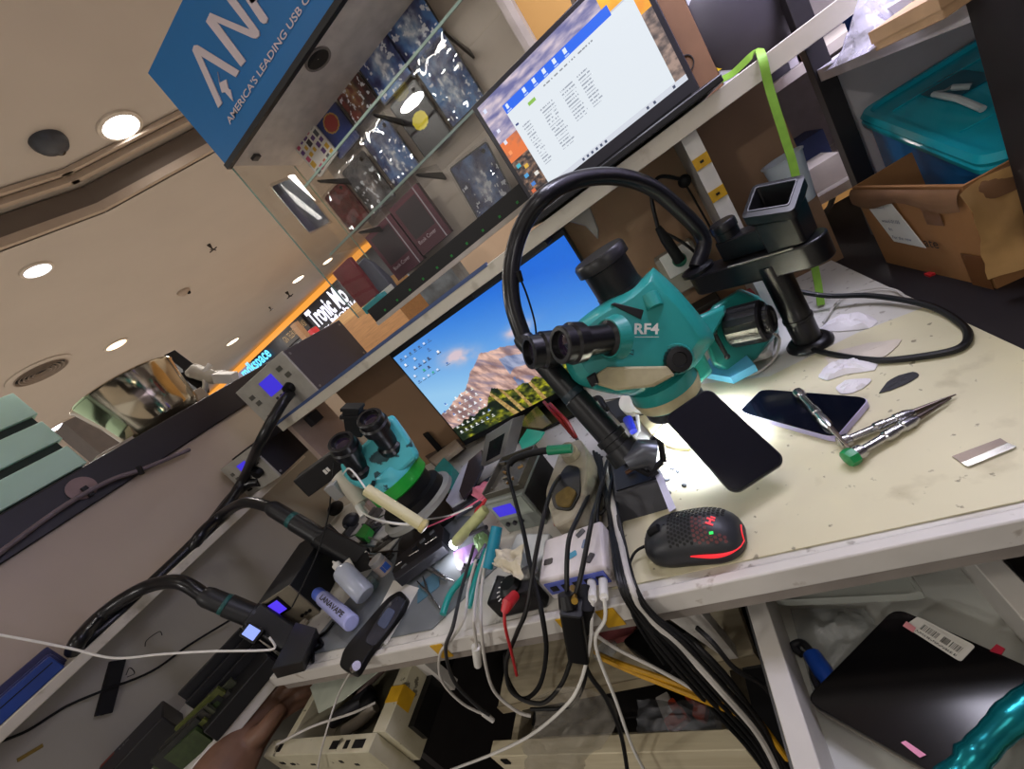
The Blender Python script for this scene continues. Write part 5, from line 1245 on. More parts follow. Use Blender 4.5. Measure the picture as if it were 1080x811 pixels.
# white usb plugs
for k, (x, y) in enumerate(((625, 620), (637, 618))):
    t = thing('usb_plug', Yp(x, y, .30), ['white cable plug in the charger front, the one further from the corner', 'white cable plug in the charger front at its outer corner'][k], 'cable')
    MB().tube([Yp(x - 1, y - 6, FR + .01), Yp(x, y + 12, .295)], [.0055, .005], 12).build('plug', WHITEP, t)
    pts = [Yp(x, y + 12, .295), Yp(x - 1 + k * 2, y + 35, .285), Yp(622 + k * 6, 680, .28), Yp([612, 650][k], [720, 740][k], .275), Yp([596, 668][k], [745, 790][k], .27)] + ([Yp(560, 775, .27), Yp(520, 795, .27), Yp(475, 812, .27)] if k == 0 else [Yp(690, 830, .27)])
    MB().tube(spline(pts, 6), .0022, 8).build('lead', WHITEP, t)
for px in ((598, 652, 'yellow tape patch on the worktop edge below the charger'), (648, 651, 'ochre tape patch on the worktop edge near the black cable bundle'), (456, 674, 'yellow tape patch on the worktop edge beside the silicone mat')):
    q = Yp(px[0] - 8, px[1] - 4, FR - .013); tag(MB().box((q.x - .012, FR - .0135, DZ - .03), (q.x + .012, FR - .0122, DZ + .001)).build('tape_patch', YELLOW), px[2], 'tape')
# ================================================================ left half of the worktop
ZB = DZ + .0027
# black tray case on a white card
slab('white_card', 'white card lying under the long black phone case on the grey mat', 'card', [(386, 668), (415, 612), (442, 620), (407, 680)], ZB + .0012, .001, PAPER, bevel=0)
t = thing('phone_case', Zp(395, 660, DZ), 'long black open phone case overhanging the worktop edge on a white card', 'phone case')
oz = DZ + .016
out = rounded(((357, 703), (362, 684), (408, 630), (422, 622), (429, 630), (422, 645), (388, 688), (374, 712)), .25, 3)
MB().prism([Zp(x, y, oz) for x, y in out], (0, 0, -.012)).build('shell', BLACK, t, bevel=.002)
MB().prism([Zp(x, y, oz + .002) for x, y in rounded(((384, 676), (408, 638), (420, 628), (427, 632), (418, 652), (394, 682)), .25, 3)], (0, 0, -.0019)).build('inner_face', mat('case_inner', '#33353f', .2, var=.3, scale=30), t)
MB().prism([Zp(x, y, oz + .003) for x, y in rounded(((397, 658), (409, 640), (417, 644), (406, 664)), .25, 3)], (0, 0, -.0009)).build('blue_film', mat('blue_film', '#55607f', .15), t)
MB().tube([Zp(374, 704, oz + .001), Zp(376, 702, oz + .007)], [.008, .007], 16).build('lens_ring', CHROME, t)
# printed lavender bottle and a clear wash bottle
def bottle(p0, p1, r, label, m, capm, txt=None, cap='flat'):
    t = thing('bottle', (p0 + p1) / 2 - UP * r, label, 'bottle'); u = (p1 - p0).normalized(); L_ = (p1 - p0).length; M = frame(p0, UP.cross(u), u)
    if cap == 'flat':
        MB(M).lathe([(r * .8, 0), (r, .003), (r, L_ * .78), (r * .98, L_ * .79)], n=28).build('body', m, t, smooth=40)
        MB(M).lathe([(r * .9, L_ * .785), (r * .9, L_ * .96), (r * .7, L_), (.001, L_)], n=28).build('cap', capm, t, smooth=40)
    else:
        MB(M).lathe([(r * .85, 0), (r, .004), (r, L_ * .66), (r * .85, L_ * .74), (r * .4, L_ * .80), (r * .38, L_ * .82)], n=28).build('body', m, t, smooth=50)
        MB(M).lathe([(r * .42, L_ * .80), (r * .42, L_ * .90), (r * .15, L_ * .94), (r * .08, L_)], n=20).build('nozzle', capm, t)
    if txt:
        vv = (CAM - (p0 + p1) / 2).normalized(); vv = (vv - u * vv.dot(u)).normalized()
        fm = frame(p0 + u * L_ * .70 + vv * r * 1.004, -u, vv)
        text('lettering', txt, fm @ Matrix.Translation((0, -.005, .0006)), .0105, INK, t, width=L_ * .62, bold=.02)
    return t
bottle(Zp(371, 657, DZ + .022), Zp(334, 625, DZ + .045), .0155, 'lavender bottle with bold black lettering and a blue cap, lying on the mat edge', mat('lavender', '#a9aee0', .35, var=.04), mat('blue_cap', '#5c74d6', .3), 'LANAVAPE')
bottle(Zp(386, 628, DZ + .024), Zp(351, 592, DZ + .10), .0215, 'clear wash bottle with a narrow white nozzle, lying above the lavender bottle', mat('frosty', '#aab0bc', .25, var=.06), WHITEP, None, 'nozzle')
slab('white_tab', 'small white folded card behind the wash bottle', 'card', [(361, 595), (368, 587), (375, 600), (367, 604)], DZ + .045, .003, PAPER)
# black rail jig
t = thing('board_holder', Zp(440, 585, DZ), 'long black metal circuit board holder lying behind the tweezers', 'holder')
hz = DZ + .026
MB().prism([Zp(x, y, hz) for x, y in ((413, 603), (418, 588), (463, 552), (468, 556), (466, 572), (420, 609))], (0, 0, -.022)).build('body', mat('jig_black', '#1b1c20', .4), t, bevel=.002)
MB().prism([Zp(x, y, hz + .006) for x, y in ((414, 606), (466, 570), (467, 576), (417, 612))], (0, 0, -.02)).build('rail', mat('jig_rail', '#2a2b30', .3), t, bevel=.001)
for k, (a, c) in enumerate((((449, 574), (461, 566)), ((432, 586), (442, 580)), ((418, 596), (424, 592)))): rod('slider', [Zp(*a, hz + .008), Zp(*c, hz + .008)], .0018, CHROME, t)
# small tools
t = thing('small_screwdriver', Zp(460, 602, DZ), 'short steel screwdriver with a ring end on the grey mat', 'screwdriver')
rod('handle', [Zp(452, 599, ZB + .006), Zp(470, 610, ZB + .006)], [.0055, .0045], CHROME, t, 14)
MB(frame(Zp(449, 595, ZB + .005), (1, 0, 0), (.3, -.3, 1))).torus(Matrix(), .006, .0018, 20, 8).build('ring', CHROME, t)
rod('blade', [Zp(470, 610, ZB + .006), Zp(479, 613, ZB + .003)], [.002, .001], CHROME, t)
t = thing('tweezers', Zp(451, 625, DZ), 'small forked steel tweezers lying on the grey mat', 'tweezers')
rod('prong', [Zp(440, 613, ZB + .003), Zp(445, 619, ZB + .004), Zp(451, 624, ZB + .003)], [.001, .0025, .003], CHROME, t)
rod('prong', [Zp(446, 608, ZB + .003), Zp(449, 616, ZB + .004), Zp(451, 624, ZB + .003)], [.001, .0025, .003], CHROME, t)
rod('shaft', [Zp(451, 624, ZB + .003), Zp(464, 642, ZB + .003)], [.003, .0016], CHROME, t)
# teal-handled tools
TG = mat('teal_grip', '#178f88', .35)
t = thing('teal_pliers', Zp(490, 620, DZ), 'curved teal-handled cutters near the worktop edge', 'cutters')
rod('handle', spline([Zp(467, 648, DZ + .010), Zp(474, 628, DZ + .014), Zp(486, 612, DZ + .018), Zp(501, 596, DZ + .022)], 5), .0055, TG, t)
rod('handle', spline([Zp(494, 640, DZ + .010), Zp(500, 618, DZ + .014), Zp(506, 600, DZ + .020), Zp(513, 580, DZ + .024)], 5), .0055, TG, t)
rod('jaw', [Zp(504, 592, DZ + .024), Zp(512, 574, DZ + .024)], [.008, .003], CHROME, t)
tag(MB().tube([Zp(514, 600, .80), Zp(521, 572, .815), Zp(524, 556, .825)], [.008, .0095, .009], 16).build('teal_marker', mat('teal_marker', '#1a7d92', .3)), 'upright teal marker pen beside the soldering station front', 'marker')
# bright pen light with green-yellow tape and its cream wand
t = thing('light_wand', Zp(500, 555, DZ), 'yellow-green taped pen light shining brightly onto the grey mat', 'work light')
l0, l1 = Zp(478, 575, DZ + .030), Zp(512, 537, DZ + .055)
u = (l1 - l0).normalized(); M = frame(l0, u.orthogonal(), u); L_ = (l1 - l0).length
MB(M).lathe([(.008, .004), (.0105, .012), (.0105, L_ * .8), (.009, L_)], n=20).build('tube', mat('lime_tape', '#b9bd84', .5, var=.25, scale=40), t)
MB(M).lathe([(.0085, .004), (.0085, -.002), (.001, -.004)], n=20).build('lamp', glow('wand_white', '#f4f4ff', 30), t)
WL = l0 - u * .02
t = thing('cream_stick', Zp(420, 530, DZ), 'long cream plastic stick reaching out in front of the smaller microscope', 'stick')
s0, s1 = Dp(386, 516, .655), Dp(444, 553, .645)
u = (s1 - s0).normalized(); M = frame(s0, UP.cross(u), u); L_ = (s1 - s0).length
MB(M).rbox(.017, .017, L_, .005).build('shaft', mat('cream_stick', '#cfc79a', .45, var=.06, stain=[('#75693d', 60, .68, .05, .6)]), t, bevel=.001)
MB(M).lathe([(.0095, L_), (.011, L_ + .002), (.011, L_ + .008), (.006, L_ + .010)], n=20).build('end_ring', mat('cream_ring', '#b9ab72', .4), t)
MB().tube(spline([s0, Dp(377, 503, .67), Dp(368, 494, .69), Dp(362, 500, .72)], 4), .0016, 6).build('lead', WHITEP, t)
MB().tube([s0 + u * .01, Dp(394, 508, .77)], .004, 8).build('support', BLACKM, t)
# pink cloth, red loop
c1_ = [Zp(x, y, .785) for x, y in ((497, 522), (510, 508), (528, 512), (520, 534))]
b = MB(); b.sheet(lambda u, v: c1_[0] * (1 - u) * (1 - v) + c1_[1] * u * (1 - v) + c1_[2] * u * v + c1_[3] * (1 - u) * v + UP * (.006 * math.sin(u * 3) + .008 * fbm(u, v, 3)), 12, 12, .002)
tag(b.build('pink_cloth', mat('pink_cloth', '#d47a8a', .8, bump=.3)), 'small pink cloth between the phone parts and the soldering station', 'cloth')
t = thing('red_coil', Zp(508, 540, DZ), 'red coil of lead beside the pink cloth', 'coil')
MB(frame(Zp(507, 541, .785), (1, .2, 0), (-.3, -.6, 1))).torus(Matrix(), .010, .0055, 24, 10).build('ring', RED, t)
MB().tube(spline([Zp(500, 545, .78), Zp(512, 528, .80), Zp(520, 524, .795), Zp(524, 534, .79)], 5), .004, 8).build('lead', RED, t)
for k, (pa, pc2, m, lab) in enumerate((((450, 556), (516, 520), mat('pink_lead', '#d0607c', .5), 'pink lead running from the pen light towards the smaller microscope'), ((447, 548), (498, 534), WHITEP, 'pale grey lead running to the pen light from the cream stick'))):
    rod('lead_wire', spline([Zp(*pa, DZ + .035), Zp((pa[0] + pc2[0]) / 2, (pa[1] + pc2[1]) / 2 + 3, DZ + .04), Zp(*pc2, DZ + .05)], 5), .0018, m, None, 8, lab, 'wire')
rod('dark_pen', [Zp(487, 566, DZ + .03), Zp(513, 556, DZ + .04)], .0042, GREYD, None, 12, 'dark slim pen pointing at the pen light', 'pen')
slab('purple_film', 'purple translucent film in the pen light glow', 'film', [(478, 582), (500, 572), (507, 590), (494, 606), (482, 600)], ZB + .004, .0006, mat('purple_film', '#8a6aa0', .3), bevel=0)
scrap([(486, 604), (492, 594), (500, 598), (498, 606), (490, 610)], 'small dark crumpled foil bit beside the purple film', mat('dark_foil', '#55525c', .3, metal=.6), 'foil_scrap', 'foil', .008, ZB)
scrap([(508, 560), (516, 568), (512, 582), (504, 584), (500, 572)], 'pale green crumpled film beside the pen light', mat('green_film', '#9cc58a', .4), 'film_scrap', 'film', .010, ZB)
# small jars near the microscope base
def jar(px, py, r, h, m, capm, lab, z=DZ + .0006, tilt=0):
    c = Zp(px, py, z); t = thing('small_jar', c, lab, 'jar'); M = Matrix.Translation(c) @ Matrix.Rotation(tilt, 4, 'X')
    MB(M).lathe([(r * .9, 0), (r, .002), (r, h * .7), (r * .9, h * .72)], n=22).build('body', m, t)
    MB(M).lathe([(r * .95, h * .72), (r * .95, h), (r * .8, h * 1.02), (.001, h * 1.02)], n=22).build('lid', capm, t)
    return t
j = jar(408, 602, .018, .040, mat('jar_white', '#c9b9b0', .4), mat('jar_lid', '#b5b3b2', .4), 'small white jar with a blue label beside the black board holder')
jq = Zp(408, 602, DZ); f2 = (CAM - jq); f2.z = 0; f2.normalize()
MB(frame(jq + f2 * .0182 + UP * .008, UP.cross(f2), f2)).box((-.006, 0, -.001), (.012, .017, .0012)).build('blue_label', mat('blue_label', '#3a66c8', .4), j)
jar(395, 620, .014, .022, mat('jar_grey_green', '#6f8786', .3), mat('jar_lid2', '#8d9a98', .3), 'squat grey-green jar in front of the white labelled jar')
jar(391, 592, .011, .028, mat('jar_amber', '#8a4a22', .3), mat('jar_cap_white', '#d6d2cc', .4), 'tiny amber vial with a white cap near the wash bottle')
# dark clutter round the smaller microscope's foot
random.seed(9)
spots = [(372, 560, .035, .02, '#3b3a38'), (392, 566, .05, .012, '#2a2b2f'), (405, 575, .04, .01, '#4c4843'), (380, 590, .03, .014, '#5b564c'), (420, 565, .04, .012, '#232428'), (396, 548, .045, .018, '#55514a'), (410, 588, .03, .01, '#37352f')]
for k, (x, y, s, h, c) in enumerate(spots):
    lab = ['dark tool bit lying closest to the second hot-air handle', 'black flat bracket beneath the cream stick', 'brown-grey metal strip behind the white labelled jar', 'dull olive lump beside the wash bottle top', 'black flat jig plate behind the long board holder', 'grey-brown bundle under the smaller microscope lamp ring', 'dark offcut between the jars and board holder'][k]
    q = Zp(x, y, DZ + .0006); a = random.uniform(0, 180); o = MB(zrot(q, a)); o.rbox(s * 1.6, s * .5, h, s * .12); o.box((-s * .3, -s * .1, h), (s * .6, s * .12, h * 1.6)); tag(o.build('metal_bit', mat('bit%d' % k, c, .45, var=.3, scale=60), bevel=.001), lab, 'tool bit')
tools = [((352, 572), (420, 548)), ((362, 588), (430, 580)), ((384, 555), (432, 528)), ((400, 596), (424, 566))]
for k, (a, c) in enumerate(tools): rod('needle_file', [Zp(*a, DZ + .012), Zp(*c, DZ + .02)], [.003, .0015], [GREYM, BLACK, CHROME, GREYD][k], None, 8, ['slim grey needle file among dark clutter above the wash bottle', 'slim black needle file crossing the clutter beside the jars', 'bright thin rod behind the cream stick', 'dark thin rod leaning by the amber vial'][k], 'file')
tag(MB().ball(Zp(354, 536, DZ + .03), .03, (1, 1, .8), 20, 10).build('black_bulb', BLACKM), 'round black rubber knob, upper of two beside the green wedge', 'knob')
tag(MB().ball(Zp(370, 549, DZ + .025), .028, (1, 1, .8), 20, 10).build('black_bulb', mat('navy_bulb', '#14161f', .5)), 'round navy-black knob, lower of two beside the green wedge', 'knob')
slab('green_wedge', 'small bright green wedge below the black knobs', 'wedge', [(374, 565), (384, 552), (390, 556), (384, 568)], DZ + .03, .02, mat('green_wedge', '#2c8a34', .4))
# power strip and plugs behind
t = thing('power_strip', Dp(345, 494, .93), 'black power strip standing behind the smaller microscope with grey plugs', 'power strip')
Mps = frame(Dp(345, 494, .93), Dp(378, 464, .93) - Dp(320, 506, .93), UP)
MB(Mps).rbox(.135, .045, .05, .006, Matrix.Translation((0, 0, -.025))).build('body', BLACK, t, bevel=.002)
for dx in (0, .008): MB(Mps).box((.0 + dx, -.0232, -.006 + dx * .2), (.006 + dx, -.0224, .006)).build('print_mark', WHITEP, t)
MB().cyl((Mps @ V((.055, .01, -.02))), V(((Mps @ V((.055, .01, 0))).x, (Mps @ V((.055, .01, 0))).y, DZ + .0006)), .006, n=12).build('foot', BLACK, t)

a = Dp(362, 506, .88)
t = thing('white_adapter', a, 'off-white adapter plug with a grey pin block hanging beside the smaller microscope', 'adapter')
MB().tube([Dp(360, 502, .86), Dp(372, 514, .85), Dp(382, 530, .84)], [.024, .022, .016], 14).build('body', mat('old_white', '#b9b4a4', .5), t)
MB().box((-.017, -.017, -.018), (.017, .017, .018), Matrix.Translation(Dp(357, 514, .85))).build('pin_block', mat('pin_grey', '#8c8d8c', .5), t, bevel=.002)
MB().tube([Dp(382, 530, .84), Dp(378, 534, .83), Dp(384, 544, .82)], .008, 10).build('tail', WHITEP, t)
rod('white_lead', spline([Dp(380, 538, .82), Dp(390, 545, .80), Dp(410, 551, .70), Dp(432, 553, .68), Dp(446, 550, .66)], 6), .0022, WHITEP, None, 8, 'white lead sagging behind the cream stick', 'wire')
# books/papers behind, dark board under the monitor's near side
slab('brown_board', 'brown-grey board leaning flat at the monitor foot', 'board', [(444, 478), (478, 456), (486, 466), (456, 488)], DZ + .03, .028, mat('board_brown', '#55473e', .6))
slab('cream_papers', 'stack of cream papers at the monitor foot', 'papers', [(452, 484), (480, 463), (486, 470), (460, 490)], DZ + .045, .014, mat('paper_cream', '#9c8c78', .7))
slab('teal_box', 'small dark teal box beside the black microscope ring', 'box', [(458, 494), (468, 482), (478, 492), (472, 512), (462, 508)], DZ + .05, .048, mat('dark_teal_box', '#17786e', .4))
slab('black_triangle', 'black triangular piece standing against the brown back board', 'board', [(440, 448), (452, 456), (447, 460)], DZ + .10, .098, BLACKM)
# ---------------------------------------------------------------- hot-air handles resting in their holders
def handle(p0, p1, p2, r, label, name='hot_air_handle', hose=None, rest=None, band=True):
    t = thing(name, V((p1.x, p1.y, DZ)), label, 'hot-air tool')
    u = (p1 - p0).normalized(); L_ = (p1 - p0).length; M = frame(p0, u.orthogonal(), u)
    MB(M).lathe([(r * .55, -.012), (r * .9, 0), (r, .01), (r * 1.02, L_ * .46), (r * 1.12, L_ * .47), (r * 1.12, L_ * .92), (r * 1.3, L_ * .93), (r * 1.3, L_)], n=26).build('grip', mat('grip_black', '#17181b', .42), t, smooth=30)
    if band: MB(M).lathe([(r * 1.03, L_ * .38), (r * 1.05, L_ * .385), (r * 1.05, L_ * .45), (r * 1.03, L_ * .455)], n=26, caps=False).build('teal_band', mat('teal_band', '#17504e', .4), t)
    w = (p2 - p1).normalized(); L2 = (p2 - p1).length
    MB(frame(p1, UP.cross(w), w)).rbox(r * 2.5, r * 2.5, L2, r * .5).build('head', mat('head_black', '#141518', .45), t, bevel=.002)
    if hose: MB().tube(spline(hose, 7), r * .72, 12).build('hose', HOSE, t)
    if rest:
        MB().hexa(rest).build('rest', mat('rest_black', '#16171a', .5), t, bevel=.002)
    return t
ZH = .80
hA = [Xp(262, 516, -1.40) * 0 + Dp(300, 428, 1.30), Dp(285, 450, 1.24), Dp(265, 490, 1.22), Dp(245, 530, 1.20), Dp(222, 572, 1.18), Dp(165, 612, 1.1), Dp(100, 672, 1.0), Dp(84, 682, .98)]
sB = Zp(306, 690, DZ + .0006); 
handle(Dp(215, 628, .90), Dp(268, 650, .92), Dp(326, 688, .90), .021, 'black hot-air handle with a teal band and looped hose nearest the corner, in its holder', hose=[Xp(78, 686, -1.335), Xp(84, 674, -1.31), Dp(104, 652, .89), Dp(130, 632, .91), Dp(160, 617, .92), Dp(190, 614, .90), Dp(215, 628, .90)],
       rest=[Zp(x, y, z_) for z_ in (DZ + .0006, DZ + .045) for x, y in (((292, 716), (322, 708), (338, 672), (318, 664)) if z_ < .76 else ((286, 706), (318, 698), (334, 662), (312, 656)))])
handle(Dp(286, 535, 1.08), Dp(340, 568, 1.05), Dp(384, 592, 1.00), .021, 'black hot-air handle farther back, crossing the wall shelf above the small display station', hose=[Xp(203, 584, -1.35), Xp(210, 566, -1.32), Dp(232, 545, 1.15), Dp(258, 530, 1.11), Dp(286, 535, 1.08)],
       rest=[Zp(x, y, z_) for z_ in (DZ + .0006, DZ + .03) for x, y in ((372, 606), (392, 600), (388, 582), (368, 586))])
# hoses from the two rework stations along the shelf
def hosething(pts, r, lab): tag(MB().tube(spline(pts, 7), r, 12).build('station_hose', HOSE), lab, 'hose')
hosething([Dp(306, 415, 1.18), Dp(296, 428, 1.14), Dp(276, 464, 1.12), Xp(258, 503, -1.32), Xp(240, 532, -1.34), Xp(205, 572, -1.345), Xp(150, 625, -1.345), Xp(110, 662, -1.345), Xp(80, 683, -1.34)], .015, 'thick black hose running down from the upper station front along the wall shelf')
hosething([Xp(274, 508, -1.30), Xp(262, 510, -1.33), Xp(245, 524, -1.375), Xp(222, 554, -1.375), Xp(202, 580, -1.36)], .015, 'shorter thick black hose leaving the lower station on the wall shelf')
def station(fl, fr_, y, zb, h, d, label, lcd, mside, px=None):
    a, c = Yp(*fl, y), Yp(*fr_, y); w = c.x - a.x; x0 = a.x
    t = thing('rework_station', (x0 + w / 2, y + d / 2, zb), label, 'rework station')
    MB().box((x0, y + .003, zb), (x0 + w, y + d, zb + h)).build('case', mside, t, bevel=.002)
    MB().box((x0 - .001, y - .004, zb), (x0 + w + .001, y + .003, zb + h + .001)).build('front_panel', GREYL, t, bevel=.001)
    for sx in (.06, .94):
        for sz in (.1, .9):
            MB().cyl((x0 + w, y + d * sx, zb + h * sz), (x0 + w + .0015, y + d * sx, zb + h * sz), .004, n=10).build('screw', mat('screw_grey', '#8d8d8d', .3, metal=.7), t)
    MB().box((x0 + w * .40, y - .0055, zb + h * .50), (x0 + w * .66, y - .004, zb + h * .84)).build('display', lcd, t)
    for bx, bz in ((.14, .72), (.16, .56), (.80, .80), (.84, .62)):
        MB().box((x0 + w * (bx - .03), y - .006, zb + h * (bz - .045)), (x0 + w * (bx + .05), y - .004, zb + h * (bz + .045))).build('button', mat('button_grey', '#56554f', .4), t)
    for bx, bz in ((.44, .38), (.52, .38), (.60, .38), (.5, .26)): MB().box((x0 + w * bx, y - .005, zb + h * bz), (x0 + w * (bx + .04), y - .004, zb + h * (bz + .05))).build('marking', GREYD, t)
    MB().box((x0 + w * .12, y - .007, zb + h * .12), (x0 + w * .24, y - .004, zb + h * .26)).build('switch', BLACK, t)
    MB().cyl((x0 + w * .74, y - .004, zb + h * .42), (x0 + w * .74, y - .022, zb + h * .40), .017, .015, 20).build('hose_port', BLACK, t)
    return t
DKS = mat('station_case', '#4a4549', .45, var=.04)
station((266, 430), (320, 395), .86, USZ + .0225, .150, .27, 'grey-fronted rework station with a violet display on the shelf end under the shop signs', LCDBLUE, DKS)
# a shelf end that carries it
tag(MB().box((-1.42, .80, USZ), (-1.1255, 1.2, USZ + .022)).build('corner_shelf', BLK), 'black corner shelf under the grey-fronted upper station', 'shelf')
station((228, 490), (264, 471), .74, sh + .0225, .118, .17, 'darker rework station under the black corner shelf with a violet display', LCDBLUE, mat('station_case_dark', '#232127', .4))
# ---------------------------------------------------------------- small display station, mini display, dark stands
t = thing('mini_station', Zp(305, 640, DZ), 'small grey-fronted station with a violet screen between the two hot-air handles', 'rework station')
a, c = Zp(279, 632, DZ + .0006), Zp(333, 655, DZ + .0006)
a, c = Dp(283, 640, .95), Dp(326, 652, .90)
fz = DZ + .0006
a, c = Zp(300, 669, fz), Zp(338, 645, fz)
u = (c - a).normalized(); M = frame(a, u, UP); L_ = (c - a).length
MB(M).box((0, 0, 0), (L_, .22, .098)).build('case', mat('mini_case', '#17181b', .5), t, bevel=.002)
MB(M).box((-.001, -.004, 0), (L_ + .001, 0, .100)).build('front_panel', mat('mini_front', '#7a7262', .5, var=.15), t, bevel=.001)
MB(M).box((.008, -.007, .050), (L_ * .66, -.004, .094)).build('display_bezel', BLACK, t)
MB(M).box((.014, -.008, .056), (L_ * .60, -.007, .088)).build('display', glow('violet_lcd', '#5a3cff', .9), t)
for k in range(3): MB(M).cyl((L_ * .7 + k * .012, -.003, .02), (L_ * .7 + k * .012, -.008, .02), .004, n=10).build('button', BLACK, t)
q = Zp(268, 690, DZ + .0006)
t = thing('mini_display', Dp(265, 668, .86), 'tiny black gadget with a glowing pale blue screen under the hot-air handle', 'display')
fr3 = frame(Dp(265, 667, .86), Dp(275, 672, .855) - Dp(255, 660, .865), CAM - Dp(265, 667, .86))
MB(fr3).rbox(.042, .030, .012, .004, Matrix.Translation((0, 0, -.012))).build('body', BLACK, t, bevel=.001)
MB(fr3).rbox(.030, .021, .001, .001, Matrix.Translation((0, 0, 0))).build('screen', glow('pale_blue_lcd', '#93a8ff', 1.1), t)
p_ = Dp(268, 676, .87); MB().tube([p_, V((p_.x, p_.y, DZ + .0006))], .006, 8).build('stalk', BLACK, t)
t = thing('black_stand', Zp(245, 735, DZ), 'black slotted tool stand on the side bench below the tiny glowing screen', 'stand')
Ms = frame(Zp(262, 734, DZ + .0006), cd * -1, UP)
MB(Ms).box((-.07, -.035, 0), (.07, .035, .035)).build('base', mat('stand_black', '#0b0b0d', .5), t, bevel=.002)
for k in range(3): MB(Ms).box((-.07 + .0, .035 + k * .022, 0), (.07, .045 + k * .022, .055 + k * .018)).build('divider', mat('stand_black2', '#111114', .45), t, bevel=.001)
# blue tool boxes on wall shelf
zs = sh + .022
for k, (xx, w_, h_, m, lab) in enumerate(((-1.345, .030, .036, '#1c3d86', 'bright blue flat case nearest the edge of the wall shelf'), (-1.378, .026, .038, '#2b2f5e', 'middle indigo flat case on the wall shelf'), (-1.405, .022, .050, '#2d2e55', 'tall indigo case against the grey wall on the wall shelf'))):
    y0 = [.235, .245, .255][k] - .015 ; t = thing('flat_case', (xx, y0 - .12, zs), lab, 'case')
    MB().box((xx - w_ / 2, y0 - .26, zs + .0005), (xx + w_ / 2, y0, zs + h_)).build('body', mat('case_' + m[1:], m, .4, var=.15), t, bevel=.002)
    MB().box((xx - w_ / 2 - .0005, y0 - .255, zs + h_ * .62), (xx + w_ / 2 + .0005, y0 - .005, zs + h_ * .68)).build('seam', BLACK, t)
# small black box stuck on the wall with cable; hooks
q0, q1 = Xp(120, 708, LX + .001), Xp(111, 742, LX + .001)
t = thing('cable_clip_box', q1, 'small black box stuck on the grey wall with a thin black wire through it', 'clip box')
u = (q0 - q1).normalized(); MB(frame((q0 + q1) / 2, u, (1, 0, 0))).box((-.05, -.014, 0), (.05, .014, .014)).build('body', BLACKM, t, bevel=.001)
rod('tail', [q1, q1 + (q1 - q0) * .35], .003, BLACKM, t)
rod('wire', spline([Xp(-5, 784, LX + .004), Xp(30, 770, LX + .004), Xp(70, 745, LX + .004), Xp(110, 728, LX + .017), Xp(160, 708, LX + .01), Xp(200, 680, LX + .012), Xp(246, 652, LX + .03)], 6), .0028, BLACKM, t)
for k, (px, lab) in enumerate(((((153, 682), (155, 675), (168, 666), (171, 670)), 'thin ink squiggle drawn on the grey wall above the black clip box'), (((133, 712), (137, 704), (142, 710), (134, 714)), 'small ink loop drawn on the grey wall beside the black clip box'))):
    rod('ink_mark', spline([Xp(x, y, LX + .0008) for x, y in px], 4), .0009, INK, None, 6, lab, 'mark')
q = Xp(35, 805, LX + .0006); rod('tape_strip', [Xp(18, 802, LX + .0006), Xp(45, 786, LX + .0006)], .004, mat('ochre_tape', '#7a6424', .6), None, 6, 'short ochre tape smear low on the grey wall', 'tape')
rod('white_wall_lead', spline([Xp(-10, 668, -1.30), Xp(30, 675, -1.28), Xp(75, 684, -1.25), Xp(120, 694, -1.2), Xp(170, 690, -1.12), Xp(220, 687, -1.04), Xp(275, 686, -.97), Xp(290, 683, -.95), Xp(284, 672, -.95)], 6), .0022, WHITEP, None, 8, 'thin white lead strung across the grey wall to the tiny display', 'wire')
rod('grey_pipe', spline([Xp(-20, 598, LX + .03), Xp(40, 553, LX + .03), Xp(80, 526, LX + .03), Xp(120, 505, LX + .03), Xp(150, 495, LX + .03), Xp(200, 474, LX + .03)], 5), .006, mat('grey_hose', '#6d6268', .45), None, 10, 'thin grey hose fixed along the black counter face', 'hose')
q = Xp(86, 515, LX + .014); t = thing('round_hook', q - UP * .03, 'pale round adhesive hook on the black counter face holding the grey hose', 'hook')
MB(frame(q, (0, 1, 0), (1, 0, 0))).lathe([(.029, 0), (.029, .003), (.001, .004)], n=28).build('disc', mat('hook_pink', '#8d7676', .4), t)
MB(frame(q, (0, 1, 0), (1, 0, 0))).box((-.006, -.03, .004), (.006, .0, .014)).build('hook', BLACK, t, bevel=.001)
rod('cable_tie', [Xp(146, 492, LX + .035), Xp(150, 500, LX + .035)], .0065, BLACKM, None, 8, 'small black tie round the grey hose', 'tie')
# ---------------------------------------------------------------- on the black counter
CZ = 1.352
bx_ = LX - .13
cbA, cbB = Xp(135, 466, bx_), Xp(196, 424, bx_)
byc = (cbA.y + cbB.y) / 2 + .01
ra = abs(Xp(80, 433, bx_).y - Xp(176, 384, bx_).y) / 2; rb = abs(cbA.y - cbB.y) / 2 * 1.02
rz_ = (Xp(80, 433, bx_).z + Xp(176, 384, bx_).z) / 2
byr = (Xp(80, 433, bx_).y + Xp(176, 384, bx_).y) / 2
byc = (byc + byr) / 2
t = tag(MB(Matrix.Translation((bx_, byc, CZ))).lathe([(.001, .0006), (rb * .8, .0006), (rb, .006), (rb * 1.12, .03), ((ra + rb) / 2 * 1.02, (rz_ - CZ) * .55), (ra, rz_ - CZ - .004), (ra * 1.025, rz_ - CZ), (ra * 1.02, rz_ - CZ + .003), (ra * .985, rz_ - CZ), ((ra + rb) / 2 * 1.0, (rz_ - CZ) * .55), (rb * 1.08, .032), (rb * .95, .009), (.001, .004)], n=56, caps=False).build('steel_bowl', mat('bowl_steel', '#c9bfa8', .12, metal=1, var=.1, scale=5), smooth=50), 'shiny tapered steel bowl standing on the black counter', 'bowl')
MINT = mat('mint_paint', '#c6efdf', .5, var=.04, scale=4)
mx_ = LX - .10
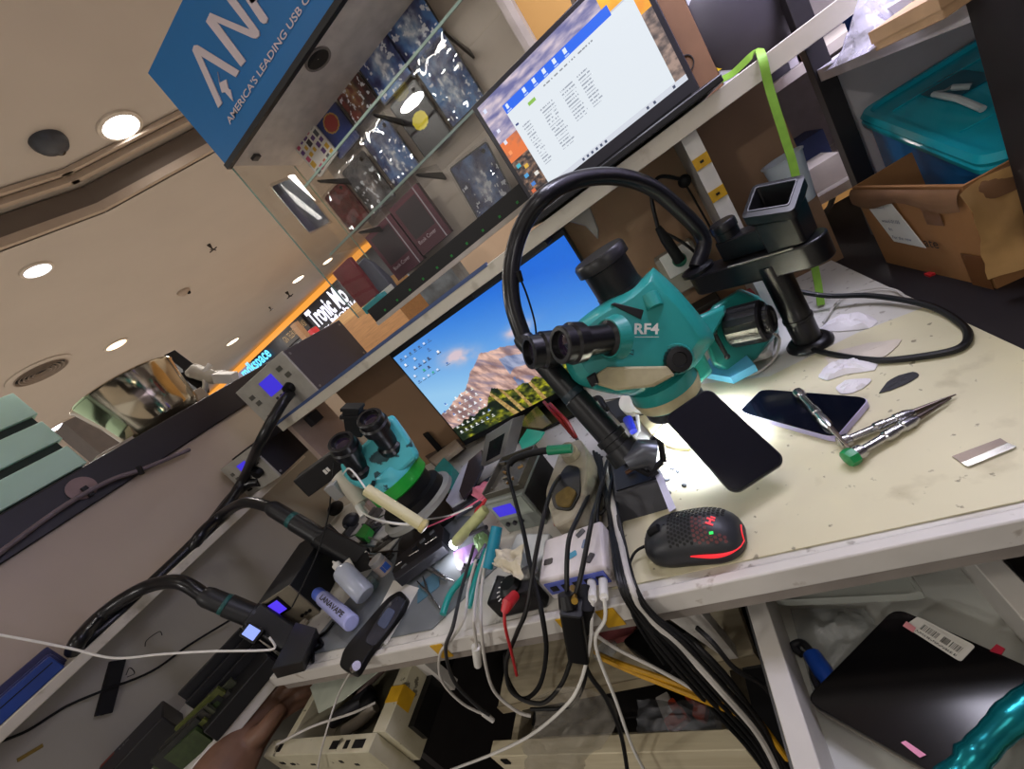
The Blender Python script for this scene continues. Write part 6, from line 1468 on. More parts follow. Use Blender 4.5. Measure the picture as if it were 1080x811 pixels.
for k, (pa, pb2, pc3) in enumerate((((85, 481), (62, 452), 'lowest of the three mint-green boxes stacked at the counter end'), ((52, 450), (30, 424), 'middle one of the three stacked mint-green boxes'), ((25, 423), (0, 396), 'topmost of the three stacked mint-green boxes, cut by the frame'))):
    lo, hi = Xp(*pa, mx_), Xp(*pb2, mx_)
    if k == 0: zb_ = CZ + .0006; prev = None
    else: zb_ = ztop_ + .0006
    ht = [.085, .085, .095][k]
    y1_ = [.572, .598, .616][k] * 1.0
    y1_ = Xp(*pa, mx_).y
    t = thing('mint_box', (mx_, y1_ - .35, zb_), pc3, 'box')
    MB().box((mx_ - .30, y1_ - .75, zb_), (mx_ - .012, y1_ - .012, zb_ + .02)).build('plinth', mat('mint_gap', '#2c3b36', .7), t)
    MB().box((mx_ - .30, y1_ - .76, zb_ + .02), (mx_, y1_, zb_ + .02 + ht - .02)).build('body', MINT, t, bevel=.003)
    ztop_ = zb_ + ht
# adapters and plugs behind bowl
def cbox(px, py, x, sx, sy, sz, lab, m, rot=0, name='charger_block'):
    q = Xp(px, py, x); return tag(MB(zrot((q.x, q.y, CZ + .0006), rot)).box((-sx / 2, -sy / 2, 0), (sx / 2, sy / 2, sz)).build(name, m, bevel=.002), lab, 'adapter')
t = thing('charger_stack', (LX - .1, Xp(200, 415, LX - .1).y, CZ), 'two black blocks tangled with white cables and plugs behind the bowl', 'adapter')
for (px, py, dd) in ((190, 384, 1.55), (205, 404, 1.52)):
    q = Dp(px, py, dd); MB(frame(q, Dp(px + 12, py + 9, dd) - q, UP)).box((-.045, -.02, -.035), (.045, .02, .03)).build('block', BLACK, t, bevel=.002)
MB().tube([Dp(192, 400, 1.53), Dp(207, 392, 1.51), Dp(225, 398, 1.5), Dp(240, 394, 1.49)], [.012, .03, .026, .014], 14).build('cable_wad', mat('cable_white', '#b9b4a8', .5), t)
MB().tube([Dp(214, 420, 1.5), Dp(217, 406, 1.49), Dp(216, 392, 1.49), Dp(222, 384, 1.5)], .010, 10).build('lead', WHITEP, t)
MB().box((-.035, -.02, -.018), (.035, .02, .018), frame(Dp(238, 398, 1.47), cx, UP)).build('plug', WHITEP, t, bevel=.002)
q = Xp(208, 428, LX - .1); MB().box((q.x - .03, q.y - .04, CZ + .0006), (q.x + .03, q.y + .04, CZ + .05)).build('base_block', mat('tan_block', '#8d7f6c', .6), t, bevel=.002)
q = Xp(104, 462, LX - .12); t = tag(MB(zrot((q.x, q.y, CZ + .0006), 0)).box((-.03, -.05, 0), (.03, .05, .022)).build('pale_block', mat('pale_block', '#a79e90', .5), bevel=.003), 'small pale block on the counter between the mint boxes and bowl', 'block')
q = Dp(90, 450, 2.6); tag(MB().box((q.x - .08, q.y - .1, 0), (q.x + .10, q.y + .1, q.z + .06)).build('far_cabinet', mat('far_cabinet', '#4c423c', .6)), 'dark square cabinet top seen beyond the counter beneath the bowl rim', 'cabinet')

# dense small clutter between the smaller microscope and the jars
random.seed(44)
for k in range(16):
    x, y = random.uniform(378, 440), random.uniform(540, 592)
    if y > 545 + (440 - x) * .75 + 20 or (x > 412 and y > 560): y = 545 + random.uniform(0, 12)
    a = random.uniform(-.9, .3); l = random.uniform(8, 20); h0 = DZ + random.uniform(.010, .03)
    rod('tool_piece', [Zp(x, y, h0), Zp(x + l * math.cos(a), y + l * math.sin(a), h0 + random.uniform(0, .012))], [random.uniform(.002, .0045), random.uniform(.0015, .003)], mat('piece%d' % (k % 6), ['#2a2a2c', '#8d8a84', '#4e4941', '#c2bfba', '#5e6a70', '#39322b'][k % 6], .35, metal=.4), None, 8, 'small thin tool piece in the dark clutter below the smaller microscope', 'tool piece', 'tool pieces in the clutter')
for k in range(10):
    x, y = random.uniform(300, 332), random.uniform(632, 668)
    q = Zp(x, y, DZ + .0006); tag(MB(zrot(q, random.uniform(0, 180))).rbox(random.uniform(.012, .022), .009, random.uniform(.006, .014), .002).build('plastic_bit', mat('pbit%d' % (k % 3), ['#a89f8a', '#8a8071', '#c0b8a6'][k % 3], .5), bevel=.001), 'small cream plastic bit between the mini station and the lavender bottle', 'plastic bit', 'cream plastic bits by the lavender bottle')
rod('thin_wire', spline([Dp(352, 488, .90), Dp(349, 520, .88), Dp(346, 545, .85), Dp(336, 580, .82), Dp(322, 612, .80), Dp(308, 640, .80)], 6), .0016, BLACK, None, 6, 'thin black wire hanging down past the mini station side', 'wire')
rod('black_lanyard', spline([Zp(352, 656, DZ + .008), Zp(344, 666, DZ + .006), Zp(336, 672, DZ + .006), Zp(340, 680, DZ + .006), Zp(331, 686, DZ + .006), Zp(330, 698, DZ + .005)], 6), .0032, BLACKM, None, 8, 'short twisted black cord hanging from the lavender bottle base', 'cord')
for k, (x, y) in enumerate(((427, 598), (438, 578), (446, 571), (424, 604), (456, 562))):
    q = Zp(x, y, DZ + .0265); MBq = MB(zrot(q, 35)); MBq.box((-.006, -.003, 0), (.006, .003, .004)); tag(MBq.build('board_part', mat('bpart%d' % (k % 2), ['#8b8f96', '#3a3d45'][k % 2], .3, metal=.5)), 'tiny metal component on the black board holder', 'component', 'components on the board holder')
# ================================================================ under the worktop
# open drawer at the right
dw = thing('drawer', (0, .3, .60), 'open white drawer under the worktop holding a black tablet screen and clear plastics', 'drawer')
DWM = mat('drawer_white', '#c6c2bb', .45, var=.04)
DIN = mat('drawer_inner', '#c3c4bd', .4, var=.05, scale=6, stain=[('#c4c6c2', 5, .55, .3, .5)])
zt3, zb3 = .668, .598
MB().box((-.110, .10, zb3), (-.089, .78, zt3)).build('side', DWM, dw, bevel=.0012)
MB().box((.094, .10, zb3), (.114, .78, zt3)).build('side', DWM, dw, bevel=.0012)
MB().box((-.089, .10, zb3), (.094, .78, zb3 + .006)).build('bottom', DIN, dw)
MB().box((-.089, .765, zb3 + .006), (.094, .78, zt3)).build('back', DWM, dw)
MB().box((-.125, .085, zb3 - .02), (.13, .0995, zt3 + .01)).build('front', DWM, dw, bevel=.0012)
MB().box((-.118, .16, zb3 + .02), (-.1105, .74, zb3 + .045)).build('runner', GREYM, dw)
MB().box((.1145, .16, zb3 + .02), (.122, .74, zb3 + .045)).build('runner', GREYM, dw)
fz2 = zb3 + .0065
# tablet panel
tq4 = [Zp(948, 645, .632), Zp(1086, 712, .632), Zp(1000, 800, .632), Zp(852, 738, .632)]
tx = (tq4[1] - tq4[0]).normalized(); tyv = (tq4[0] - tq4[3]); 
t = thing('tablet_panel', sum(tq4, V()) / 4 - UP * .025, 'black glossy tablet screen with a white barcode sticker lying in the open drawer', 'tablet screen')
TP = [Zp(x, y, .632) for x, y in rounded(((944, 640), (1092, 706), (1010, 830), (848, 738)), .10, 6)]
MB().prism(TP, (0, 0, -.006)).build('panel', mat('tablet_black', '#0c0b0e', .16, var=.1, scale=8, stain=[('#2b2428', 14, .62, .1, .6)]), t, bevel=.001)
ctp = sum(TP, V()) / len(TP)
MB().prism([ctp + (p - ctp) * 1.012 - UP * .0065 for p in TP], (0, 0, -.004)).build('rear_frame', mat('tablet_rear', '#9d978c', .35, metal=.4), t)
sq = [Zp(x, y, .6325) for x, y in ((954, 659), (966, 651), (1029, 684), (1010, 699))]
sq = [Zp(x, y, .6326) for x, y in rounded(((953, 660), (968, 650), (1029, 681), (1013, 698)), .1, 3)]
MB().prism(sq, (0, 0, -.0005)).build('barcode_sticker', PAPER, t)
s0 = Zp(975, 677, .633); ux = (Zp(1013, 698, .633) - Zp(953, 660, .633)).normalized(); uy = UP.cross(ux)
Mb3 = frame(Zp(953, 660, .6331), ux, UP); Wb = (Zp(1013, 698, .633) - Zp(953, 660, .633)).length; Hb = (Zp(968, 650, .633) - Zp(953, 660, .633)).length
if (Mb3.to_3x3() @ V((0, 1, 0))).dot(Zp(968, 650, .633) - Zp(953, 660, .633)) < 0: Hb = -Hb
random.seed(13); bars = []; x = .26
while x < .92:
    w_ = random.choice((.006, .010, .016)); bars.append((x, w_)); x += w_ + random.choice((.006, .01, .014))
b = MB(Mb3)
def bars_fn(u, v):
    if .30 < v < .80:
        uu = .24 + u * .68
        return (.1, .1, .1) if any(a <= uu <= a + w_ for a, w_ in bars) and not (.55 < uu < .60) else (.86, .85, .82)
    if v < .2 and nz(u, v, 90) > 0: return (.3, .3, .3)
    return (.86, .85, .82)
b.bm.free()
paint('barcode', Mb3 @ Matrix.Translation((Wb * .2, Hb * .10, .0003)), Wb * .70, Hb * .80, 90, 12, bars_fn, PRINT, t)
MB().prism([Zp(x, y, .6335) for x, y in ((952, 660), (956, 655), (966, 662), (963, 667))], (0, 0, -.0004)).build('pink_tab', mat('pink_tab', '#d98f96', .5), t)
MB().prism([Zp(x, y, .634) for x, y in ((1044, 686), (1051, 679), (1060, 684), (1056, 690))], (0, 0, -.0012)).build('red_tab', mat('red_tab', '#a8253a', .4), t)
MB().prism([Zp(x, y, .6335) for x, y in ((950, 783), (955, 781), (977, 796), (970, 799))], (0, 0, -.0004)).build('pink_tab', mat('pink_tab2', '#e08fb0', .5), t)
# plastic lid, bag, blue grip
LIDM = plastic_bag('clear_lid', '#b9bdb4', .55, .15, 8, .2)
lid_px = rounded(((806, 628), (830, 604), (960, 592), (972, 622), (968, 634)), .18, 4)
lp = [Zp(x, y, .652) for x, y in rounded(((815, 634), (822, 610), (955, 596), (975, 626)), .15, 4)]
lp = [V((max(p.x, -.084), p.y, p.z)) for p in lp]
lc_ = sum(lp, V()) / len(lp)
b = MB(); b.loft([[p - UP * .010 for p in lp], [p - UP * .002 for p in lp], [lc_ + (p - lc_) * .97 for p in lp], [lc_ + (p - lc_) * .93 for p in lp], [lc_ + (p - lc_) * .92 - UP * .003 for p in lp]], True)
tag(b.build('container_lid', LIDM, smooth=35), 'clear plastic container lid at the back of the open drawer', 'lid')
tag(MB().box((-.07, .42, zb3 + .0065), (.05, .56, .641)).build('food_container', plastic_bag('clear_box', '#aeb2ab', .6, .1, 8, .25), bevel=.004), 'clear plastic container under the lid at the back of the drawer', 'container')
bq = [Zp(x, y, .612) for x, y in ((832, 640), (910, 640), (950, 690), (860, 742))]
def bagf(u, v):
    p = bq[0] * (1 - u) * (1 - v) + bq[1] * u * (1 - v) + bq[2] * u * v + bq[3] * (1 - u) * v
    return V((max(p.x, -.084), p.y, fz2 + .003 + .010 * math.sin(math.pi * u) * math.sin(math.pi * v) * (1 + fbm(u, v, 5)) + .0015))
b = MB(); b.sheet(bagf, 18, 18, .0006); tag(b.build('plastic_bag', plastic_bag('bag_clear', '#b9bcba', .42, 1, 40, .1)), 'crinkled clear plastic bag lying beside the tablet screen in the drawer', 'plastic bag')
t = thing('blue_tool', Zp(862, 700, fz2), 'tool with a royal-blue grip and black loop lying along the drawer side', 'tool')
MB().tube([Zp(856, 690, fz2 + .010), Zp(868, 708, fz2 + .010), Zp(878, 722, fz2 + .010)], [.009, .010, .008], 14).build('grip', mat('grip_blue', '#1c4fb8', .35), t)
MB().tube(spline([Zp(846, 690, fz2 + .006), Zp(836, 682, fz2 + .006), Zp(846, 678, fz2 + .006), Zp(856, 690, fz2 + .010), Zp(858, 712, fz2 + .006), Zp(864, 726, fz2 + .006)], 5), .004, 10).build('loop', GREYD, t)
def foil(u, v):
    a = Zp(1000 + 90 * u, 808 - 20 * v - 62 * u + 40 * v * 0, .625); return a + UP * (.012 * math.sin(v * 3.1) + .004 * fbm(u, v, 6)) + V((.03 * v, -.04 * v, 0))
t = thing('teal_foil_tube', Zp(1050, 775, .61), 'shiny crumpled teal foil packet at the corner of the drawer', 'packet')
pf = [Zp(1000, 830, .628), Zp(1030, 795, .632), Zp(1062, 762, .634), Zp(1100, 730, .634)]
pf = [V((min(p.x, .085), p.y, p.z)) for p in pf]
MB().tube(spline(pf, 6), [.010 + .003 * nz(i, 1, .9) for i in range(19)], 14).build('foil', mat('teal_foil', '#147f86', .22, metal=.7, var=.3, scale=30, bump=.5), t)
pf2 = [p + V((.014, -.022, -.008)) for p in pf]
MB().tube(spline(pf2, 6), [.009 + .003 * nz(i, 4, .9) for i in range(19)], 12).build('gold_foil', mat('gold_foil', '#8c7a4a', .3, metal=.6, var=.3, scale=30), t)
# wooden ledge, low box and its contents
WD = wood_mat('pale_ledge', '#a2977f', '#c2b69a', .55, 0, 5)
l0, l1 = Zp(525, 745, .556), Zp(796, 690, .556)
uu = (l1 - l0).normalized(); ud = UP.cross(uu)
t = thing('under_ledge', (l0 + l1) / 2 - UP * .02, 'pale wooden ledge under the worktop with cables draped over its front', 'shelf')
MB(frame(l0, uu, UP)).box((0, 0, -.018), ((l1 - l0).length, .30, 0)).build('board', WD, t, bevel=.001)
MB(frame(l0, uu, UP)).box((-.001, -.002, -.0185), ((l1 - l0).length + .001, 0, .0005)).build('edge_band', mat('ledge_edge', '#8d8168', .5), t)
p0_, p1_ = Zp(518, 789, .47), Zp(786, 786, .47)
t = thing('low_drawer', ((p0_.x + p1_.x) / 2, p0_.y, .38), 'low cream wooden drawer with a thick front edge at the picture bottom, stuffed with plastic', 'drawer')
MB().box((p0_.x, p0_.y - .012, .38), (p1_.x, p0_.y + .012, .47)).build('front', wood_mat('cream_ledge', '#bfb394', '#d2c8ab', .5, 0, 5), t, bevel=.0015)
MB().box((p0_.x + .005, p0_.y + .012, .38), (p1_.x - .005, p0_.y + .4, .388)).build('bottom', WD, t)
for x in (p0_.x + .03, p1_.x - .018): MB().box((x, p0_.y + .012, .388), (x + .014, p0_.y + .4, .455)).build('side', WD, t)
tag(MB().box((p0_.x + .02, p0_.y - .0145, .448), (p0_.x + .034, p0_.y - .0125, .462)).build('black_chip', BLACK), 'small black mark stuck on the low cream drawer front', 'mark')
# bag hanging
PB = plastic_bag('bag_hanging', '#b8b2a6', .2, 1, 22, .1)
def hang(u, v):
    q = Yp(560 + u * 86 - v * 12 + 8 * math.sin(v * 6), 738 + v * 82 - 14 * math.sin(u * 3.1) * (1 - v), .30 - .02 * math.sin(u * 3) + .012 * fbm(u, v, 4))
    return q
b = MB(); b.sheet(hang, 20, 20, .0006); tag(b.build('plastic_bag', PB), 'clear plastic bag drooping over the low cream drawer front', 'plastic bag')
def packf(u, v):
    q = Zp(672 + 90 * u, 738 + 48 * v, .455); return q + UP * (.022 * math.sin(math.pi * u) * math.sin(math.pi * v) + .008 * fbm(u, v, 6))
b = MB(); b.sheet(packf, 20, 14, .0006); tag(b.build('plastic_bag', plastic_bag('bag_packet', '#8d8f94', .30, 1, 40, .08)), 'shiny clear bag with orange pieces inside the low drawer', 'plastic bag')
for k, (x, y) in enumerate(((716, 762), (742, 748))):
    q = Zp(x, y, .445); b = MB(zrot(q, 30 + 40 * k)); b.rbox(.035, .018, .012, .004); b.rbox(.012, .03, .012, .004, Matrix.Translation((.008, .01, 0)))
    tag(b.build('orange_clip', mat('orange_red', '#c24a2a', .4)), ['orange clip in the shiny bag, the one nearer the hanging white lead', 'orange clip in the shiny bag, the one nearer the cable bundle'][k], 'clip')
tag(MB(zrot(Zp(706, 752, .44), 20)).rbox(.022, .05, .006, .002).build('white_label_card', PAPER), 'small white card inside the shiny bag', 'card')
tag(MB().box((p0_.x + .05, p0_.y + .05, .3885), (p1_.x - .06, p0_.y + .3, .43)).build('dark_carton', mat('dark_carton', '#1c1a1c', .5), bevel=.003), 'dark flat carton lying in the low cream drawer', 'carton')
# black brick adapter on the ledge
q = [Zp(x, y, .585) for x, y in rounded(((655, 676), (692, 646), (735, 672), (705, 716)), .1, 4)]
tag(MB().prism(q, (0, 0, -.0275)).build('power_brick', BLACK, bevel=.003), 'black power brick lying on the wooden ledge behind the cable bundle', 'power brick')
q = [Zp(x, y, .57) for x, y in ((622, 660), (672, 654), (668, 668), (640, 676))]
tag(MB().prism(q, (0, 0, -.012)).build('pink_carton', mat('dusty_pink', '#8a4a4c', .6)), 'dusty pink flat carton at the back of the wooden ledge', 'carton')
tag(MB(zrot(Zp(642, 690, .5575), 20)).ball((0, 0, .010), .016, (1.4, .9, .55)).build('clear_wad', plastic_bag('bag_clear', '#b9bcba', .42, 1, 40, .1)), 'small wad of clear plastic on the wooden ledge', 'plastic')
# cable bundle falling from the worktop edge
BC = mat('cable_black', '#0b0b0d', .5); WC = mat('cable_white_sheath', '#bdb9b2', .45)
random.seed(4)
starts = [(652, 575), (656, 585), (660, 595), (664, 600), (668, 606), (650, 565), (672, 612)]
for k in range(7):
    o = k * 4.2
    pts = [Zp(626 + k * 3, 476 + k * 2, DZ + .006), Zp(632 + k * 2.4, 500 + k * 2, DZ + .018), Zp(640 + k * 2, 530 + k * 2, DZ + .028), Zp(644 + k * 2.4, 560 + k * 2, DZ + .022), Yp(652 + k * 3, 612 + k * 1, FR - .018), Yp(668 + o * .9, 646 + k * .5, FR - .022 - .003 * (k % 3)), Yp(698 + o * 1.1, 688 - k * 2.0, FR - .03 - .004 * (k % 2)), Yp(742 + o * .9, 738 - k * 3.5, FR - .04), Yp(790 + o * .6, 790 - k * 4, FR - .045), Yp(818 + o * .4, 830 - k * 2, FR - .05)]
    white = k == 4
    tag(MB().tube(spline(pts, 6), [.0027, .0032, .0029][k % 3] if not white else .0048, 8).build('desk_cable', WC if white else BC), 'thick white cable in the middle of the black cable bundle' if white else 'black cable in the bundle falling from the worktop edge past the mouse', 'cable', None if white else 'black cables of the bundle')
def cab(pts, r, m, lab, name='desk_cable', k=6): return tag(MB().tube(spline(pts, k), r, 8).build(name, m), lab, 'cable')
cab([Yp(735, 662, .30), Yp(752, 678, .285), Yp(775, 705, .28), Yp(806, 724, .28), Yp(832, 760, .275)], .0028, BC, 'thin black cable arching out of the bundle towards the drawer side')
cab([Yp(722, 668, .30), Yp(745, 690, .285), Yp(772, 720, .28), Yp(810, 775, .275), Yp(835, 820, .27)], .0028, BC, 'thin black cable running lowest alongside the white sheathed one')
cab([Yp(714, 690, .31), Yp(722, 705, .30), Yp(740, 714, .295), Yp(770, 722, .29), Yp(800, 760, .28)], .0026, BC, 'short black cable sagging beneath the power brick')
YC = mat('yellow_cable', '#b98a1e', .45)
cab([Zp(628, 688, .575), Yp(655, 700, .30), Yp(700, 716, .29), Yp(745, 735, .285), Yp(776, 742, .28), Yp(800, 760, .28), Yp(830, 800, .27)], .0035, YC, 'yellow cable running from the ledge into the cable bundle')
cab([Yp(634, 694, .305), Yp(665, 708, .295), Yp(700, 722, .285), Yp(740, 738, .28), Yp(775, 752, .28)], .003, YC, 'second yellow cable lying just below the first one')
cab([Yp(620, 664, .30), Yp(650, 684, .295), Yp(690, 704, .288), Yp(740, 732, .283), Yp(790, 762, .278)], .0022, WC, 'thin white cable crossing above the yellow cables')
cab([Zp(842, 800, .60) * 0 + Yp(838, 806, .26), Yp(862, 800, .25), Yp(885, 790, .24)], .005, mat('orange_stick', '#b4862c', .4), 'ochre stick end at the drawer foot', 'stick_end', 4)
# cables in the middle
cab([Zp(500, 575, DZ + .05), Zp(487, 620, DZ + .03), Yp(478, 660, FR - .02), Yp(470, 686, FR - .025), Yp(480, 720, FR - .02), Yp(505, 746, FR - .02), Yp(516, 754, FR - .02)], .0028, mat('cable_grey', '#2a2a2c', .45), 'dark grey cable dangling left of the white connector')
cab([Zp(502, 590, DZ + .05), Zp(494, 620, DZ + .03), Yp(490, 650, FR - .02), Yp(478, 672, FR - .02), Yp(464, 690, FR - .02), Yp(466, 718, FR - .02), Yp(488, 742, FR - .02), Yp(512, 754, FR - .02)], .0022, WC, 'white cable with a plug end dangling lowest under the worktop')
tag(MB().tube([Yp(510, 752, FR - .02), Yp(520, 760, FR - .02)], [.005, .004], 10).build('plug_end', WHITEP), 'white plug tip at the end of the lowest dangling cable', 'plug')
cab([Zp(520, 560, DZ + .06), Zp(505, 610, DZ + .04), Yp(500, 650, FR - .02), Yp(501, 668, FR - .02), Yp(503, 684, FR - .02)], .0022, WC, 'short white cable ending in a white connector below the edge')
tag(MB().tube([Yp(502, 682, FR - .02), Yp(504, 701, FR - .02)], [.0065, .006], 10).build('connector', WHITEP), 'white connector hanging below the worktop edge', 'connector')
cab([Zp(514, 580, DZ + .06), Zp(508, 620, DZ + .04), Yp(507, 655, FR - .018), Yp(512, 700, FR - .025), Yp(522, 730, FR - .03), Yp(545, 750, FR - .035), Yp(560, 755, FR - .035)], .0024, WC, 'white cable curving from the teal tools to the ledge corner')
cab([Zp(592, 500, .79), Zp(584, 512, .835), Zp(576, 535, .845), Zp(566, 580, .83), Zp(556, 640, .79), Yp(545, 668, FR - .02), Yp(534, 700, FR - .02), Yp(540, 730, FR - .03), Yp(570, 742, FR - .035), Yp(592, 722, FR - .03), Yp(604, 690, FR - .03)], .003, BC, 'thin black cable looping from the iron stand down to the power adapter')
cab([Yp(614, 690, .285), Yp(622, 712, .28), Yp(640, 738, .275), Yp(655, 775, .27), Yp(662, 815, .265)], .003, BC, 'black cable leaving the power adapter towards the hanging white lead')
cab([Yp(618, 690, .285), Yp(616, 720, .28), Yp(600, 745, .28), Yp(560, 748, .285)], .0026, BC, 'black cable leaving the power adapter towards the plastic bag')
cab([Zp(634, 492, .757), Zp(624, 515, .775), Zp(610, 545, .83), Zp(601, 565, .835), Zp(598, 590, .825), Yp(598, 628, .30)], .003, BC, 'black cable crossing the charger top on the side of the meter')
cab([Zp(640, 488, .757), Zp(632, 520, .80), Zp(625, 545, .832), Zp(618, 580, .825), Zp(612, 610, .81), Yp(606, 632, .295)], .003, BC, 'black cable crossing the charger top on the side of the mouse')
cab([Zp(868, 308, DZ + .05) * 0 + Zp(835, 306, .80), Zp(872, 312, .775), Zp(920, 312, .765), Zp(978, 322, .76), Zp(1012, 340, .757), Zp(1021, 355, .757), Zp(1010, 368, .757), Zp(972, 376, .757), Zp(925, 380, .757), Zp(880, 374, .757), Zp(848, 366, .757)], .0042, BC, 'black cable looping across the mat in front of the pole base', 'loop_cable')
cab([Zp(868, 340, DZ + .006), Zp(890, 312, DZ + .006), Zp(925, 304, DZ + .006), Zp(945, 306, DZ + .006), Zp(957, 315, DZ + .006)], .0016, WC, 'thin white cable curving at the back of the worktop')
cab([Zp(812, 350, .80), Zp(822, 358, .775), Zp(815, 380, .757), Zp(790, 396, .757), Zp(756, 398, .757)], .0022, WC, 'thin white cable beside the big focus knob')
cab([Zp(744, 376, DZ + .05) * 0 + Dp(548, 292, .6), Dp(556, 312, .62), Dp(564, 340, .64), Dp(566, 362, .66)], .0016, BC, 'thin black wire hanging from the arched hose before the monitor')
tag(MB().tube([Dp(546, 286, .597), Dp(549, 297, .603)], .005, 10).build('cable_end', BLACK), 'small black plug on the arched hose before the monitor', 'plug')
for k, (x, y) in enumerate(((618, 540), (624, 528), (630, 546), (636, 512), (642, 530))):
    cab([Zp(x + 14, y - 44, .755), Zp(x + 4, y - 24, .762 + .004 * k), Zp(x, y, .77 + .003 * k), Zp(x + 3, y + 22, .765), Zp(x - 8, y + 34, .757)], .0028, BC, 'black cable in the tangle between the dirty iron stand and the dark grey case')
# microphone-like lead and white outlet on the back board
q = Yp(716, 271, BY - .03)
t = thing('power_outlet', q, 'white square power outlet with a green plug on the back board', 'outlet')
MB().box((q.x - .045, BY - .045, q.z - .07), (q.x + .035, BY - .001, q.z + .02)).build('box', mat('outlet_grey', '#8d897c', .5, var=.1), t, bevel=.004)
MB().box((q.x - .034, BY - .050, q.z - .028), (q.x + .028, BY - .045, q.z + .024)).build('plate', WHITEP, t, bevel=.003)
MB().tube([V((q.x - .002, BY - .051, q.z)), V((q.x - .002, BY - .075, q.z + .004))], [.014, .013], 20).build('plug_green', mat('plug_green', '#155e46', .4), t)
MB().tube([V((q.x - .002, BY - .075, q.z + .004)), Yp(702, 252, BY - .09), Yp(694, 240, BY - .095)], [.011, .010, .006], 14).build('grip', BLACKM, t)
MB().tube(spline([Yp(694, 240, BY - .095), Yp(688, 215, BY - .09), Yp(688, 196, BY - .08), Yp(698, 186, BY - .07), Yp(722, 190, BY - .06)], 6), .0035, 8).build('lead', BLACK, t)
MB().ball(Yp(722, 191, BY - .06), .012).build('lead_end', BLACKM, t)
cab([Yp(693, 242, BY - .094), Yp(706, 248, BY - .09), Yp(722, 257, BY - .08), Yp(735, 268, BY - .06)], .003, BC, 'short black wire across the back board beside the outlet')
cab([Yp(722, 193, BY - .058), Yp(735, 215, BY - .03), Yp(752, 245, BY - .012), Yp(768, 275, BY - .012)], .002, BC, 'thin dark wire hanging beside the yellow-stickered divider')
tag(MB().box((q.x - .12, BY - .05, DZ + .0006), (q.x + .03, BY - .002, DZ + .06)).build('dark_carton', mat('back_clutter', '#2c2723', .6), bevel=.003), 'dark carton at the worktop back beneath the white outlet', 'carton')
tag(MB().box((q.x - .02, BY - .09, DZ + .0006), (q.x + .10, BY - .055, DZ + .05)).build('red_carton', mat('red_carton', '#a8434a', .5), bevel=.003), 'small red carton behind the teal focus rack', 'carton')
tag(MB().box((q.x - .135, BY - .16, DZ + .0006), (q.x - .10, BY - .12, DZ + .11)).build('cream_carton', mat('cream_carton', '#b8b09a', .6), bevel=.002), 'narrow cream carton standing behind the big microscope head', 'carton')
slab('blue_packet', 'pale blue packet lying under the teal focus rack', 'packet', [(738, 392), (752, 372), (782, 368), (796, 384), (770, 398)], DZ + .03, .014, mat('pale_blue', '#63b7dc', .35))
# monitor clamp and bracket under the shelf
q = Yp(612, 224, USY + .05)
tag(MB().prism([V((q.x - .03, USY + .05, USZ - .001)), V((q.x + .02, USY + .05, USZ - .001)), V((q.x + .012, USY + .05, USZ - .05)), V((q.x + .002, USY + .05, USZ - .065)), V((q.x - .005, USY + .05, USZ - .03))], (0, .012, 0)).build('metal_bracket', mat('pale_bracket', '#8d8a84', .4, metal=.4), bevel=.002), 'pale metal bracket under the shelf at the monitor corner', 'bracket')
tag(MB().box((Yp(500, 305, .86).x, USY + .03, USZ - .016), (Yp(500, 305, .86).x + .2, USY + .10, USZ - .001)).build('shelf_rail', GREYD, bevel=.002), 'dark rail fixed beneath the shelf over the monitor', 'rail')
for o in list(COL.objects):
    if 'tangle between' in str(o.get('label')): o['group'] = 'black cables of the tangle'
# ---------------------------------------------------------------- left drawer box with clutter
og = thing('drawer', (-.87, .3, .58), 'dirty cream pulled-out drawer box at the worktop corner beside the reaching hand', 'drawer')
OM = mat('old_cream', '#b8b298', .5, var=.1, scale=14, stain=[('#2b241c', 28, .64, .03, .8), ('#8a7d58', 9, .56, .2, .5)])
ozt, ozb = .66, .57
MB().box((-1.012, .245, ozb), (-.992, .70, ozt)).build('side', OM, og, bevel=.001)
MB().box((-.738, .245, ozb), (-.705, .70, ozt)).build('side', OM, og, bevel=.001)
MB().box((-1.06, .218, ozb - .03), (-.725, .2445, ozt + .001)).build('front', OM, og, bevel=.001)
MB().box((-.992, .245, ozb), (-.738, .70, ozb + .008)).build('bottom', mat('old_cream_dark', '#6f6a58', .6), og)
MB().box((-.7045, .27, ozb + .01), (-.690, .72, ozb + .05)).build('runner', BLACK, og)
q = Zp(405, 735, ozt + .0006); MB(zrot((-.722, .30, ozt + .0002), 0)).box((-.016, -.012, 0), (.0175, .014, .001)).build('yellow_tape', YELLOW, og)
MB().box((-.7048, .285, ozt - .03), (-.7040, .315, ozt)).build('yellow_tape', YELLOW, og)
random.seed(17)
for k in range(9):
    x = -1.03 + k * .033; l = random.uniform(.008, .022)
    MB(Matrix.Translation((x, .2172, random.uniform(ozb - .01, ozt - .012)))).box((0, 0, 0), (l, .0008, random.uniform(.003, .008))).build('black_mark', BLACK, og)
for k, (x, l) in enumerate(((-.84, .022), (-.80, .012), (-.775, .03), (-1.02, .014))): MB().box((x, .224, ozt + .0012), (x + l, .236, ozt + .0018)).build('black_mark', BLACK, og)
slab('pale_mask', 'folded pale paper mask lying across the dirty cream drawer', 'paper', [(327, 725), (336, 714), (372, 712), (402, 706), (362, 738), (336, 752)], ozt + .008, .0012, mat('pale_green_paper', '#b5bbab', .8), bevel=0)
